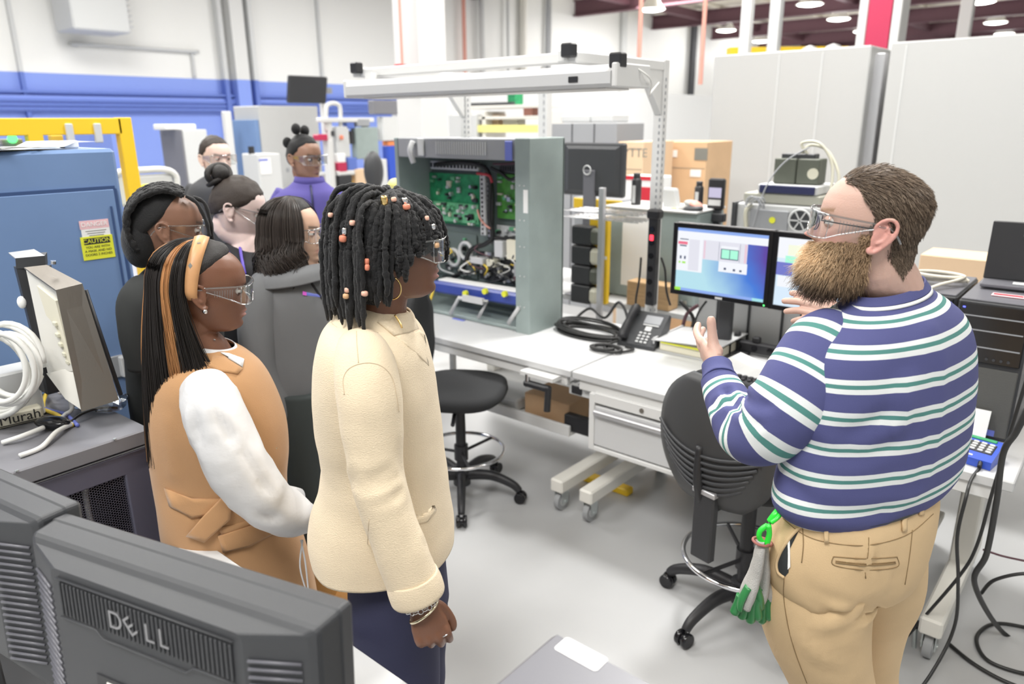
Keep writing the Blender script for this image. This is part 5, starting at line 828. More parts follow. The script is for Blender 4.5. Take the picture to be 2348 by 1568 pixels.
t, w, h, dp = xbox('electrical_cabinet', 'large pale electrical cabinet behind the man in the purple pullover', 'cabinet', 592, 243, 728, 440, -8.6, .6, 'pale_panel', 0.0); MB().box((0, -w/2-.03, h*.46), (.55, .06, h*.92), .004).build('blue_side', 'cab_blue', t); MB().box((.303, w*.10, h*.62), (.004, .04, .05)).build('lock', 'mid_grey', t); MB().box((.303, -w*.12, h*.62), (.004, .04, .05)).build('lock', 'mid_grey', t)
a, b = atx(657, 172, -9.2), atx(745, 180, -9.2); c = atx(650, 236, -9.2); t = thing('wall_screen', 'black hanging screen tilted down above the pale electrical cabinet', 'screen', (-9.2, (a[1]+b[1])/2, 0)); zc = (a[2]+c[2])/2; MB().box((0, 0, zc), (.06, abs(b[1]-a[1]), a[2]-c[2]), .01, R=Matrix.Rotation(math.radians(14), 3, 'Y')).build('panel', 'black_gloss2', t) if False else MB().box((0, 0, zc), (.06, abs(b[1]-a[1]), a[2]-c[2]), .01, R=Matrix.Rotation(math.radians(14), 3, 'Y')).build('panel', 'charcoal_dark', t)
MB().box((-.12, abs(b[1]-a[1])*.52, zc*.53), (.07, .07, zc*1.06), .01).build('pole', 'white_metal', t); MB().box((-.08, .2, zc), (.08, .5, .08)).build('mount_arm', 'mid_grey', t)
t, w, h, dp = xbox('control_box', 'pale grey control box with white papers behind the purple pullover man', 'box', 590, 352, 642, 440, -6.8, .3, 'light_grey', 0.0); MB().box((.153, -.05, h-.12), (.004, .12, .16)).build('paper_note', 'paper', t); MB().box((.153, -.07, h-.06), (.005, .10, .02)).build('purple_note', 'cable_blue', t); MB().cyl((0, -.1, h), (0, -.1, h+.07), .03).build('beacon', 'black_plastic', t)
# test rig made of pipes and boxes
t = thing('test_rig', 'cluttered test rig of white pipes, grey boxes and coloured parts by the blue wall', 'machine', tuple(atx(810, 440, -7.6)*[1, 1, 0])); X0 = -7.6; oy = t.location[1]
def rp(px, py): q = atx(px, py, X0); return np.array([0, q[1]-oy, q[2]])
def rbx(px0, py0, px1, py1, m, name, dx=0, dep=.12): a = rp(px0, py0); b = rp(px1, py1); return MB().box((dx, (a[1]+b[1])/2, (a[2]+b[2])/2), (dep, abs(b[1]-a[1]), abs(a[2]-b[2])), .01).build(name, m, t)
for px in (752, 835): a = rp(px, 270); MB().box((0, a[1], a[2]/2), (.06, .07, a[2]), .01).build('upright', 'white_metal', t)
rbx(730, 270, 852, 280, 'white_metal', 'cross_rail'); MB().tube(smooth_path([rp(748, 300), rp(748, 250), rp(756, 238), rp(772, 238), rp(780, 250), rp(781, 300)], 6), .025, 8).build('bent_pipe', 'white_metal', t)
for a in (('grey_green', 808, 292, 862, 362, 'grey_box'), ('light_grey', 868, 268, 908, 322, 'grey_box'), ('light_grey', 766, 290, 800, 360, 'pale_box'), ('red_paint', 722, 308, 745, 322, 'red_part'), ('coral', 773, 310, 780, 320, 'red_button'), ('mid_grey', 812, 272, 842, 290, 'motor'), ('wall_blue_dark', 790, 280, 808, 295, 'blue_part'), ('charcoal_dark', 800, 300, 808, 330, 'dark_part'), ('red_paint', 768, 372, 788, 394, 'red_cup'), ('paper', 768, 352, 785, 372, 'pale_cup'), ('wall_blue_dark', 790, 362, 815, 390, 'blue_part'), ('white_metal', 768, 392, 806, 400, 'shelf_board'), ('charcoal_dark', 770, 402, 800, 440, 'dark_recess'), ('yellow_paint', 776, 414, 806, 445, 'yellow_bin'), ('cardboard_pale', 806, 388, 862, 450, 'wooden_box'), ('orange_case', 884, 322, 912, 334, 'orange_case'), ('keypad_blue', 884, 334, 912, 425, 'blue_door'), ('light_grey', 912, 318, 922, 440, 'pale_edge'), ('light_grey', 862, 365, 884, 440, 'side_panel'), ('purple_grey_top', 846, 230, 918, 262, 'wire_basket'), ('yellow_pale', 873, 300, 884, 318, 'yellow_tag'), ('charcoal', 755, 300, 763, 312, 'valve'), ('white_metal', 745, 320, 765, 445, 'white_leg')): rbx(a[1], a[2], a[3], a[4], a[0], a[5], dx=.06*(hsh(a[1]) - .3))
rbx(744, 400, 925, 700, 'light_grey', 'base_cabinet', dx=-.3, dep=.3)
p = atd(857, 392, 6.6); t = thing('office_chair', 'dark grey chair back standing beside the test rig', 'chair', (p[0], p[1], 0)); MB().sph((0, 0, p[2]), (.06, .10, .17), 16, 12).build('backrest', 'charcoal', t); MB().cyl((0, 0, .5), (0, 0, p[2]-.1), .03).build('post', 'charcoal_dark', t); MB().box((.15, .0, .5), (.4, .4, .08), .03).build('seat', 'charcoal', t); MB().cyl((.15, 0, 0), (.15, 0, .5), .03).build('stem', 'charcoal_dark', t); MB().cyl((.15, 0, 0), (.15, 0, .03), .25).build('base', 'charcoal_dark', t)
o = MB().sph(atd(908, 422, 5.9), (.065, .065, .045), 12, 8).build('lamp_dome', 'yellow_pale'); tag(o, 'small pale yellow dome beside the opened cabinet just above the dreadlocks', 'light'); q = atd(908, 422, 5.9); s = MB().cyl((q[0], q[1], 0), (q[0], q[1], q[2]-.02), .02).build('stand', 'light_grey', o, world=False)
# ================================================================ people: shared builders
from mathutils import noise as mnoise
def head_grid(nz=120, na=132, f=None):
    f = f or {}
    prof = np.array([(-.118, .048, .010, .010), (-.114, .066, -.004, .026), (-.106, .078, -.016, .038), (-.092, .083, -.036, .048), (-.075, .084, -.052, .056), (-.058, .086, -.066, .062), (-.040, .086, -.080, .067), (-.020, .084, -.092, .071), (0, .083, -.100, .0735), (.018, .090, -.104, .075), (.035, .0905, -.105, .0755), (.060, .082, -.100, .072), (.080, .067, -.086, .062), (.096, .045, -.062, .046), (.106, .020, -.034, .027), (.110, -.004, -.010, .006)])
    zk = prof[:, 0]; t = np.linspace(0, 1, nz); zz = zk[0]+(zk[-1]-zk[0])*(.5-.5*np.cos(t*math.pi*.96+.02*math.pi*2))/1.0
    zz = np.clip(zz, zk[0], zk[-1]); u = np.linspace(0, 2*math.pi, na, endpoint=False); phi = u-.38*np.sin(u) # more vertices around the face
    rings = []
    jw = f.get('jaw', 1.0); 
    for z in zz:
        xf, xb, w = (np.interp(z, zk, prof[:, k]) for k in (1, 2, 3))
        # soften the linear table
        for k, arr in ((1, 'xf'), (2, 'xb'), (3, 'w')): pass
        e = .006; g = lambda c: (np.interp(z-e, zk, prof[:, c])+2*np.interp(z, zk, prof[:, c])+np.interp(z+e, zk, prof[:, c]))/4
        xf, xb, w = g(1), g(2), g(3)
        if z < -.03: w *= 1+(jw-1)*min(1, (-.03-z)/.05)
        xc = -.012 if z > -.08 else -.012+(-.08-z)*.6; xc = min(xc, xf-.01)
        c, s = np.cos(phi), np.sin(phi); n = 2.25
        cc = np.sign(c)*np.abs(c)**(2/n); ss = np.sign(s)*np.abs(s)**(2/n)
        x = np.where(c > 0, xc+(xf-xc)*cc, xc+(xc-xb)*cc); y = w*ss
        F = np.clip(c, 0, 1)**.5
        G = lambda zc, sz, yc, sy: math.exp(-((z-zc)/sz)**2)*np.exp(-((np.abs(y)-yc)/sy)**2)
        ns = f.get('nose', 1.0); nw = f.get('nose_w', 1.0)
        zt = -.034
        if z > zt: nd = .0235*max(0, 1-(z-zt)/.040)**1.15
        else: nd = .0235*math.exp(-((z-zt)/.0075)**2)
        sy = (.0068+.0045*math.exp(-((z+.034)/.012)**2))*nw
        dx = ns*nd*np.exp(-(y/sy)**2)
        dx += ns*.008*G(-.037, .0065, .0125*nw, .0055)                      # nostril wings
        dx += -.0105*G(.000, .011, .031, .015)+.0035*G(.017, .007, .022, .02)  # sockets, brows
        dx += -.004*G(-.002, .010, 0, .012)
        lp = f.get('lips', 1.0)
        dx += lp*.0065*math.exp(-((z+.0585)/.0050)**2)*np.exp(-(y/.019)**2)+lp*.0075*math.exp(-((z+.0705)/.0058)**2)*np.exp(-(y/.017)**2)-.0045*math.exp(-((z+.0642)/.0022)**2)*np.exp(-(y/.021)**2)
        dx += .004*math.exp(-((z+.050)/.006)**2)*np.exp(-(y/.018)**2)
        dx += f.get('chin', .006)*math.exp(-((z+.097)/.013)**2)*np.exp(-(y/.020)**2)-.003*math.exp(-((z+.082)/.006)**2)*np.exp(-(y/.016)**2)
        x = x+dx*F
        ch = f.get('cheek', .003); y = y+np.sign(y)*ch*math.exp(-((z+.028)/.022)**2)*np.exp(-((x-.05)/.03)**2)
        rings.append(np.stack([x, y, np.full_like(x, z)], 1))
    return rings
def ear_parts(mb, s, f):
    es = f.get('ear', 1.0); c = np.array([-.014, s*.0745, -.012]); out = np.array([-.30, s*.95, 0]); bk = np.array([-1, -s*.25, 0])*1.0; up = np.array([-.18, 0, 1.0])
    bk /= np.linalg.norm(bk); up /= np.linalg.norm(up)
    P = []
    for a in np.linspace(-150, 80, 16): 
        r = math.radians(a); P.append(c+es*(bk*(.0165*math.cos(r)+.004)+up*(-.030*math.sin(r)*(-1)))+out*(.010+.006*max(0, math.cos(r))))
    P = [c+es*(bk*x+up*z)+out*o for x, z, o in ((-.010, .004, .001), (-.012, .018, .004), (-.004, .029, .009), (.008, .031, .013), (.018, .022, .016), (.020, .008, .017), (.017, -.006, .015), (.010, -.019, .012), (.002, -.029, .009), (-.006, -.030, .006), (-.009, -.022, .003))]
    mb.tube(smooth_path(P, 5), np.interp(np.linspace(0, 1, 51), [0, .2, .5, .8, .93, 1], [.003, .0042, .0044, .0042, .0060, .004]), 8)
    R = np.stack([bk, np.cross(up, bk), up], 1); mb.sph(c+out*.004+bk*.004, (.017*es, .005, .028*es), 14, 10, R=np.block([[R, np.zeros((3, 1))], [np.zeros((1, 3)), 1]]))
    P2 = [c+es*(bk*x+up*z)+out*o for x, z, o in ((.004, .018, .011), (.010, .008, .013), (.008, -.006, .012), (-.002, -.014, .009))]; mb.tube(smooth_path(P2, 4), .0032, 7); mb.sph(c+es*(bk*-.009+up*-.005)+out*.004, (.004, .004, .006), 8, 6)
def xform(rings, Mx): A = np.array(Mx); return [np.asarray(r) @ A[:3, :3].T + A[:3, 3] for r in rings]
def remesh(mb, vox, sm=2, fac=.5):
    o = mb.build('tmp', 'ink'); r = o.modifiers.new('r', 'REMESH'); r.mode = 'VOXEL'; r.voxel_size = vox
    if sm: s = o.modifiers.new('s', 'SMOOTH'); s.iterations = sm; s.factor = fac
    dg = bpy.context.evaluated_depsgraph_get(); me = bpy.data.meshes.new_from_object(o.evaluated_get(dg), depsgraph=dg); old = o.data; bpy.data.objects.remove(o); bpy.data.meshes.remove(old)
    return me
def verts(me): a = np.empty(len(me.vertices)*3); me.vertices.foreach_get('co', a); return a.reshape(-1, 3)
def set_verts(me, V): me.vertices.foreach_set('co', V.ravel()); me.update()
def norms(me): a = np.empty(len(me.vertices)*3); me.vertices.foreach_get('normal', a); return a.reshape(-1, 3)
def color_attr(me, C, name='tint'):
    at = me.color_attributes.new(name, 'FLOAT_COLOR', 'POINT'); A = np.ones((len(C), 4)); A[:, :3] = C; at.data.foreach_set('color', A.ravel())
def float_attr(me, S, name): at = me.attributes.new(name, 'FLOAT', 'POINT'); at.data.foreach_set('value', np.asarray(S, float).ravel())
def mesh_obj(name, me, m, parent, smooth=True):
    V = verts(me)-np.array(ORG[parent.name]); set_verts(me, V); me.materials.clear(); me.materials.append(M[m] if isinstance(m, str) else m)
    if smooth: me.polygons.foreach_set('use_smooth', [True]*len(me.polygons))
    me.name = name; o = bpy.data.objects.new(name, me); COL.objects.link(o); o.parent = parent; ORG[o.name] = ORG[parent.name]; return o
def head_frame(o, face, pitch=0, roll=0, s=1.0):
    """o: midpoint between the eyes inside the head, face: horizontal looking direction"""
    f = np.array(face, float); f /= np.linalg.norm(f); l = np.cross(ZZ, f); Rm = Matrix(((f[0], l[0], 0), (f[1], l[1], 0), (f[2], l[2], 1))).to_4x4() @ Matrix.Rotation(-math.radians(pitch), 4, 'Y') @ Matrix.Rotation(math.radians(roll), 4, 'X')
    return Matrix.Translation(Vector(o)) @ Rm @ Matrix.Scale(s, 4)
def skin_mat(name): return mat(name, (.5, .3, .2), rough=.48, bump=.25, bscale=420, attr='tint', sss=.12, spec=.45)
M['skin'] = skin_mat('skin'); M['skin_dark'] = mat('skin_dark', (.2, .1, .06), rough=.42, bump=.22, bscale=420, attr='tint', sss=.05, spec=.5)
def grow_noise(V, f, a): 
    return np.array([mnoise.noise(Vector(v*f)) for v in V])*a
def body_mesh(t, H, spec, neck, extra=None, vox=.0028, f=None, col=(.6, .4, .3), lip=(.6, .3, .28), brow=None, dark=False, red=.0, stubble=None):
    f = f or {}; mb = MB(); mb.loft(xform(head_grid(f=f), H))
    e = MB(H); 
    for s in (-1, 1): ear_parts(e, s, f)
    mb.v += e.v; k = mb.n; mb.f += [tuple(i+k for i in q) for q in e.f]; mb.mi += e.mi; mb.sm += e.sm; mb.n += e.n
    P = [np.array(p[:3], float) for p in neck]; R = [p[3] for p in neck]; pp = smooth_path(P, 6); mb.tube(pp, np.interp(np.linspace(0, len(R)-1, len(pp)), range(len(R)), R), 24, ref=FWH)
    if extra: extra(mb)
    me = remesh(mb, vox, 2); V = verts(me); L = (V-np.array(H.translation)) @ np.linalg.inv(np.array(H.to_3x3())).T
    C = np.tile(np.array(col), (len(V), 1)); x, y, z = L.T; n = np.array([mnoise.noise(Vector(v*40)) for v in V])*.5+np.array([mnoise.noise(Vector(v*11)) for v in V]); C *= (1+.05*n)[:, None]
    face = x > .03
    lm = np.exp(-((z+.0645)/.0095)**4)*np.exp(-(y/.022)**4)*(x > .075); C = C*(1-.8*lm[:, None])+np.array(lip)*.8*lm[:, None]
    if red:
        rm = np.exp(-((z+.033)/.014)**2)*np.exp(-(y/.016)**2)*face+.7*np.exp(-((z+.03)/.02)**2)*np.exp(-((np.abs(y)-.045)/.02)**2)*face+.9*((np.abs(y) > .0775) & (np.abs(z+.012) < .034) & (x < .004)); rm = np.clip(rm, 0, 1)*red; C = C*(1-rm[:, None]*np.array([.0, .35, .30]))
    if brow is not None:
        bm = np.exp(-((z-.018-.004*np.abs(y)/.03)/.0042)**2)*(np.abs(y) > .010)*(np.abs(y) < .050)*face; C = C*(1-.85*bm[:, None])+np.array(brow)*.85*bm[:, None]
    if stubble is not None: C = stubble(L, C)
    o = mesh_obj('body', me, 'skin_dark' if dark else 'skin', t); color_attr(me, np.clip(C, 0, 1)); return o
def eyes(t, H, iris=(.1, .05, .03), skincol='lid', gaze=0):
    for s in (-1, 1):
        mb = MB(H); c = np.array([.0705, s*.031, 0.0]); mb.sph(c, .0122, 18, 12); o = mb.build('eye', 'eye_white', t, world=True)
        MB(H).cyl(c+[.0106, 0, 0], c+[.0124, 0, 0], .0058, .0050, n=16).build('iris', 'iris_dark', o, world=True).parent = o
        ld = MB(H)
        for sg, z0 in ((1, .0035), (-1, -.0045)):
            rings = []
            for a in np.linspace(0, 1, 5):
                zz = z0+(sg*.0128-z0)*a; r = math.sqrt(max(.0136**2-zz*zz, 1e-7)); rings.append([c+[r*math.cos(u), r*math.sin(u), zz] for u in np.linspace(-1.5, 1.5, 12)])
            for i in range(4):
                V = rings[i]+rings[i+1]; ld.add(V, [(j, j+1, 12+j+1, 12+j) for j in range(11)], 0, True)
        ld.build('eyelid', skincol, o, world=True)
M['eye_white'] = mat('eye_white', (.75, .73, .70), rough=.15); M['iris_dark'] = mat('iris_dark', (.03, .015, .01), rough=.1)
def glasses(t, H, name='safety_glasses', dz=0.0, k=1.0, slots=True, dark=False):
    """wrap-round clear safety spectacles following the face"""
    q = []
    for a in np.linspace(-1, 1, 61):
        s = np.sign(a); u = abs(a)
        if u < .42: y = u/.42*.058; x = .109-.008*(u/.42)**2; zt = .020-.001*u; zb = -.030 if u > .10 else -.030+.020*(1-u/.10)
        elif u < .58: w = (u-.42)/.16; y = .058+.021*math.sin(w*math.pi/2); x = .101-.016*(1-math.cos(w*math.pi/2))-.006*w; zt = .0196-.002*w; zb = -.030+.002*w
        else: w = (u-.58)/.42; y = .079+.002*w; x = .079-.092*w; zt = .0176-.008*w; zb = -.028+.030*w**.8
        q.append((x*k, s*y*k, zt+dz, zb+dz))
    root = None; th = .0016; outer = []; V = []; Fc = []
    for x, y, zt, zb in q:
        for j in range(7): V.append((x, y, zt+(zb-zt)*j/6))
    n = len(V); V += [(x-th*(1 if abs(y) < .07 else 0), y-th*np.sign(y)*(1 if abs(y) > .05 else 0), z) for x, y, z in V]
    for i in range(60):
        for j in range(6): a = i*7+j; Fc.append((a, a+1, a+8, a+7)); Fc.append((n+a+7, n+a+8, n+a+1, n+a))
    g = MB(H).add(V, Fc, 0, True).build(name, 'clear', t, world=True)
    MB(H).tube([(x, y, zt) for x, y, zt, zb in q], .0021, 7).build('top_rim', 'clear_rim', g, world=True); MB(H).tube([(x, y, zb) for x, y, zt, zb in q], .0015, 7).build('bottom_rim', 'clear_rim', g, world=True)
    for s in (-1, 1): 
        MB(H).tube([(.079*k, s*.0795*k, .018+dz), (.078*k, s*.0798*k, 0+dz), (.079*k, s*.0795*k, -.027+dz)], .0012, 6).build('hinge_edge', 'clear_rim', g, world=True)
        MB(H).tube(smooth_path([(-.008*k, s*.081*k, .006+dz), (-.03, s*.082*k, .004+dz), (-.045, s*.080*k, -.008+dz), (-.055, s*.077*k, -.022+dz)], 4), .0024, 6).build('temple_tip', 'clear_rim', g, world=True)
        if slots:
            sl = MB(H)
            for i in range(8): x = .058-.006*i; sl.box((x*k, s*.0815*k, -.003+dz-.0001*i), (.0012, .0012, .026-.0015*i))
            so = sl.build('vent_slot', 'clear_rim', g, world=True); so['kind'] = 'stuff'
    MB(H).box((.088*k, .074*k, .0175+dz), (.010, .004, .007), .001).build('rim_clip', 'clear_rim', g, world=True); MB(H).box((.088*k, -.074*k, .0175+dz), (.010, .004, .007), .001).build('rim_clip', 'clear_rim', g, world=True)
    return g
def strand_mesh(name, P, r, C, m, t, sides=3, taper=.35):
    """P: (N,K,3) strand curves, r: radius or (N,), C: (N,3) or (N,K,3) colours"""
    N, K, _ = P.shape; T = np.gradient(P, axis=1); T /= np.linalg.norm(T, axis=2, keepdims=True)+1e-9
    a = np.where(np.abs(T[..., 2:3]) < .9, np.array([0, 0, 1.0]), np.array([1.0, 0, 0])); A = np.cross(T, a); A /= np.linalg.norm(A, axis=2, keepdims=True)+1e-9; B = np.cross(T, A)
    rr = np.broadcast_to(np.asarray(r, float).reshape(-1, 1), (N, K))*np.interp(np.linspace(0, 1, K), [0, .6, 1], [1, .9, taper])[None]
    an = np.arange(sides)*2*math.pi/sides; V = P[:, :, None, :]+rr[..., None, None]*(np.cos(an)[None, None, :, None]*A[:, :, None, :]+np.sin(an)[None, None, :, None]*B[:, :, None, :])
    idx = np.arange(N*K*sides).reshape(N, K, sides); j2 = np.roll(np.arange(sides), -1)
    Q = np.stack([idx[:, :-1, :], idx[:, :-1][:, :, j2], idx[:, 1:][:, :, j2], idx[:, 1:, :]], -1).reshape(-1, 4)
    me = bpy.data.meshes.new(name); me.vertices.add(N*K*sides); me.vertices.foreach_set('co', (V.reshape(-1, 3)).ravel()); nf = len(Q); me.loops.add(nf*4); me.loops.foreach_set('vertex_index', Q.ravel().astype(np.int32)); me.polygons.add(nf); me.polygons.foreach_set('loop_start', np.arange(nf, dtype=np.int32)*4); me.polygons.foreach_set('loop_total', np.full(nf, 4, np.int32)); me.update(calc_edges=True); me.validate()
    C = np.asarray(C, float); C = np.broadcast_to(C[:, None, :], (N, K, 3)) if C.ndim == 2 else C
    o = mesh_obj(name, me, m, t); color_attr(me, np.repeat(C.reshape(-1, 3), sides, 0)); return o
M['hair'] = mat('hair_strands', (.05, .04, .03), rough=.42, attr='tint', spec=.35); M['hair_matte'] = mat('matte_hair', (.02, .02, .02), rough=.75, attr='tint', spec=.25, bump=1.0, bscale=700)
# cloth --------------------------------------------------------------
def ringp(L, R, D, th, e=2.0, m=64, th2=None, D2=None):
    """horizontal body section from its two outline points at distance D; th: half thickness away from (th2: towards) the viewer"""
    pl = atd(L[0], L[1], D); pr = atd(R[0], R[1], D2 or D); c = (pl+pr)/2; a = (pr-pl)/2; th2 = th if th2 is None else th2; u = np.arange(m)*2*math.pi/m
    cc, ss = np.cos(u), np.sin(u); cc = np.sign(cc)*np.abs(cc)**(2/e); ss = np.sign(ss)*np.abs(ss)**(2/e)
    return c+np.outer(cc, a)+np.outer(np.where(ss > 0, ss*th, ss*th2), FWH)
class Folds:
    def __init__(s, seed=1, amp=.003, fr=9.0, aniso=(1, 1, .35), fine=.0012): s.f = []; s.seed = seed; s.amp = amp; s.fr = fr; s.an = np.array(aniso); s.fine = fine
    def add(s, pts, w, a): s.f.append((smooth_path(np.array(pts), 4), w, a)); return s
    def apply(s, V, N):
        o = np.array([s.seed*7.3, s.seed*3.1, s.seed*1.7]); d = np.array([mnoise.noise(Vector(v*s.an*s.fr+o)) for v in V])*s.amp+np.array([mnoise.noise(Vector(v*s.fr*2.6+o)) for v in V])*s.fine
        for P, w, a in s.f:
            best = np.full(len(V), 9.0)
            for i in range(len(P)-1):
                ab = P[i+1]-P[i]; t = np.clip(((V-P[i])@ab)/(ab@ab+1e-12), 0, 1); q = P[i]+t[:, None]*ab; best = np.minimum(best, np.linalg.norm(V-q, axis=1))
            d += a*np.exp(-(best/w)**2)-a*.45*np.exp(-((best-1.8*w)/w)**2)
        return V+N*d[:, None]
def cloth(name, shells, m, t, folds=None, attrs=None, thick=None):
    """shells: list of (rings (n,m,3), closed_bottom?, per-ring stripe coordinate) smoothed and joined into one garment mesh"""
    mb = MB(); S = []
    for sh in shells:
        rings = np.array(sh[0]); per = sh[2] if len(sh) > 2 else 5; sm = smooth_path(rings, per); mb.loft(list(sm), caps=sh[3] if len(sh) > 3 else False)
        if sh[1] is not None:
            sv = np.asarray(sh[1], float)
            if sv.ndim == 1: sv = np.repeat(sv[:, None], rings.shape[1], 1)
            ss = smooth_path(sv, per); S.append(ss.reshape(-1)); 
            if len(sh) > 3 and sh[3]: S.append(np.array([ss[0].mean(), ss[-1].mean()]))
        else: S.append(np.full(len(sm)*rings.shape[1]+(2 if len(sh) > 3 and sh[3] else 0), -1.0))
    o = mb.build(name, m, None); me = o.data; bpy.data.objects.remove(o); V = verts(me); 
    if folds: V = folds.apply(V, norms(me)); set_verts(me, V)
    ob = mesh_obj(name, me, m, t)
    if attrs: float_attr(me, np.concatenate(S), attrs)
    if thick: sd = ob.modifiers.new('thickness', 'SOLIDIFY'); sd.thickness = thick; sd.offset = -1
    return ob
def limb_rings(pts, m=36, flat=1.0, ref=None, per=6):
    """pts: (x,y,z,r) along a limb -> rings and running length"""
    P = np.array([p[:3] for p in pts], float); R = np.array([p[3] for p in pts]); Q = smooth_path(P, per); rr = smooth_path(R[:, None], per)[:, 0]; T, N, B = frames(Q, ref=ref); u = np.arange(m)*2*math.pi/m
    rings = np.array([Q[i]+rr[i]*(np.outer(np.cos(u), N[i])+flat*np.outer(np.sin(u), B[i])) for i in range(len(Q))]); L = np.concatenate([[0], np.cumsum(np.linalg.norm(np.diff(Q, axis=0), axis=1))]); return rings, L
def A3(px, py, D, r): p = atd(px, py, D); return (p[0], p[1], p[2], r)
def hand(mb, o, along, dorsal, right, s=1.0, curl=(25, 30, 20), thumb=(20, 20), spread=1.0, thumb_out=45, curls=None):
    """palm and five fingers; along: wrist->fingers, dorsal: back of the hand, right: which side of 'along' the thumb is (+1/-1 on cross(dorsal, along))"""
    a = np.array(along, float); a /= np.linalg.norm(a); d = np.array(dorsal, float); d -= a*np.dot(a, d); d /= np.linalg.norm(d); l = np.cross(d, a)*right; o = np.array(o, float); tips = []
    def W(x, y, z): return o+s*(a*x+l*y+d*z)
    rs = []
    for x, w, h, yc in ((-.03, .024, .018, 0), (0, .026, .018, 0), (.02, .032, .017, .0), (.05, .039, .015, .0), (.075, .041, .0135, 0), (.088, .039, .011, 0), (.093, .030, .006, 0)):
        rs.append([W(x, yc+w*math.copysign(abs(math.cos(u))**.8, math.cos(u)), h*math.sin(u)-(.003 if x > .07 else 0)) for u in np.linspace(0, 2*math.pi, 20, endpoint=False)])
    mb.loft(rs)
    mb.sph(W(.03, .022, -.010), s*.019, 12, 8)
    for i, (y, L, r) in enumerate(((.030, (.042, .026, .020), .0090), (.010, (.046, .030, .021), .0093), (-.010, (.043, .028, .020), .0088), (-.029, (.034, .021, .018), .0078))):
        cu = curls[i] if curls else curl; P = [np.array([.060, y*.9, 0]), np.array([.088 - .004*abs(i-1), y, .001])]; ang = 0; p = P[-1]; sp = (y*.22*spread)
        for Lk, ck in zip(L, cu): ang += math.radians(ck); p = p+Lk*np.array([math.cos(ang), sp*math.cos(ang)*3, -math.sin(ang)]); P.append(p)
        Q = np.array([W(*q) for q in P]); mb.tube(smooth_path(Q, 5), s*np.interp(np.linspace(0, 1, 21), [0, .25, .45, .65, .9, 1], [r*.9, r*1.1, r*.98, r*1.02, r*.88, r*.55]), 10); tips.append(Q)
    to = math.radians(thumb_out); P = [np.array([.012, .018, -.006]), np.array([.034, .036, -.012])]; p = P[-1]; an = to; dn = .25
    for Lk, ck in zip((.034, .028), thumb): p = p+Lk*np.array([math.cos(an), math.sin(an), -dn]); P.append(p); an -= math.radians(ck)
    Q = np.array([W(*q) for q in P]); mb.tube(smooth_path(Q, 5), s*np.interp(np.linspace(0, 1, 16), [0, .3, .6, .85, 1], [.013, .0135, .0105, .0105, .006]), 10); tips.append(Q)
    return tips, (a, l, d)
def torso_person(t, rings, mat_, name, folds=None): return cloth(name, [(rings, None)], mat_, t, folds)
from mathutils.bvhtree import BVHTree
def ringz(xl, xr, yc, D, dd, th, e=2.0, m=64, tilt=0.0):
    """level body section seen turned: its left end stands dd nearer, its right end dd farther than D"""
    c = atd((xl+xr)/2, yc, D); z = c[2]
    def P(px, d, zz): ax = d*math.cos(_t)+(CAMH-zz)*math.sin(_t); return FWH*d+RTH*((px-CX)/F_PX*ax)+ZZ*zz
    pl, pr = P(xl, D-dd, z-tilt), P(xr, D+dd, z+tilt); c = (pl+pr)/2; a = (pr-pl)/2; u = np.arange(m)*2*math.pi/m; cc, ss = np.cos(u), np.sin(u); cc = np.sign(cc)*np.abs(cc)**(2/e); ss = np.sign(ss)*np.abs(ss)**(2/e)
    return c+np.outer(cc, a)+np.outer(ss, FWH*th)
class Surf:
    def __init__(s, *obs):
        V = []; Fc = []; n = 0
        for o in obs:
            v = verts(o.data)+np.array(ORG[o.name]); V += v.tolist(); Fc += [tuple(i+n for i in p.vertices) for p in o.data.polygons]; n += len(v)
        s.b = BVHTree.FromPolygons(V, Fc); s.last = 1.4
    def hit(s, px, py, off=.001):
        r = _ray(px, py); r = r/np.linalg.norm(r); q = s.b.ray_cast(Vector(CAM), Vector(r))
        if q[0] is None: return CAM+r*s.last
        s.last = q[3]; return np.array(q[0])-r*off
    def seam(s, t, pts, m, r=.001, name='seam', off=.0004, per=6):
        Q = smooth_path(np.array([(a, b, 0) for a, b in pts], float), per); Q = [q for q in Q if s.b.ray_cast(Vector(CAM), Vector(_ray(q[0], q[1])))[0] is not None]; return MB().tube([s.hit(a, b, off) for a, b, _ in Q], r, 6).build(name, m, t, world=True)
    def patch(s, t, poly, m, name, off=.002, thick=0, K=5, smooth=0):
        P = np.array(poly, float)
        if smooth: P = smooth_path(np.c_[P, np.zeros(len(P))], smooth, closed=True)[:, :2]
        c = P.mean(0); n = len(P); V = [s.hit(*c, off)]; Fc = []
        for k in range(1, K+1):
            for p in P: q = c+(p-c)*k/K; V.append(s.hit(q[0], q[1], off))
        for j in range(n): Fc.append((0, 1+(j+1) % n, 1+j))
        for k in range(K-1):
            for j in range(n): a = 1+k*n; Fc.append((a+j, a+(j+1) % n, a+n+(j+1) % n, a+n+j))
        o = MB().add(V, Fc, 0, True).build(name, m, t, world=True)
        if thick: sd = o.modifiers.new('thickness', 'SOLIDIFY'); sd.thickness = thick; sd.offset = 0
        return o

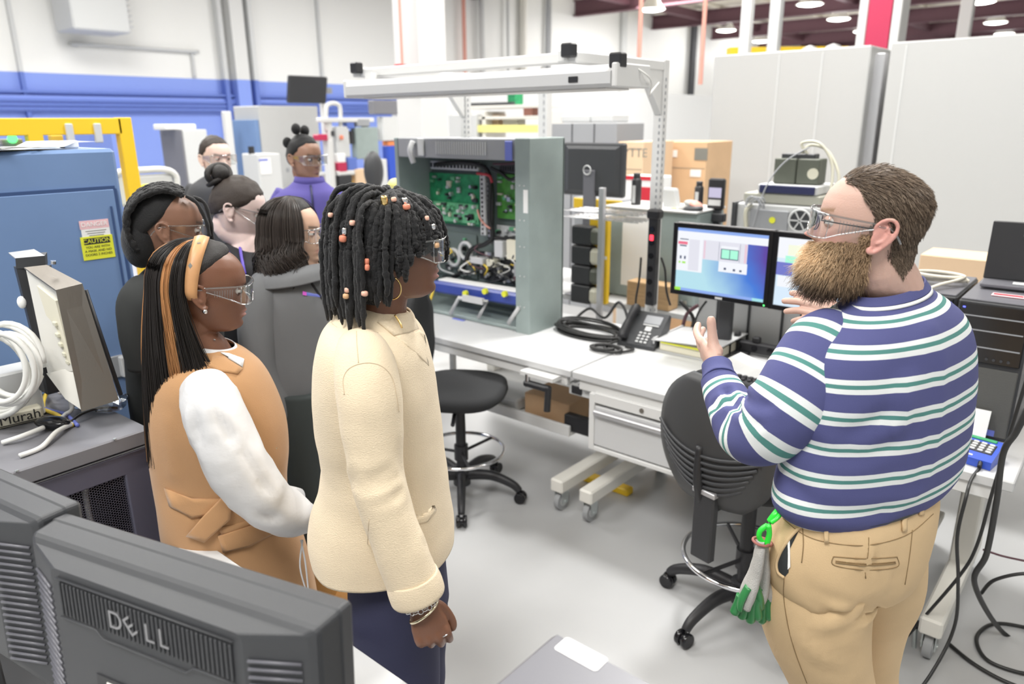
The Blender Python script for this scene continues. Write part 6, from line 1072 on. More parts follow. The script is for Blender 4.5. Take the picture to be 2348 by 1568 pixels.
def hair_cap(t, H, front, back, m, ex=(.103, .087, .121), c=(-.010, 0, .004), name='hair_cap', rough=0.0):
    """cap of hair over the skull: front/back = angle from the crown to its front and back edge"""
    om, ta = math.radians((front+back)/2), math.radians((back-front)/2); ax = Matrix.Rotation(-ta, 3, 'Y'); rings = []
    for p in np.linspace(.05, om, 16):
        rr = []
        for a in np.linspace(0, 2*math.pi, 44, endpoint=False):
            d = ax @ Vector((math.sin(p)*math.cos(a), math.sin(p)*math.sin(a), math.cos(p))); k = 1+rough*mnoise.noise(Vector(d)*6)-(.09 if p > om-.02 else .02 if p > om-.12 else 0); rr.append((c[0]+ex[0]*d[0]*k, c[1]+ex[1]*d[1]*k, c[2]+ex[2]*d[2]*k))
        rings.append(rr)
    return MB(H).loft(rings).build(name, m, t, world=True)
# ================================================================ woman in the beige jacket
def person(label, px, D, cat='person'):
    p = atd(px, 600, D); t = thing('person', label, cat, (p[0], p[1], 0)); return t
M['beige_wool'] = mat('beige_wool', (.85, .71, .51), rough=.85, bump=.8, bscale=260, stretch=(1, 1, 3), var=.05, vscale=3, sheen=.2)
M['navy_twill'] = mat('navy_twill', (.030, .032, .075), rough=.8, bump=.4, bscale=600)
M['navy_knit'] = mat('navy_knit', (.075, .082, .225), rough=.85, bump=.4, bscale=700)
M['tan_wool'] = mat('tan_wool', (.50, .275, .125), rough=.85, bump=.4, bscale=500, var=.05, vscale=4, sheen=.2)
M['white_satin'] = mat('white_satin', (.70, .70, .71), rough=.42, bump=.9, bscale=24, stretch=(1, 1, 1.6))
M['khaki'] = mat('khaki', (.68, .49, .28), rough=.8, bump=.3, bscale=500, var=.06, vscale=5)
M['seam_beige'] = mat('seam_beige', (.62, .49, .34), rough=.9); M['seam_khaki'] = mat('seam_khaki', (.26, .17, .08), rough=.9)
M['grey_fleece'] = mat('grey_fleece', (.16, .165, .172), rough=.95, bump=.4, bscale=600); M['dark_cloth'] = mat('dark_cloth', (.03, .034, .036), rough=.9, bump=.3, bscale=500)
M['purple_knit'] = mat('purple_knit', (.12, .10, .36), rough=.9); M['black_cloth'] = mat('black_cloth', (.025, .025, .028), rough=.9); M['boot_tan'] = mat('boot_tan', (.50, .25, .07), rough=.6)
M['lid'] = mat('eyelid_light', (.62, .38, .30), rough=.5); M['lid_dark'] = mat('eyelid_dark', (.12, .055, .035), rough=.5)
def legs_to_floor(t, name, m, chains, folds=None, shoe='rubber'):
    sh = []
    for ch in chains:
        P = [A3(*q) for q in ch]; a, b = np.array(P[-2][:3]), np.array(P[-1][:3]); d = (b-a); 
        foot = b+np.array([d[0]*.6, d[1]*.6, 0]); r = P[-1][3]
        if b[2] > .5: k = np.array([foot[0], foot[1], .48]); P.append((*((b+k)/2+[0, 0, .0]), r*.93)) if b[2] > .62 else None; P.append((*k, r*.84))
        P.append((foot[0], foot[1], .25, r*.72)); P.append((foot[0], foot[1], .07, r*.78)); R, L = limb_rings(P, 40); sh.append((R, None, 1, True))
        s = MB(); fx = FEET_DIR.get(t.name, RTH); pr = np.array([foot[0], foot[1], 0]); rs = []
        for k_, w, h in ((-.07, .03, .05), (-.05, .042, .08), (.0, .045, .10), (.06, .045, .085), (.12, .048, .055), (.17, .042, .045), (.20, .02, .03)):
            n = np.cross(ZZ, fx); rs.append([pr+fx*k_+n*w*math.cos(u)+ZZ*max(.0, (h/2+h/2*math.sin(u))) for u in np.linspace(0, 2*math.pi, 20, endpoint=False)])
        s.loft(rs); s.build('shoe', shoe, t, world=True)
    return sh
FEET_DIR = {}
def bead(c, ax, r, L, m, t, name='hair_bead'):
    ax = np.array(ax, float); ax /= np.linalg.norm(ax); MB().lathe(np.array(c)-ax*L/2, [(r*.62, 0), (r*.95, L*.15), (r, L*.5), (r*.95, L*.85), (r*.62, L)], 16, axis=ax).build(name, m, t, world=True)
def surf_seam(t, pts, m, r=.0012, name='seam'): P = smooth_path([atd(*p) for p in pts], 6); return MB().tube(P, r, 6).build(name, m, t, world=True)
def jacket_woman():
    D = 1.55; t = person('person in a beige knit jacket with short black locs and gold hoop earring, facing right', 897, D); FEET_DIR[t.name] = RTH
    H = head_frame(atd(906, 560, D), RTH*.98+FWH*.16, -2, 0, .98); o = np.array(H.translation); hl = lambda x, y, z: np.array(H @ Vector((x, y, z)))
    nk = [(*hl(-.028, 0, -.02), .055), (*hl(-.026, 0, -.085), .053), (*hl(-.030, 0, -.125), .053), (*atd(866, 745, D), .064), (*atd(864, 800, D), .095), (*atd(866, 900, D), .10)]
    def ex(mb):
        P = [A3(845, 850, 1.40, .04), A3(850, 960, 1.37, .042), A3(862, 1090, 1.345, .038), A3(905, 1225, 1.315, .035), A3(948, 1330, 1.29, .027), A3(964, 1372, 1.28, .0245), A3(968, 1385, 1.279, .026)]
        mb.tube(smooth_path([p[:3] for p in P], 5), smooth_path(np.array([[p[3]] for p in P]), 5)[:, 0], 20); mb.tube([atd(866, 880, D), atd(845, 850, 1.40)], .04, 16)
        a = atd(990, 1450, 1.265)-atd(965, 1378, 1.28); hand(mb, atd(966, 1380, 1.279), a, -FWH*.93+RTH*.25+ZZ*.1, 1, .96, thumb=(25, 25), thumb_out=18, spread=.25, curls=((50, 70, 45), (55, 75, 45), (58, 78, 45), (62, 80, 45)))
    body_mesh(t, H, None, nk, ex, .0026, dict(lips=1.45, nose=.80, nose_w=1.25, chin=.006, jaw=.97, cheek=.004), col=(.185, .082, .047), lip=(.46, .22, .20), dark=True)
    eyes(t, H, skincol='lid_dark')
    # clothes
    fo = Folds(3, .009, 5.5, (1, 1, .38), .0022); fo.add([atd(930, 830, 1.40), atd(965, 960, 1.41), atd(985, 1090, 1.42)], .018, .006); fo.add([atd(812, 880, 1.42), atd(822, 980, 1.41), atd(838, 1090, 1.42)], .016, -.006)
    fo.add([atd(760, 1060, 1.50), atd(800, 1090, 1.44), atd(845, 1100, 1.42)], .02, -.005); fo.add([atd(745, 1200, 1.5), atd(790, 1240, 1.44), atd(800, 1340, 1.42)], .02, .006); fo.add([atd(900, 1130, 1.42), atd(905, 1330, 1.42)], .018, -.005)
    R = [ringp(*q) for q in (((806, 708), (922, 712), D, .052), ((780, 722), (942, 735), D, .082), ((752, 742), (962, 762), D, .125), ((736, 775), (976, 795), D, .158), ((726, 830), (988, 845), D, .17), ((722, 905), (1000, 905), D, .168), ((726, 985), (1010, 975), D, .162), ((737, 1055), (1018, 1045), D, .160), ((732, 1110), (1026, 1105), D, .165), ((719, 1165), (1034, 1160), D, .175), ((713, 1215), (1040, 1205), D, .184), ((722, 1258), (1040, 1240), D, .186))]
    jk = cloth('jacket', [(R, None, 6)], 'beige_wool', t, fo, thick=.004)
    SL = [A3(826, 800, 1.455, .050), A3(836, 832, 1.405, .063), A3(846, 900, 1.372, .066), A3(853, 985, 1.355, .062), A3(862, 1080, 1.335, .056), A3(884, 1160, 1.318, .055), A3(915, 1245, 1.30, .052), A3(948, 1335, 1.285, .051), A3(955, 1352, 1.283, .051)]
    rg, L = limb_rings(SL, 44, per=7); fs = Folds(8, .006, 8, (1, 1, .6), .0018)
    for a_, b_, c_ in (((800, 1105), (850, 1120), (905, 1100)), ((812, 1085), (850, 1098), (890, 1080)), ((830, 1135), (870, 1150), (925, 1125)), ((905, 1290), (940, 1275), (965, 1250))): fs.add([atd(*a_, 1.30), atd(*b_, 1.28), atd(*c_, 1.29)], .010, -.0055)
    sv_ = cloth('sleeve', [(rg, None, 1, True)], 'beige_wool', t, fs)
    rc, _ = limb_rings([A3(944, 1318, 1.286, .053), A3(950, 1338, 1.285, .0565), A3(958, 1362, 1.283, .0565), A3(961, 1371, 1.282, .053)], 44, per=4); cloth('cuff', [(rc, None, 1, False)], 'beige_wool', t, None, thick=.004)
    SF = [A3(900, 800, 1.64, .05), A3(905, 880, 1.70, .06), A3(905, 1000, 1.71, .055), A3(915, 1100, 1.70, .05), A3(945, 1200, 1.68, .045)]; rg, _ = limb_rings(SF, 30); cloth('sleeve', [(rg, None, 1, True)], 'beige_wool', t)
    # turned collar and lapels, seams, welt pocket
    CT = [ringp((802, 690), (938, 716), D, .056), ringp((788, 694), (946, 728), D, .066), ringp((772, 716), (953, 750), D, .088), ringp((764, 728), (956, 762), D, .100)]; cl_ = cloth('collar', [(CT, None, 6)], 'beige_wool', t, Folds(5, .002, 12), thick=.004)
    sf = Surf(jk, sv_, cl_); SB = 'seam_beige'
    sj = Surf(jk)
    for q in ([(790, 905), (787, 868), (803, 843), (838, 832), (872, 838), (897, 862), (908, 900), (915, 945)], [(817, 740), (818, 785), (822, 832)], [(846, 1190), (842, 1280), (846, 1350)], [(790, 905), (770, 890)]): sf.seam(t, q, SB, .0008)
    sf.patch(t, [(866, 738), (905, 712), (928, 712), (944, 720), (958, 754), (936, 764), (903, 770)], 'beige_wool', 'collar_flap', .007, .006); sf.patch(t, [(905, 772), (938, 764), (960, 757), (972, 768), (975, 792), (981, 840), (963, 822), (935, 795)], 'beige_wool', 'lapel', .006, .006)
    sf.seam(t, [(975, 795), (990, 870), (1004, 960), (1013, 1050), (1024, 1140)], SB, .0012, 'front_edge'); sj.seam(t, [(1004, 1012), (1012, 1014)], 'ink_soft', .0014, 'buttonhole'); sj.patch(t, [(940, 1180), (950, 1190), (975, 1184), (994, 1158), (999, 1168), (978, 1196), (950, 1202), (941, 1194)], 'beige_wool', 'pocket_welt', .005, .007)
    sf.seam(t, [(772, 722), (800, 742), (850, 758), (900, 772)], SB, .0010)
    sh = legs_to_floor(t, 'trousers', 'navy_twill', [[(898, 1290, 1.50, .10), (905, 1400, 1.48, .106), (915, 1500, 1.475, .098), (922, 1580, 1.47, .092)], [(925, 1290, 1.62, .10), (940, 1400, 1.63, .10), (945, 1500, 1.64, .09), (950, 1560, 1.64, .085)]])
    W = [ringp((790, 1180), (1010, 1180), D, .12), ringp((800, 1300), (1022, 1290), D, .145), ringp((812, 1380), (1030, 1370), D, .14)]; cloth('trousers', [(W, None, 5, True)]+sh, 'navy_twill', t, Folds(4, .004, 7, (1, 1, .3)))
    # bracelets, ring, hoop, shell, necklace
    ax = atd(985, 1440, 1.268)-atd(955, 1350, 1.282); wc = atd(966, 1388, 1.279); MB().torus(atd(972, 1402, 1.277), ax+RTH*.02+ZZ*.02, .0335, .0028, 48, 8).build('bangle', 'gold_pale', t, world=True)
    ch = MB(); c0 = atd(966, 1386, 1.279); axn = ax/np.linalg.norm(ax); u = np.cross(axn, ZZ); u /= np.linalg.norm(u); w = np.cross(axn, u)
    for k in range(20): a = k/20*2*math.pi; q = c0+.0315*(u*math.cos(a)+w*math.sin(a)*1.0); tn = -u*math.sin(a)+w*math.cos(a); ch.torus(q, axn if k % 2 else (u*math.cos(a)+w*math.sin(a)), .0052, .0013, 12, 6)
    so = ch.build('chain_bracelet', 'silver', t, world=True)
    MB().torus(atd(1021, 1452, 1.268), ax+RTH*.02, .0095, .0016, 24, 8).build('finger_ring', 'silver', t, world=True)
    MB().torus(hl(-.012, -.083, -.078), FWH+RTH*.35, .024, .0016, 40, 8).build('hoop_earring', 'gold', t, world=True)
    MB().tube(smooth_path([atd(905, 722, 1.485), atd(917, 740, 1.478), atd(922, 752, 1.474)], 5), .0022, 6).build('necklace', 'gold', t, world=True)
    g = glasses(t, H, dz=.002)
    # locs
    rg = np.random.default_rng(11); curves = []; rad = []; bd = []
    def loc_path(az, el0, drop, off, K=20):
        # az: 0 = towards the face, el0: where it leaves the scalp, drop: height of the tip below the eyes
        P = []; ca, sa = math.cos(az), math.sin(az); fr = max(0, ca)
        ex_ = (.092+.0*fr, .080, .112)
        for k in range(K):
            s = k/(K-1); el = el0*(1-min(1, s*1.5))-.0*s
            if s*1.5 <= 1:
                r = 1+off/.1*min(1, s*3); P.append((ex_[0]*ca*math.cos(el)*r-.008, ex_[1]*sa*math.cos(el)*r, ex_[2]*math.sin(el)*r))
                base = P[-1]
            else:
                q = (s*1.5-1)/.5; P.append((base[0]+ca*.012*q-ca*.014*q*q, base[1]+sa*.012*q-sa*.014*q*q, base[2]+(drop-base[2])*q))
        P = np.array(P); P += np.cumsum(rg.normal(size=P.shape)*.0016, axis=0)*.8; return P
    N = 330
    for i in range(N):
        az = rg.uniform(-math.pi, math.pi); el0 = rg.uniform(.25, 1.45); A_ = abs(az)
        if A_ < .75: drop = rg.uniform(.016, .036); off = rg.uniform(.010, .018)
        elif A_ < 1.2: drop = rg.uniform(-.004, .022); off = rg.uniform(.010, .020)
        elif A_ < 1.62: drop = rg.uniform(-.065, -.02); off = rg.uniform(.012, .026)
        elif A_ < 2.0: drop = rg.uniform(-.115, -.08); off = rg.uniform(.018, .038)
        else: drop = rg.uniform(-.165, -.12); off = rg.uniform(.022, .058)
        P = loc_path(az, el0, drop, off)
        if A_ < .75: P[:, 2] = np.where(P[:, 2] < .02, .02+(P[:, 2]-.02)*.6, P[:, 2])
        curves.append(P)
    for az, el0, drop, off in ((-.10, 1.1, -.040, .020), (.25, 1.1, -.02, .022), (-.35, 1.2, -.012, .018), (-.6, 1.2, -.012, .016)): curves.append(loc_path(az, el0, drop, off)) # the few locs hanging over the glasses
    K = 20; Pn = np.array([[hl(*p) for p in c] for c in curves]); mb = MB()
    for c in Pn:
        Q = smooth_path(c, 3); rr = .0058*(1+.13*np.sin(np.arange(len(Q))*1.7+rg.uniform(0, 6))+.10*rg.normal(size=len(Q))); rr *= rg.uniform(.85, 1.2); rr[-3:] *= (.85, .65, .35); rr[0] *= .6; mb.tube(Q, np.maximum(rr, .0015), 8)
    so = mb.build('locs', 'loc_hair', t, world=True)
    cap = MB(); 
    for i in range(1): pass
    rings = [[hl(-.008+.098*math.cos(a)*c, .084*math.sin(a)*c, .116*s) for a in np.linspace(0, 2*math.pi, 40, endpoint=False)] for c, s in [(math.cos(e), math.sin(e)) for e in np.linspace(.20, 1.5, 12)]]; MB().loft(rings).build('scalp_hair', 'loc_hair', t, world=True)
    rb = [[hl(-.012-.098*math.cos(a)*(1-.15*q), .082*math.sin(a), .03-.16*q) for a in np.linspace(-1.25, 1.25, 26)]+[hl(-.012-.085*math.cos(a)*(1-.15*q), .070*math.sin(a), .03-.16*q) for a in np.linspace(1.25, -1.25, 26)] for q in (0, .35, .7, .92)]; MB().loft(rb).build('nape_hair', 'loc_hair', t, world=True)
    # beads threaded on locs, placed over the nearest loc
    for px, py, r, L, m in ((881, 461, .0075, .022, 'gold'), (903, 457, .0055, .009, 'coral_pale'), (928, 461, .0065, .014, 'silver'), (932, 474, .0078, .011, 'coral'), (758, 493, .0055, .009, 'coral_pale'), (808, 511, .0060, .010, 'coral_pale'), (790, 530, .0058, .014, 'silver'), (786, 547, .0075, .013, 'coral'), (841, 600, .0052, .013, 'coral'), (842, 613, .0050, .012, 'coral'), (979, 500, .0045, .009, 'coral_pale'), (796, 665, .0055, .010, 'coral_pale'), (793, 679, .0062, .010, 'wood_bead'), (1001, 562, .0062, .011, 'wood_bead'), (836, 673, .0070, .010, 'coral_pale'), (993, 520, .0048, .012, 'silver')):
        r_ = _ray(px, py); d = Pn.reshape(-1, 3)-CAM; n_ = r_/np.linalg.norm(r_); al = d@n_; ds = np.linalg.norm(d-np.outer(al, n_), axis=1); c = al[(ds < .012)]; dd = (c.min() if len(c) else 1.6)-.004; i_ = np.argmin(np.where(ds < .012, al, 9)) % 20 if len(c) else 0
        bead(CAM+n_*dd, -ZZ+RTH*.15*(1 if px > 880 else -1)*.6, r, L, m, t)
    pw = hl(-.035, -.078, -.118); MB().lathe(atd(867, 660, 1.462), [(.003, .0), (.0078, .002), (.0082, .007), (.003, .013)], 16, axis=(0, 0, 1)).build('wood_bead', 'wood_bead', t, world=True)
    s = MB().sph(atd(867, 684, 1.462), (.0075, .0055, .0105), 16, 12).build('cowrie_shell', 'shell', t, world=True); MB().tube([atd(866, 676, 1.4555), atd(866, 692, 1.4555)], .0011, 6).build('shell_slit', 'ink', s, world=True)
    return t
M['loc_hair'] = mat('loc_hair', (.010, .010, .011), rough=.72, bump=1.0, bscale=330, spec=.35, sheen=.15)
jacket_woman()
# ================================================================ bearded man in the striped shirt
def stripe_mat():
    m = mat('striped_jersey', (.075, .082, .225), rough=.85, bump=.3, bscale=800); nt = m.node_tree; b = nt.nodes['Principled BSDF']
    a = nt.nodes.new('ShaderNodeAttribute'); a.attribute_name = 'stripe'; dv = nt.nodes.new('ShaderNodeMath'); dv.operation = 'DIVIDE'; dv.inputs[1].default_value = .064; fr = nt.nodes.new('ShaderNodeMath'); fr.operation = 'FRACT'; r = nt.nodes.new('ShaderNodeValToRGB'); r.color_ramp.interpolation = 'CONSTANT'
    nt.links.new(a.outputs['Fac'], dv.inputs[0]); nt.links.new(dv.outputs[0], fr.inputs[0]); nt.links.new(fr.outputs[0], r.inputs[0]); nt.links.new(r.outputs[0], b.inputs['Base Color'])
    cr = r.color_ramp; W_, G_, N_ = (.80, .83, .83, 1), (.085, .26, .235, 1), (.082, .088, .235, 1); cr.elements[0].position = 0; cr.elements[0].color = W_; cr.elements[1].position = .155; cr.elements[1].color = G_
    for p, c in ((.285, W_), (.44, N_)): e = cr.elements.new(p); e.color = c
    return m
M['striped'] = stripe_mat(); M['hair_base_m'] = mat('hair_base', (.055, .037, .026), rough=.7, bump=1, bscale=260)
def bearded_man():
    D = 1.42; t = person('person with full beard in a navy striped shirt, left hand raised', 1992, D); FEET_DIR[t.name] = (-RTH*.55+FWH*.83)
    H = head_frame(atd(1988, 513, D), -RTH*.95+FWH*.32, 5, 0, .96); Hi = np.linalg.inv(np.array(H.to_3x3())); hl = lambda x, y, z: np.array(H @ Vector((x, y, z)))
    nk = [(*hl(-.030, 0, -.02), .055), (*hl(-.038, 0, -.08), .058), (*atd(2040, 660, D+.01), .060), (*atd(2036, 705, D+.01), .066), (*atd(2025, 760, D+.01), .09), (*atd(2010, 830, D+.02), .10)]
    LA = [A3(1905, 775, 1.40, .045), A3(1860, 850, 1.37, .048), A3(1800, 935, 1.35, .045), A3(1748, 993, 1.37, .040), A3(1698, 975, 1.43, .038), A3(1662, 912, 1.50, .032), A3(1646, 862, 1.555, .028), A3(1643, 843, 1.58, .027)]
    RA = [A3(2130, 770, 1.50, .045), A3(2120, 900, 1.58, .045), A3(2060, 930, 1.68, .038), A3(1990, 820, 1.74, .030), A3(1950, 752, 1.76, .027)]
    def ex(mb):
        for A_ in (LA, RA): mb.tube(smooth_path([p[:3] for p in A_], 5), smooth_path(np.array([[p[3]] for p in A_]), 5)[:, 0], 20)
        mb.tube([atd(2010, 820, D+.02), atd(1905, 775, 1.40)], .045, 14); mb.tube([atd(2010, 820, D+.02), atd(2130, 770, 1.50)], .045, 14)
        hand(mb, atd(1645, 842, 1.585), -RTH*.10+FWH*.95+ZZ*.10, -RTH*.85-ZZ*.30-FWH*.1, -1, 1.05, thumb=(-6, 8), thumb_out=66, spread=.5, curls=((8, 14, 8), (12, 16, 10), (18, 22, 12), (24, 26, 14)))
        hand(mb, atd(1950, 752, 1.76), -RTH*.80+FWH*.2+ZZ*.40, ZZ*.6-FWH*.7, -1, 1.0, thumb=(10, 10), thumb_out=40, spread=1, curls=((10, 20, 10), (18, 22, 12), (25, 25, 12), (30, 30, 14)))
    fm = dict(lips=.8, nose=1.3, nose_w=1.15, chin=.004, jaw=1.10, cheek=.003, ear=1.08)
    def stub(L, C):
        return C
    bo = body_mesh(t, H, None, nk, ex, .0027, fm, col=(.62, .405, .33), lip=(.58, .30, .26), red=.75, brow=(.30, .18, .10), stubble=stub)
    eyes(t, H)
    # --- shirt
    fo = Folds(21, .007, 6, (1, 1, .35), .0010)
    fo.add([atd(2158, 760, 1.30), atd(2153, 900, 1.28), atd(2140, 1010, 1.28), atd(2110, 1120, 1.28)], .016, .012); fo.add([atd(1900, 960, 1.30), atd(1960, 990, 1.27), atd(2040, 960, 1.26)], .022, .008); fo.add([atd(1850, 1010, 1.30), atd(1930, 1040, 1.27), atd(2040, 1020, 1.26)], .02, .006)
    fo.add([atd(2090, 880, 1.27), atd(2060, 960, 1.27), atd(1980, 1010, 1.27)], .02, -.007); fo.add([atd(1800, 1100, 1.30), atd(1900, 1160, 1.28), atd(2020, 1170, 1.28)], .018, .006)
    rs = [(1960, 2112, 669, .035, .066, .012), (1940, 2130, 686, .045, .082, .012), (1898, 2162, 712, .06, .105, .010), (1858, 2194, 748, .08, .125, .008), (1832, 2212, 800, .09, .138, .004), (1820, 2216, 872, .095, .142, 0), (1810, 2210, 948, .095, .142, 0), (1794, 2200, 1014, .095, .142, 0), (1778, 2188, 1068, .095, .142, 0), (1772, 2172, 1104, .095, .140, 0), (1784, 2148, 1126, .09, .132, 0), (1800, 2134, 1132, .09, .122, 0)]
    R = [ringz(x0, x1, yc, D+.01, dd, th, tilt=tl_) for x0, x1, yc, dd, th, tl_ in rs]; sv = []
    s0 = 0; prev = None
    for i, r in enumerate(R):
        c = r.mean(0)
        if prev is not None: s0 += np.linalg.norm(c-prev)+(.012 if i < 4 else 0)
        prev = c; sv.append(s0)
    sv = np.array(sv)+.030; cloth('shirt', [(R, sv, 7)], 'striped', t, fo, 'stripe', thick=.003)
    SL = [A3(1925, 762, 1.415, .060), A3(1895, 800, 1.385, .080), A3(1855, 862, 1.36, .083), A3(1805, 935, 1.342, .076), A3(1752, 992, 1.352, .066), A3(1706, 985, 1.405, .058), A3(1672, 928, 1.475, .050), A3(1653, 882, 1.525, .042), A3(1648, 868, 1.54, .039)]
    fs = Folds(31, .003, 9, (1, 1, 1), .0012)
    for P_ in ([(1700, 905, 1.40), (1730, 925, 1.33), (1770, 930, 1.28)], [(1680, 925, 1.42), (1715, 950, 1.34), (1745, 975, 1.30)], [(1668, 895, 1.45), (1690, 910, 1.40), (1712, 900, 1.39)], [(1640, 935, 1.44), (1670, 925, 1.42), (1690, 900, 1.41)]): fs.add([atd(*q) for q in P_], .010, -.009)
    rg, L = limb_rings(SL, 48, per=8); cloth('sleeve', [(rg, L+.020, 1, True)], 'striped', t, fs, 'stripe')
    rc, _ = limb_rings([A3(1651, 876, 1.53, .041), A3(1648, 862, 1.55, .036), A3(1645, 845, 1.572, .034), A3(1644, 838, 1.58, .0335)], 40, per=5); cloth('cuff', [(rc, None, 1, False)], 'navy_knit', t, Folds(2, .001, 30, (1, 1, 1), .0008), thick=.003)
    RAs = [(*p[:3], p[3]+.016+.008*(i < 3)) for i, p in enumerate(RA)]; rg, L = limb_rings(RAs, 36); cloth('sleeve', [(rg, L, 1, True)], 'striped', t, None, 'stripe')
    CT = [ringz(1966, 2110, 656, D+.01, .034, .062, tilt=.012), ringz(1960, 2114, 664, D+.01, .035, .068, tilt=.012), ringz(1952, 2120, 674, D+.01, .037, .075, tilt=.012)]; cloth('neckband', [(CT, None, 5)], 'navy_knit', t, thick=.004)
    WT = [ringz(1953, 2121, 674, D+.01, .038, .0765, tilt=.012), ringz(1948, 2124, 680, D+.01, .040, .081, tilt=.012)]; cloth('neck_tape', [(WT, None, 3)], 'paper', t, thick=.003)
    # --- trousers, belt, pockets
    W = [ringz(x0, x1, yc, D+.01, dd, th) for x0, x1, yc, dd, th in ((1806, 2128, 1100, .08, .125), (1790, 2140, 1142, .085, .142), (1768, 2134, 1190, .085, .152), (1752, 2118, 1242, .08, .158), (1752, 2098, 1288, .07, .155), (1768, 2082, 1318, .06, .14))]
    ft = Folds(41, .009, 5.5, (1, 1, .4), .001)
    for P_, w_, a_ in (([(1830, 1350, 1.24), (1890, 1395, 1.24), (1960, 1410, 1.26)], .012, -.009), ([(1990, 1330, 1.30), (1960, 1400, 1.27), (1880, 1430, 1.28)], .016, .008), ([(1985, 1240, 1.26), (1985, 1330, 1.27), (1995, 1400, 1.30)], .010, -.010), ([(2040, 1330, 1.3), (1985, 1395, 1.30), (1930, 1405, 1.28)], .012, -.010), ([(1820, 1450, 1.28), (1870, 1500, 1.28), (1930, 1510, 1.30)], .014, .007)): ft.add([atd(*q) for q in P_], w_, a_)
    sh = legs_to_floor(t, 'trousers', 'khaki', [[(1872, 1270, 1.40, .112), (1866, 1350, 1.39, .120), (1872, 1430, 1.39, .110), (1890, 1510, 1.40, .098), (1912, 1590, 1.42, .090)], [(2000, 1270, 1.45, .110), (2005, 1345, 1.49, .104), (1990, 1430, 1.55, .088), (1985, 1520, 1.60, .080), (1985, 1590, 1.62, .076)]])
    kh = cloth('trousers', [(W, None, 6, True)]+sh, 'khaki', t, ft)
    BL = [ringz(1806, 2128, 1100, D+.01, .08, .130), ringz(1799, 2133, 1120, D+.01, .083, .137)]; cloth('belt', [(BL, None, 3)], 'black_gloss', t, thick=.004)
    sf = Surf(kh); SK = 'seam_khaki'
    for px, py in ((1894, 1228), (2073, 1202), (2112, 1165), (1800, 1170)): sf.patch(t, [(px-5, py-22), (px+5, py-22), (px+6, py+16), (px-4, py+16)], 'khaki', 'belt_loop', .005, .004, 2)
    for q in ([(1911, 1276), (1985, 1281), (2057, 1277)], [(1911, 1276), (1913, 1296), (1985, 1307), (2056, 1300), (2057, 1277)], [(1916, 1286), (1985, 1293), (2053, 1288)], [(1992, 1232), (1991, 1262), (1989, 1280)], [(1798, 1326), (1797, 1370), (1808, 1440), (1825, 1500), (1850, 1566)], [(1840, 1205), (1842, 1250), (1838, 1290)], [(2092, 1215), (2086, 1270), (2075, 1340)], [(1984, 1312), (1985, 1326)]): sf.seam(t, q, SK, .0011, 'stitched_seam')
    sf.seam(t, [(1916, 1289), (1985, 1296), (2053, 1291)], SK, .0020, 'pocket_slit'); sf.seam(t, [(1795, 1188), (1840, 1224), (1900, 1244), (1990, 1250), (2080, 1226), (2140, 1178)], SK, .0009, 'waistband_seam')
    Pp = [(1836, 1207), (1814, 1230), (1792, 1262), (1781, 1290), (1784, 1312), (1798, 1324), (1808, 1312), (1808, 1275), (1816, 1235)]; sf.patch(t, Pp, 'dark_cloth', 'pocket_shade', .0015, 0, 4); sf.seam(t, Pp[:6], 'khaki', .0035, 'pocket_edge', .002); sf.patch(t, [(1806, 1240), (1811, 1240), (1812, 1300), (1806, 1306)], 'paper', 'pocket_lining', .003, 0, 2)  # flush dark patch stands for the shaded inside of the pocket
    g = glasses(t, H, dz=.0)
    # prescription spectacles under the safety pair
    sp = MB(H)
    for s in (-1, 1): sp.tube([(.099-.006*abs(math.cos(a)), s*.031+.0225*math.cos(a), -.004+.015*math.sin(a)) for a in np.linspace(0, 2*math.pi, 28, endpoint=False)], .0011, 6, closed=True).tube([(.090, s*.054, .003), (.06, s*.074, .003), (.0, s*.077, .0)], .0013, 6)
    sp.tube([(.098, -.010, 0), (.100, 0, .003), (.098, .010, 0)], .0012, 6); sp.build('spectacles', 'ink', t, world=True)
    # --- hair
    rg = np.random.default_rng(5); hd = np.array(head_grid(f=fm)); P0 = hd.reshape(-1, 3); 
    nz, na = hd.shape[:2]; Nn = np.cross(np.roll(hd, -1, 1)-np.roll(hd, 1, 1), np.gradient(hd, axis=0)); Nn /= np.linalg.norm(Nn, axis=2, keepdims=True)+1e-9; Nn = Nn.reshape(-1, 3); area = (np.linalg.norm(np.roll(hd, -1, 1)-np.roll(hd, 1, 1), axis=2)*np.linalg.norm(np.gradient(hd, axis=0), axis=2)).reshape(-1)
    def sample(n, w): pr = area*w; pr /= pr.sum(); k = rg.choice(len(P0), n, p=pr); j = rg.normal(size=(n, 3))*.0012; return P0[k]+j, Nn[k]
    x, y, z = P0.T; ay = np.abs(y)
    hairline = .045+.030*np.clip(1-ay/.045, 0, 1)*0+.0*z  # front limit of the hair as a function of height
    lim = np.where(z > .075, .052+.10*np.clip(z-.075, 0, 1)-.0*ay, np.where(z > .03, .006+(z-.03)*.75, np.where(z > -.012, .004, -.030-.0*z)))
    lim = np.where((z > .060) & (ay < .040), .060+.22*(z-.085), lim)
    mask = (x < lim) & (z > -.066-.55*np.clip(-x-.035, 0, .05)) & ~((ay > .055) & (x > -.040) & (z < .008) & (x < .010) & (z < -.0))
    w = mask.astype(float)+0.0; R0, N0 = sample(15000, w)
    aa = rg.uniform(1.75, 2*math.pi-1.75, 6500); zz_ = -.025-.064*rg.random(6500)**.8*np.clip(1.7-np.abs(aa-math.pi)/1.15, .35, 1); Nk = np.stack([np.cos(aa), np.sin(aa), 0*aa], 1); R0 = np.vstack([R0, Nk*.0590+np.stack([-.037+0*aa, 0*aa, zz_], 1)]); N0 = np.vstack([N0, Nk])
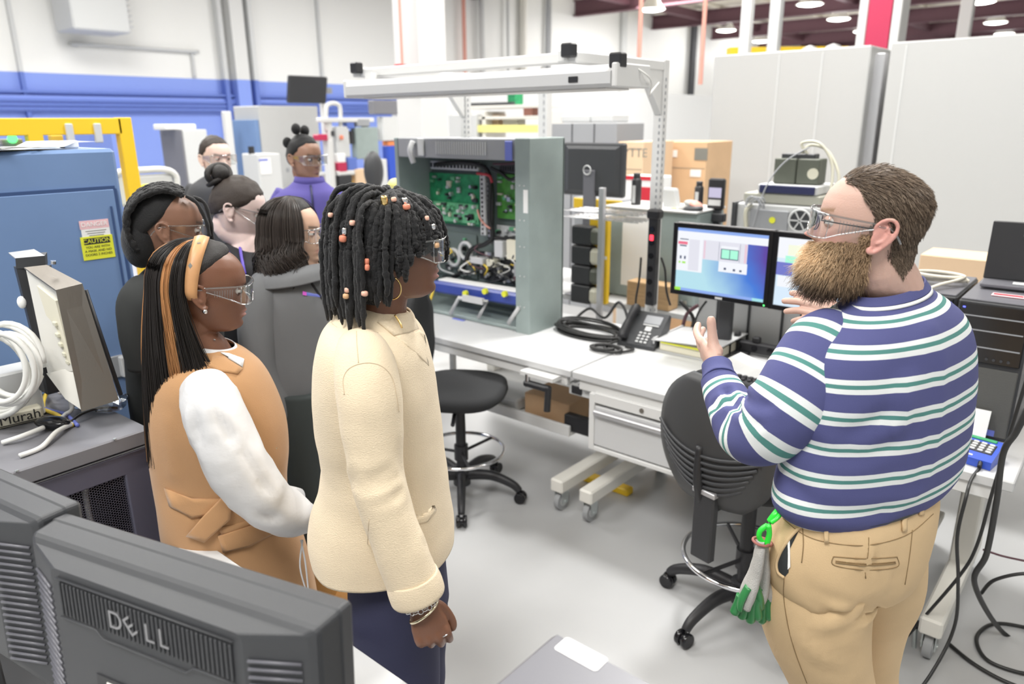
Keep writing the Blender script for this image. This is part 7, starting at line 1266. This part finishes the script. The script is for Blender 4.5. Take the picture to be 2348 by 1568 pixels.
    def flow(p):
        v = np.stack([-np.ones(len(p))*.9, np.sign(p[:, 1])*.05, -.15-1.3*np.clip(-p[:, 0]/.08, 0, 1.4)-.5*np.clip(np.abs(p[:, 1])/.07, 0, 1)], 1); v[:, 2] -= np.where(p[:, 2] < .02, .7, 0); return v/np.linalg.norm(v, axis=1, keepdims=True)
    def grow(R0, N0, L, K, lift, fl, curl=.15):
        P = [R0]; p = R0.copy(); n = N0.copy(); wob = rg.normal(size=R0.shape)*curl
        for k in range(1, K):
            v = fl(p)+wob*(1+.3*rg.normal(size=p.shape)); v = v-n*np.sum(v*n, 1, keepdims=True)*.9; v /= np.linalg.norm(v, axis=1, keepdims=True); p = p+(v+n*lift*(1-.5*k/K))*(L[:, None]/(K-1)); P.append(p.copy())
        return np.stack(P, 1)
    Ls = rg.uniform(.010, .020, len(R0))*np.where(R0[:, 2] > .05, 1.3, 1)*np.where(R0[:, 2] < -.03, .6, 1); S = grow(R0, N0, Ls, 5, .38, flow); 
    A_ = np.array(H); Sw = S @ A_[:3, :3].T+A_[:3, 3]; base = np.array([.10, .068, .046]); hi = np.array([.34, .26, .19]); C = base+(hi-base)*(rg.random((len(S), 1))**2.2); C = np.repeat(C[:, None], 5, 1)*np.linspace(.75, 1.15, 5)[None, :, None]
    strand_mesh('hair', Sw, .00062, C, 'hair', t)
    hm = (x < lim-.004) & (z > -.060-.5*np.clip(-x-.035, 0, .05)) & ~((ay > .055) & (x > -.044) & (z < .012) & (x < .010)); mm = hm.reshape(nz, na); V = (P0+Nn*.0035).reshape(nz, na, 3); Fc = []
    for i in range(nz-1):
        for j in range(na):
            j2 = (j+1) % na
            if mm[i, j] and mm[i, j2] and mm[i+1, j] and mm[i+1, j2]: Fc.append((i*na+j, i*na+j2, (i+1)*na+j2, (i+1)*na+j))
    MB(H).add(V.reshape(-1, 3), Fc, 0, True).build('hair_base', M['hair_base_m'], t, world=True)
    hair_cap(t, H, 28, 60, M['hair_base_m'], ex=(.095, .079, .1135), c=(-.012, 0, .0), name='hair_base')
    # --- beard: rooted on cheeks, lip, jaw and throat
    bm = ((z < -.052) | ((z < -.030-.0*x) & (ay > .034) & (z < -.022-(x-.0)*.25))) & (x > -.012) & ~((z > -.075) & (z < -.058) & (ay < .018) & (x > .09)) & ((z > -.118))
    bm |= (z < -.012) & (x < .018) & (x > -.008) & (ay > .055)
    bm |= (z < -.047) & (z > -.058) & (ay < .036) & (x > .07)
    R0, N0 = sample(14000, bm.astype(float)); q = rg.random(len(R0))
    front = np.clip((R0[:, 0]+.01)/.09, 0, 1); low = np.clip((-.03-R0[:, 2])/.08, 0, 1); Lb = (.012+.030*low*front**.6+.020*low)*(.7+.5*q); Lb *= np.where((R0[:, 2] > -.058) & (np.abs(R0[:, 1]) < .034), .75, 1)
    def bflow(p): v = np.stack([.20*np.ones(len(p)), np.sign(p[:, 1])*.10, -np.ones(len(p))], 1); v[:, 2] += np.where(p[:, 2] > -.058, .15, 0); return v
    def growb(R0, N0, L, K):
        P = [R0]; p = R0.copy(); wob = rg.normal(size=R0.shape)*.30
        for k in range(1, K):
            s = k/(K-1); v = N0*(.95-.75*s)+bflow(p)*(.35+.75*s)+wob*(1+.6*rg.normal(size=p.shape)); v /= np.linalg.norm(v, axis=1, keepdims=True); p = p+v*(L[:, None]/(K-1)); P.append(p.copy())
        return np.stack(P, 1)
    S = growb(R0, N0, Lb, 7); Sw = S @ A_[:3, :3].T+A_[:3, 3]
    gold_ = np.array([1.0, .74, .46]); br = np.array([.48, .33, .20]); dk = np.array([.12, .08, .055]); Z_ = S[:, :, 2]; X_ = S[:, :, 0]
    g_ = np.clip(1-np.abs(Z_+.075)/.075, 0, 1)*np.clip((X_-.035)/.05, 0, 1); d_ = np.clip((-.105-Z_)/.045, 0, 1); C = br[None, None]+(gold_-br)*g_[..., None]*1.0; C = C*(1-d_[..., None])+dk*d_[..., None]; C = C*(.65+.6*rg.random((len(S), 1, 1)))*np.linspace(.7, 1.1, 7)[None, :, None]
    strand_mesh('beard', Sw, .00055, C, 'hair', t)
    core = MB(H); 
    core.loft([[(.044+a*(math.cos(u)), b*math.sin(u), zz+.012*math.cos(u)) for u in np.linspace(0, 2*math.pi, 28, endpoint=False)] for zz, a, b in ((-.058, .035, .050), (-.075, .046, .054), (-.095, .050, .052), (-.115, .048, .046), (-.135, .038, .036), (-.148, .018, .02))]).build('beard_core', mat('beard_core', (.13, .08, .045), rough=.9, bump=1, bscale=300), t, world=True)
    # --- glove clip and gloves hanging from the pocket
    t2 = thing('glove_clip', 'bright green glove clip hooked on the waistband of the khaki trousers', 'clip', tuple(atd(1780, 1180, 1.33)))
    def blade(pts, r, name, m, tt, fl=.45): return MB().tube(smooth_path([atd(*p) for p in pts], 5), r, 8, flat=fl, ref=FWH).build(name, m, tt, world=True)
    a = blade([(1790, 1166, 1.34), (1778, 1180, 1.33), (1766, 1196, 1.33)], .008, 'upper_jaw', 'green_clip', t2, 1.0); blade([(1793, 1172, 1.33), (1782, 1188, 1.32), (1768, 1198, 1.32)], .005, 'upper_jaw', 'green_clip', t2, .8); blade([(1764, 1197, 1.325), (1760, 1206, 1.325)], .0035, 'link', 'black_plastic', t2)
    blade([(1760, 1204, 1.32), (1744, 1216, 1.32), (1741, 1232, 1.32), (1755, 1252, 1.32)], .006, 'lower_jaw', 'green_clip', t2, .9); blade([(1762, 1204, 1.315), (1764, 1225, 1.315), (1757, 1250, 1.315)], .0065, 'lower_jaw', 'green_clip', t2, .9)
    for i, (dx, dd, lab) in enumerate(((0, 0, 'left grey work glove with green palm hanging from the green clip'), (26, .03, 'right darker work glove hanging behind the first one from the green clip'))):
        t3 = thing('work_glove', lab, 'glove', tuple(atd(1745+dx*.4, 1250, 1.32+dd))); q = lambda px, py, d=0: (px+dx, py, 1.315+dd+d)
        cuffp = [(1744+dx*.3, 1240, 1.318+dd, .014), (1742+dx*.4, 1262, 1.315+dd, .017), (1733+dx*.7, 1310, 1.315+dd, .021), (1716+dx, 1355, 1.315+dd, .027), (1706+dx, 1385, 1.315+dd, .024)]
        rg_, _ = limb_rings([A3(*c) for c in cuffp], 24, .55, ref=FWH); cloth('knit_back', [(rg_, None, 1, True)], 'glove_knit', t3, Folds(3+i, .002, 30, (1, 1, 1), .001))
        for k, (x0, x1, y1) in enumerate(((1694, 1682, 1408), (1708, 1700, 1418), (1722, 1720, 1428), (1732, 1738, 1420))):
            MB().tube(smooth_path([atd(*q(x0+6, 1365)), atd(*q(x0, 1385)), atd(*q(x1, y1))], 5), np.interp(np.linspace(0, 1, 11), [0, .5, .9, 1], [.011, .0115, .0105, .006]), 12).build('finger', 'glove_green', t3, world=True)
        MB().tube(smooth_path([atd(*q(1728, 1335)), atd(*q(1738, 1370)), atd(*q(1742, 1395, .01))], 5), np.interp(np.linspace(0, 1, 11), [0, .5, .9, 1], [.010, .0115, .0105, .006]), 12).build('thumb', 'glove_green' if i == 0 else 'glove_knit', t3, world=True)
        MB().tube(smooth_path([atd(*q(1716, 1345, -.012)), atd(*q(1700, 1375, -.014)), atd(*q(1695, 1395, -.012))], 5), [.012]*11, 10, flat=.5, ref=FWH).build('green_palm', 'glove_green', t3, world=True); MB().torus(atd(1744+dx*.3, 1242, 1.316+dd), ZZ+RTH*.2, .0155, .003, 24, 6).build('red_hem', 'glove_red', t3, world=True)
    return t
bearded_man()
# ================================================================ woman in the tan vest
def vest_woman():
    D = 1.87; t = person('person in a belted tan wool vest over a white blouse, wearing a tan leather headband', 480, D); FEET_DIR[t.name] = RTH
    H = head_frame(atd(478, 657, D), RTH*.92+FWH*.34, -7, 0, 1.0); hl = lambda x, y, z: np.array(H @ Vector((x, y, z)))
    nk = [(*hl(-.028, 0, -.02), .052), (*hl(-.030, 0, -.085), .050), (*hl(-.042, 0, -.125), .050), (*atd(474, 810, D), .062), (*atd(478, 850, D), .09), (*atd(490, 930, D), .10)]
    LA = [A3(480, 905, 1.72, .04), A3(508, 1000, 1.67, .040), A3(560, 1100, 1.66, .038), A3(640, 1175, 1.70, .032), A3(712, 1190, 1.76, .025), A3(730, 1190, 1.775, .024)]
    def ex(mb):
        mb.tube(smooth_path([p[:3] for p in LA], 5), smooth_path(np.array([[p[3]] for p in LA]), 5)[:, 0], 20); mb.tube([atd(490, 920, D), atd(480, 905, 1.72)], .04, 16)
        hand(mb, atd(728, 1190, 1.775), RTH*.9+FWH*.3-ZZ*.15, -FWH*.6+ZZ*.7, -1, .93, thumb=(20, 20), thumb_out=30, spread=.3, curls=((25, 40, 25),)*4)
    bo = body_mesh(t, H, None, nk, ex, .0028, dict(lips=1.35, nose=.85, nose_w=1.2, chin=.005, cheek=.005, jaw=.98), col=(.20, .088, .052), lip=(.50, .27, .25), dark=True); eyes(t, H, skincol='lid_dark')
    fo = Folds(51, .004, 6, (1, 1, .4), .0006); fo.add([atd(560, 880, 1.74), atd(590, 960, 1.75), atd(600, 1060, 1.76)], .025, .008); fo.add([atd(400, 960, 1.76), atd(410, 1080, 1.76)], .02, -.005)
    R = [ringp(*q) for q in (((432, 790), (540, 800), D, .055), ((408, 810), (566, 822), D, .095), ((380, 838), (596, 852), D, .125), ((358, 885), (624, 900), D, .14), ((348, 950), (648, 965), D, .145), ((350, 1020), (656, 1035), D, .138), ((360, 1090), (652, 1100), D, .128), ((372, 1150), (660, 1160), D, .135), ((382, 1230), (688, 1235), D, .155, 2, 64, .13), ((398, 1330), (712, 1330), D, .17, 2, 64, .11), ((420, 1440), (728, 1440), D, .18, 2, 64, .10), ((440, 1560), (738, 1560), D, .185, 2, 64, .10), ((455, 1640), (740, 1640), D, .18, 2, 64, .10))]
    vs = cloth('vest', [(R, None, 6)], 'tan_wool', t, fo, thick=.005)
    FEET_DIR[t.name] = RTH; cloth('trousers', legs_to_floor(t, 'trousers', 'dark_cloth', [[(560, 1250, 1.84, .09), (575, 1400, 1.84, .085)], [(600, 1250, 1.95, .09), (612, 1400, 1.95, .085)]]), 'dark_cloth', t)
    SL = [A3(470, 890, 1.745, .060), A3(484, 925, 1.70, .072), A3(512, 1000, 1.668, .076), A3(558, 1085, 1.655, .076), A3(615, 1150, 1.675, .068), A3(668, 1182, 1.715, .058), A3(700, 1190, 1.745, .046), A3(716, 1192, 1.76, .034)]
    rg, L = limb_rings(SL, 44, per=7); fs = Folds(61, .007, 11, (1, 1, 1), .0040)
    for P_ in ([(440, 930), (455, 990), (500, 1060)], [(470, 900), (500, 960), (530, 1000)], [(560, 1040), (600, 1110), (660, 1150)], [(600, 1180), (650, 1200), (700, 1215)], [(640, 1130), (690, 1150), (715, 1170)]): fs.add([atd(a, b, 1.61) for a, b in P_], .013, -.008)
    sl = cloth('blouse_sleeve', [(rg, None, 1, True)], 'white_satin', t, fs); FA = [A3(500, 900, 1.99, .05), A3(520, 1000, 2.02, .05), A3(600, 1120, 2.0, .045), A3(680, 1150, 1.95, .04)]; rg, _ = limb_rings(FA, 24); cloth('blouse_sleeve', [(rg, None, 1, True)], 'white_satin', t)
    for q in ([(690, 1238, 1.71), (700, 1290, 1.70), (708, 1362, 1.70)], [(694, 1238, 1.71), (688, 1300, 1.70), (706, 1366, 1.70)]): MB().tube(smooth_path([atd(*p) for p in q], 5), .0035, 6, flat=.5).build('cuff_tie', 'white_satin', t, world=True)
    CT = [ringp((438, 776), (535, 796), D, .053), ringp((426, 792), (552, 812), D, .070), ringp((414, 806), (562, 826), D, .085)]; cb = cloth('blouse_collar', [(CT, None, 5)], 'white_satin', t, thick=.003)
    VC = [ringp((424, 790), (545, 812), D, .072), ringp((404, 806), (562, 840), D, .095), ringp((388, 830), (572, 872), D, .118)]; vc = cloth('vest_collar', [(VC, None, 5)], 'tan_wool', t, thick=.005)
    sf = Surf(vs, vc); TW = 'tan_wool'; sf.patch(t, [(490, 778), (520, 790), (560, 824), (556, 842), (524, 822), (498, 808)], 'white_satin', 'blouse_collar_point', .012, .003, 3)
    sf.patch(t, [(470, 800), (515, 815), (556, 845), (545, 858), (500, 850), (462, 830)], TW, 'lapel', .010, .006, 4); sf.seam(t, [(556, 848), (600, 900), (632, 960), (648, 1040), (655, 1110)], 'seam_khaki', .0012, 'front_edge'); sf.seam(t, [(420, 960), (428, 1050), (436, 1130), (470, 1290)], 'seam_khaki', .0008)
    sf.seam(t, [(415, 960), (425, 910), (460, 882), (505, 880), (545, 910), (568, 960)], TW, .0045, 'armhole_edge', .0)
    B1 = [(378, 1118), (440, 1145), (520, 1142), (524, 1165), (490, 1178), (440, 1186), (390, 1160)]; sf.patch(t, B1, TW, 'belt', .010, .008); sf.patch(t, [(510, 1138), (530, 1170), (528, 1190), (470, 1242), (428, 1228), (470, 1180), (500, 1150)], TW, 'belt_knot', .020, .010)
    sf.patch(t, [(500, 1228), (570, 1206), (632, 1190), (642, 1215), (570, 1252), (512, 1266)], TW, 'belt_tail', .012, .008); sf.patch(t, [(498, 1210), (580, 1190), (600, 1200), (510, 1226)], TW, 'belt', .008, .006, 3); MB().sph(sf.hit(632, 1027, .003), .004, 8, 6).build('button', 'gold_pale', t, world=True)
    glasses(t, H, dz=.001); MB().sph(hl(-.006, -.0835, -.047), (.0065, .0065, .007), 12, 8).build('stud_earring', 'silver', t, world=True)
    # head band and straight hair with copper streaks
    hb = MB(); pts = []
    for a in np.linspace(-2.05, 2.05, 44): pts.append(((-.016-.016*abs(math.cos(a*.75))*0-.022*abs(math.sin(a))**2, .0885*math.sin(a)*1.02, .003+.128*math.cos(a)*.98 if abs(a) < 1.57 else .003+.128*math.cos(a)*.4)))
    V = []; Fc = []
    for i, p in enumerate(pts):
        wd = .018*(1-.35*(abs(i-21.5)/21.5)**2); V += [(p[0]-wd, p[1]*1.0, p[2]), (p[0]-wd*.3, p[1]*1.04, p[2]*1.025+.001), (p[0]+wd*.3, p[1]*1.04, p[2]*1.025+.001), (p[0]+wd, p[1], p[2])]
    for i in range(43):
        for j in range(3): Fc.append((i*4+j, i*4+j+1, i*4+j+5, i*4+j+4))
    b = MB(H).add(V, Fc, 0, True).build('headband', 'band_leather', t, world=True); sd = b.modifiers.new('thickness', 'SOLIDIFY'); sd.thickness = .003
    fb = Surf(b); fb.patch(t, [(436, 602), (441, 609), (436, 616), (431, 609)], 'ink_soft', 'band_mark', .001, 0, 2); fb.patch(t, [(452, 556), (460, 555), (460, 558), (452, 559)], 'ink_soft', 'band_mark', .001, 0, 2)
    long_hair(t, H, 71, zend=(-.50, -.34), cop=.26, front=-.012, cover=1.86, capf=40, fwd=.10, n=3600)
def long_hair(t, H, seed, zend, cop=0.0, front=0.0, wave=.0, col=(.018, .015, .014), n=2200, r=.0011, cover=1.25, spread=.0, length_side=1.0, back=.0, K=26, capf=48, fwd=0):
    rg = np.random.default_rng(seed); P = np.zeros((n, K, 3)); fz = lambda a_: max(0, 1-(a_-cover)/1.1); C = np.zeros((n, 3)); ex_ = (.100, .082, .114)
    for i in range(n):
        az = rg.uniform(cover, 2*math.pi-cover); layer = rg.random(); off = .004+.020*layer; ze = rg.uniform(*zend)*(1 if rg.random() < .8 else .8); s = np.linspace(0, 1, K); L1 = .42
        el = 1.5-(1.5+.1)*np.clip(s/L1, 0, 1); ca, sa = math.cos(az), math.sin(az); rr = 1+off/.1*np.clip(s*4, 0.2, 1)
        x = -.012+front+ex_[0]*ca*np.cos(el)*rr; y = ex_[1]*sa*np.cos(el)*rr; z = .004+ex_[2]*np.sin(el)*rr
        h = s > L1; q = np.clip((s-L1)/(1-L1), 0, 1); x = np.where(h, x-back*q+.010*ca*np.sin(q*3), x); y = np.where(h, y*(1+spread*q)+.006*sa*q, y); z = np.where(h, z[np.argmax(h)-1]+(ze-z[np.argmax(h)-1])*q, z)
        w = wave*q; x += w*.016*np.sin(q*9+az*3+seed); y += w*.016*np.cos(q*8+az*5); w2 = max(fz(az), fz(2*math.pi-az))*fwd; x += w2*q**1.2; z = np.where(h, z*1-(0 if w2 < .02 else -abs(ze)*.30*q*min(1, w2/.05)*rg.random()), z); j = rg.normal(size=3)*.0012; P[i] = np.stack([x+j[0], y+j[1], z+j[2]], 1)
        k = hsh(round(az*9), 3.0+seed); C[i] = np.array([.42, .20, .08])*(.6+.8*rg.random()) if (k < cop and layer > .45) else np.array(col)*(.7+.9*rg.random())
    A_ = np.array(H); Pw = P @ A_[:3, :3].T+A_[:3, 3]
    # beyond the head the strands hang straight down in the world
    strand_mesh('hair', Pw, r, C, 'hair', t, taper=.5)
    rings = []
    for e in np.linspace(1.5, -.1, 12): rings.append([((-.012+front+(ex_[0]*1.03)*math.cos(a)*math.cos(e)), ex_[1]*1.03*math.sin(a)*math.cos(e), .004+ex_[2]*1.02*math.sin(e)) for a in np.linspace(cover, 2*math.pi-cover, 30)])
    for zz in np.linspace(-.03, zend[0]*.62, 6): rings.append([(-.012+front-back*(zz/zend[0])+.098*math.cos(a), .080*math.sin(a)*(1+spread*zz/zend[0]), zz) for a in np.linspace(cover+.12, 2*math.pi-cover-.12, 30)])
    V = np.concatenate(rings); Fc = [(i*30+j, i*30+j+1, (i+1)*30+j+1, (i+1)*30+j) for i in range(len(rings)-1) for j in range(29)]
    o = MB(H).add(V, Fc, 0, True).build('hair_base', 'hair_dark', t, world=True); sd = o.modifiers.new('thickness', 'SOLIDIFY'); sd.thickness = .004
    hair_cap(t, H, capf, 100, 'hair_dark', name='hair_top', rough=.03)
M['hair_dark'] = mat('hair_dark', (.020, .017, .016), rough=.5, bump=1, bscale=120, stretch=(6, 6, 1)); M['band_leather'] = mat('band_leather', (.62, .33, .15), rough=.45, var=.08, vscale=30)
vest_woman()
# ================================================================ the group farther back
def back_person(label, o, D, face, pitch, s, f, col, lip, rings, cm, arm=None, armm=None, extra=None, dark=False, feet=None, name='jumper', brow=(.04, .03, .025), legm='dark_cloth', nr=.047, shoe='rubber'):
    t = person(label, o[0], D); FEET_DIR[t.name] = RTH; H = head_frame(atd(o[0], o[1], D), face, pitch, 0, s); hl = lambda x, y, z: np.array(H @ Vector((x, y, z)))
    b = atd((rings[0][0]+rings[0][1])/2, rings[0][2], D); nk = [(*hl(-.028, 0, -.02), nr*s), (*hl(-.036, 0, -.085), nr*s), (*(b+ZZ*.01), .055), (*(b-ZZ*.08), .09)]
    arms = []
    if arm is None: # relaxed arms hanging at the sides
        Rs = [ringp((a, y), (b_, y+dy), D, th) for a, b_, y, dy, th in rings[2:5]]; cc = Rs[0].mean(0)
        for ix in (0, 32): s0 = Rs[0][ix]; o = Rs[2][ix]-Rs[2].mean(0); o[2] = 0; o /= np.linalg.norm(o); s0 = s0*.78+cc*.22; arms.append([s0, s0+o*.05+ZZ*-.10, s0+o*.055+ZZ*-.30, s0+o*.05+RTH*.03+ZZ*-.42, s0+o*.045+RTH*.06+ZZ*-.56])
    def ex(mb):
        for A_ in arms: mb.tube(smooth_path(A_, 4), .030, 14); hand(mb, A_[-1], -ZZ+RTH*.1, A_[2]-A_[0]+ZZ*.3, 1, .95, spread=.3)
    body_mesh(t, H, None, nk, ex if arms else None, .0036, f, col, lip, brow, dark); eyes(t, H, skincol='lid_dark' if dark else 'lid')
    R = [ringp((a, y), (b_, y+dy), D, th) for a, b_, y, dy, th in rings]; zs = R[-1].mean(0)[2]; last = R[-1]; c = last.mean(0)
    if zs > .9: R.append(last*np.array([1, 1, 0])+np.array([0, 0, .86]))
    g = cloth(name, [(np.array(R), None, 5, True)], cm, t, Folds(int(o[0]), .005, 6, (1, 1, .5), .001))
    for i, A_ in enumerate(arm or []): rg, _ = limb_rings([A3(*q) for q in A_], 28); cloth('sleeve', [(rg, None, 1, True)], armm or cm, t, Folds(int(o[1])+i, .004, 9, (1, 1, 1), .001))
    for A_ in arms: rg, _ = limb_rings([(*q, r_) for q, r_ in zip(A_, (.060, .062, .052, .046, .038))], 28); cloth('sleeve', [(rg, None, 1, True)], cm, t, Folds(5, .004, 9, (1, 1, 1), .001))
    sh = []; last = np.array(R[-1]); c = last.mean(0)
    for sg in (-1, 1):
        q = c+FWH*.09*sg; rg, _ = limb_rings([(q[0], q[1], .95, .10), (q[0], q[1], .80, .098), (q[0], q[1], .48, .075), (q[0], q[1], .25, .06), (q[0], q[1], .07, .062)], 28); sh.append((rg, None, 1, True)); MB().sph((q[0]+RTH[0]*.06, q[1]+RTH[1]*.06, .045), (.13, .06, .05), 16, 8, R=Matrix.Rotation(_y, 3, 'Z')).build('shoe', shoe, t, world=True); (shoe != 'rubber' and MB().cyl((q[0], q[1], .03), (q[0], q[1], .27), .072, .080).build('boot_shaft', shoe, t, world=True))
    cloth('trousers', sh, legm, t)
    glasses(t, H, dz=.001, slots=False); return t, H, g, hl
t, H, g, hl = back_person('person in a grey hooded sweatshirt with loose dark shoulder-length hair', (674, 531), 2.62, RTH*.96-FWH*.05, -2, 1.0, dict(lips=1.2, nose=.95, cheek=.006, jaw=1.06), (.62, .40, .29), (.55, .27, .23), ((640, 728, 596, 10, .07), (610, 748, 612, 12, .11), (580, 765, 640, 15, .15), (566, 780, 690, 10, .17), (560, 790, 780, 5, .175), (572, 790, 880, 0, .17), (600, 790, 950, 0, .165), (640, 790, 985, 0, .16)), 'grey_fleece', [[(625, 650, 2.55, .055), (598, 690, 2.50, .070), (590, 780, 2.46, .066), (605, 860, 2.46, .060), (650, 930, 2.48, .052), (690, 958, 2.50, .045)]], name='sweatshirt', legm='trouser_green', shoe='boot_tan')
long_hair(t, H, 81, (-.21, -.12), 0, .004, 1.3, (.04, .032, .028), 1700, .0016, .95, .35, K=18); c = atd(672, 600, 2.62)
R = [ringp((604, 622), (752, 600), 2.62, .11), ringp((590, 632), (762, 612), 2.62, .145), ringp((588, 652), (768, 628), 2.62, .16)]; cloth('hood', [(R, None, 5)], 'grey_fleece', t, Folds(9, .006, 12), thick=.012)
sf = Surf(g); sf.seam(t, [(690, 610), (735, 680), (790, 745)], 'black_cloth', .005, 'drawstring'); sf.patch(t, [(694, 668), (740, 676), (738, 682), (694, 676)], 'cable_blue', 'printed_logo', .004, 0, 2); sf.patch(t, [(694, 667), (703, 670), (703, 678), (694, 676)], 'magenta', 'printed_logo', .005, 0, 2)
t, H, g, hl = back_person('person with dark hair in a bun, black top and purple lanyard, looking down', (549, 478), 2.85, RTH*.93+FWH*.15, -20, 1.0, dict(lips=.9, nose=1.0, chin=.007), (.80, .62, .58), (.62, .38, .38), ((520, 600, 556, 14, .06), (500, 620, 575, 14, .10), (480, 640, 600, 10, .14), (470, 655, 660, 0, .16), (470, 655, 760, 0, .16), (475, 655, 900, 0, .16)), 'black_cloth', name='top', nr=.043)
hair_cap(t, H, 60, 122, 'hair_brown', rough=.05)
b = MB(H); b.sph((-.098, 0, .105), (.034, .034, .034), 14, 10); b.tube([(-.10+.036*math.cos(a), .030*math.sin(a*1.3), .100+.034*math.sin(a)) for a in np.linspace(0, 6.3, 22)], .012, 8); b.build('hair_bun', 'hair_dark', t, world=True); MB(H).torus((-.105, 0, .072), (-1, 0, 1), .030, .010, 20, 8).build('hair_tie', 'hair_dark', t, world=True)
sf = Surf(g); sf.seam(t, [(494, 545), (510, 562), (538, 600), (552, 640)], 'lanyard', .006, 'lanyard', .006); sf.seam(t, [(548, 552), (554, 590), (562, 630)], 'lanyard', .006, 'lanyard', .006)
t, H, g, hl = back_person('person with dark twists tied back over a bare forehead, gold earring, behind the tan vest', (390, 520), 2.24, RTH*.86+FWH*.42, -8, 1.0, dict(lips=1.3, nose=.9, nose_w=1.2), (.25, .13, .085), (.40, .2, .18), ((338, 425, 615, 5, .06), (320, 450, 635, 5, .11), (304, 480, 670, 5, .15), (300, 500, 740, 0, .17), (305, 505, 850, 0, .17), (315, 510, 950, 0, .16)), 'black_knit', [[(335, 660, 2.14, .05), (322, 700, 2.08, .064), (322, 770, 2.05, .058), (335, 840, 2.05, .050)]], 'black_knit', dark=True, name='top')
hair_cap(t, H, 30, 120, 'loc_hair', ex=(.101, .0868, .119), c=(-.018, 0, .003)); curves = []; rg = np.random.default_rng(6)
for i in range(120):
    y0 = rg.uniform(-.070, .070); a0 = rg.uniform(.25, .75); P = []
    for k in range(14):
        s = k/13; e = (1.0+a0*.5)+(3.9-1.0-a0*.5)*s; P.append((-.012+.106*math.cos(e), y0*(1-.15*s)*1.0, .006+(.116+.008*hsh(i))*math.sin(e)*(1-.12*abs(y0)/.07)))
    P = np.array(P); P[:, 1] *= 1.12; P += rg.normal(size=P.shape)*.0025; curves.append(P)
curves.append(np.array([(.060, -.035, .098), (.090, -.040, .085), (.104, -.045, .05), (.113, -.052, .01), (.115, -.056, -.03)])); curves.append(np.array([(.040, -.05, .100), (.068, -.06, .085), (.088, -.066, .05), (.100, -.070, .02), (.105, -.072, -.012)]))
mb = MB(H)
for c_ in curves: Q = smooth_path(c_, 3); mb.tube(Q, .0058*(1+.2*np.sin(np.arange(len(Q))*1.9+hsh(Q[0][1])*6)), 7)
mb.build('hair_twists', 'loc_hair', t, world=True); MB(H).sph((-.078, 0, -.045), (.055, .070, .085), 18, 12).build('hair_back', 'loc_hair', t, world=True); MB(H).torus((-.010, -.0835, -.052), (0, 1, .2), .010, .0018, 20, 6).build('gold_earring', 'gold', t, world=True)
sf = Surf(g); sf.patch(t, [(306, 600+160), (330, 765), (345, 800), (332, 850), (318, 820)], 'olive_light', 'grey_panel', .07, 0, 3)
t, H, g, hl = back_person('person with short dark hair in a dark grey top, farthest back on the left', (496, 362), 4.4, RTH*.72-FWH*.62, -2, 1.02, dict(lips=.9, nose=1.0, jaw=1.04), (.80, .58, .49), (.62, .36, .33), ((474, 536, 402, 2, .075), (455, 558, 414, 2, .12), (437, 580, 432, 2, .16), (430, 592, 470, 0, .17), (430, 596, 540, 0, .17), (434, 596, 640, 0, .16)), 'grey_top', name='top')
hair_cap(t, H, 52, 118, 'hair_brown', rough=.05)
t, H, g, hl = back_person('person in a purple zip pullover with small topknots, back of the group', (700, 362), 4.2, RTH*.80-FWH*.52, -4, 1.02, dict(lips=1.1, nose=1.0, jaw=1.02), (.36, .20, .135), (.38, .2, .17), ((676, 744, 414, 2, .07), (662, 760, 428, 2, .11), (640, 782, 442, 2, .15), (618, 800, 470, 0, .17), (606, 812, 530, 0, .18), (606, 812, 640, 0, .17)), 'purple_knit', dark=True, name='pullover')
hair_cap(t, H, 52, 118, 'loc_hair', rough=.05)
for q in ((-.03, -.03, .150), (-.03, .03, .140), (-.085, -.045, .075)): MB(H).sph(q, (.026, .026, .030), 12, 9).build('topknot', 'loc_hair', t, world=True)
R = [ringp((680, 404), (738, 406), 4.2, .066), ringp((676, 420), (744, 422), 4.2, .074)]; cloth('zip_collar', [(R, None, 5)], 'purple_knit', t, thick=.008); Surf(g).seam(t, [(712, 425), (716, 460), (718, 500)], 'navy_strip', .006, 'zip', .004)
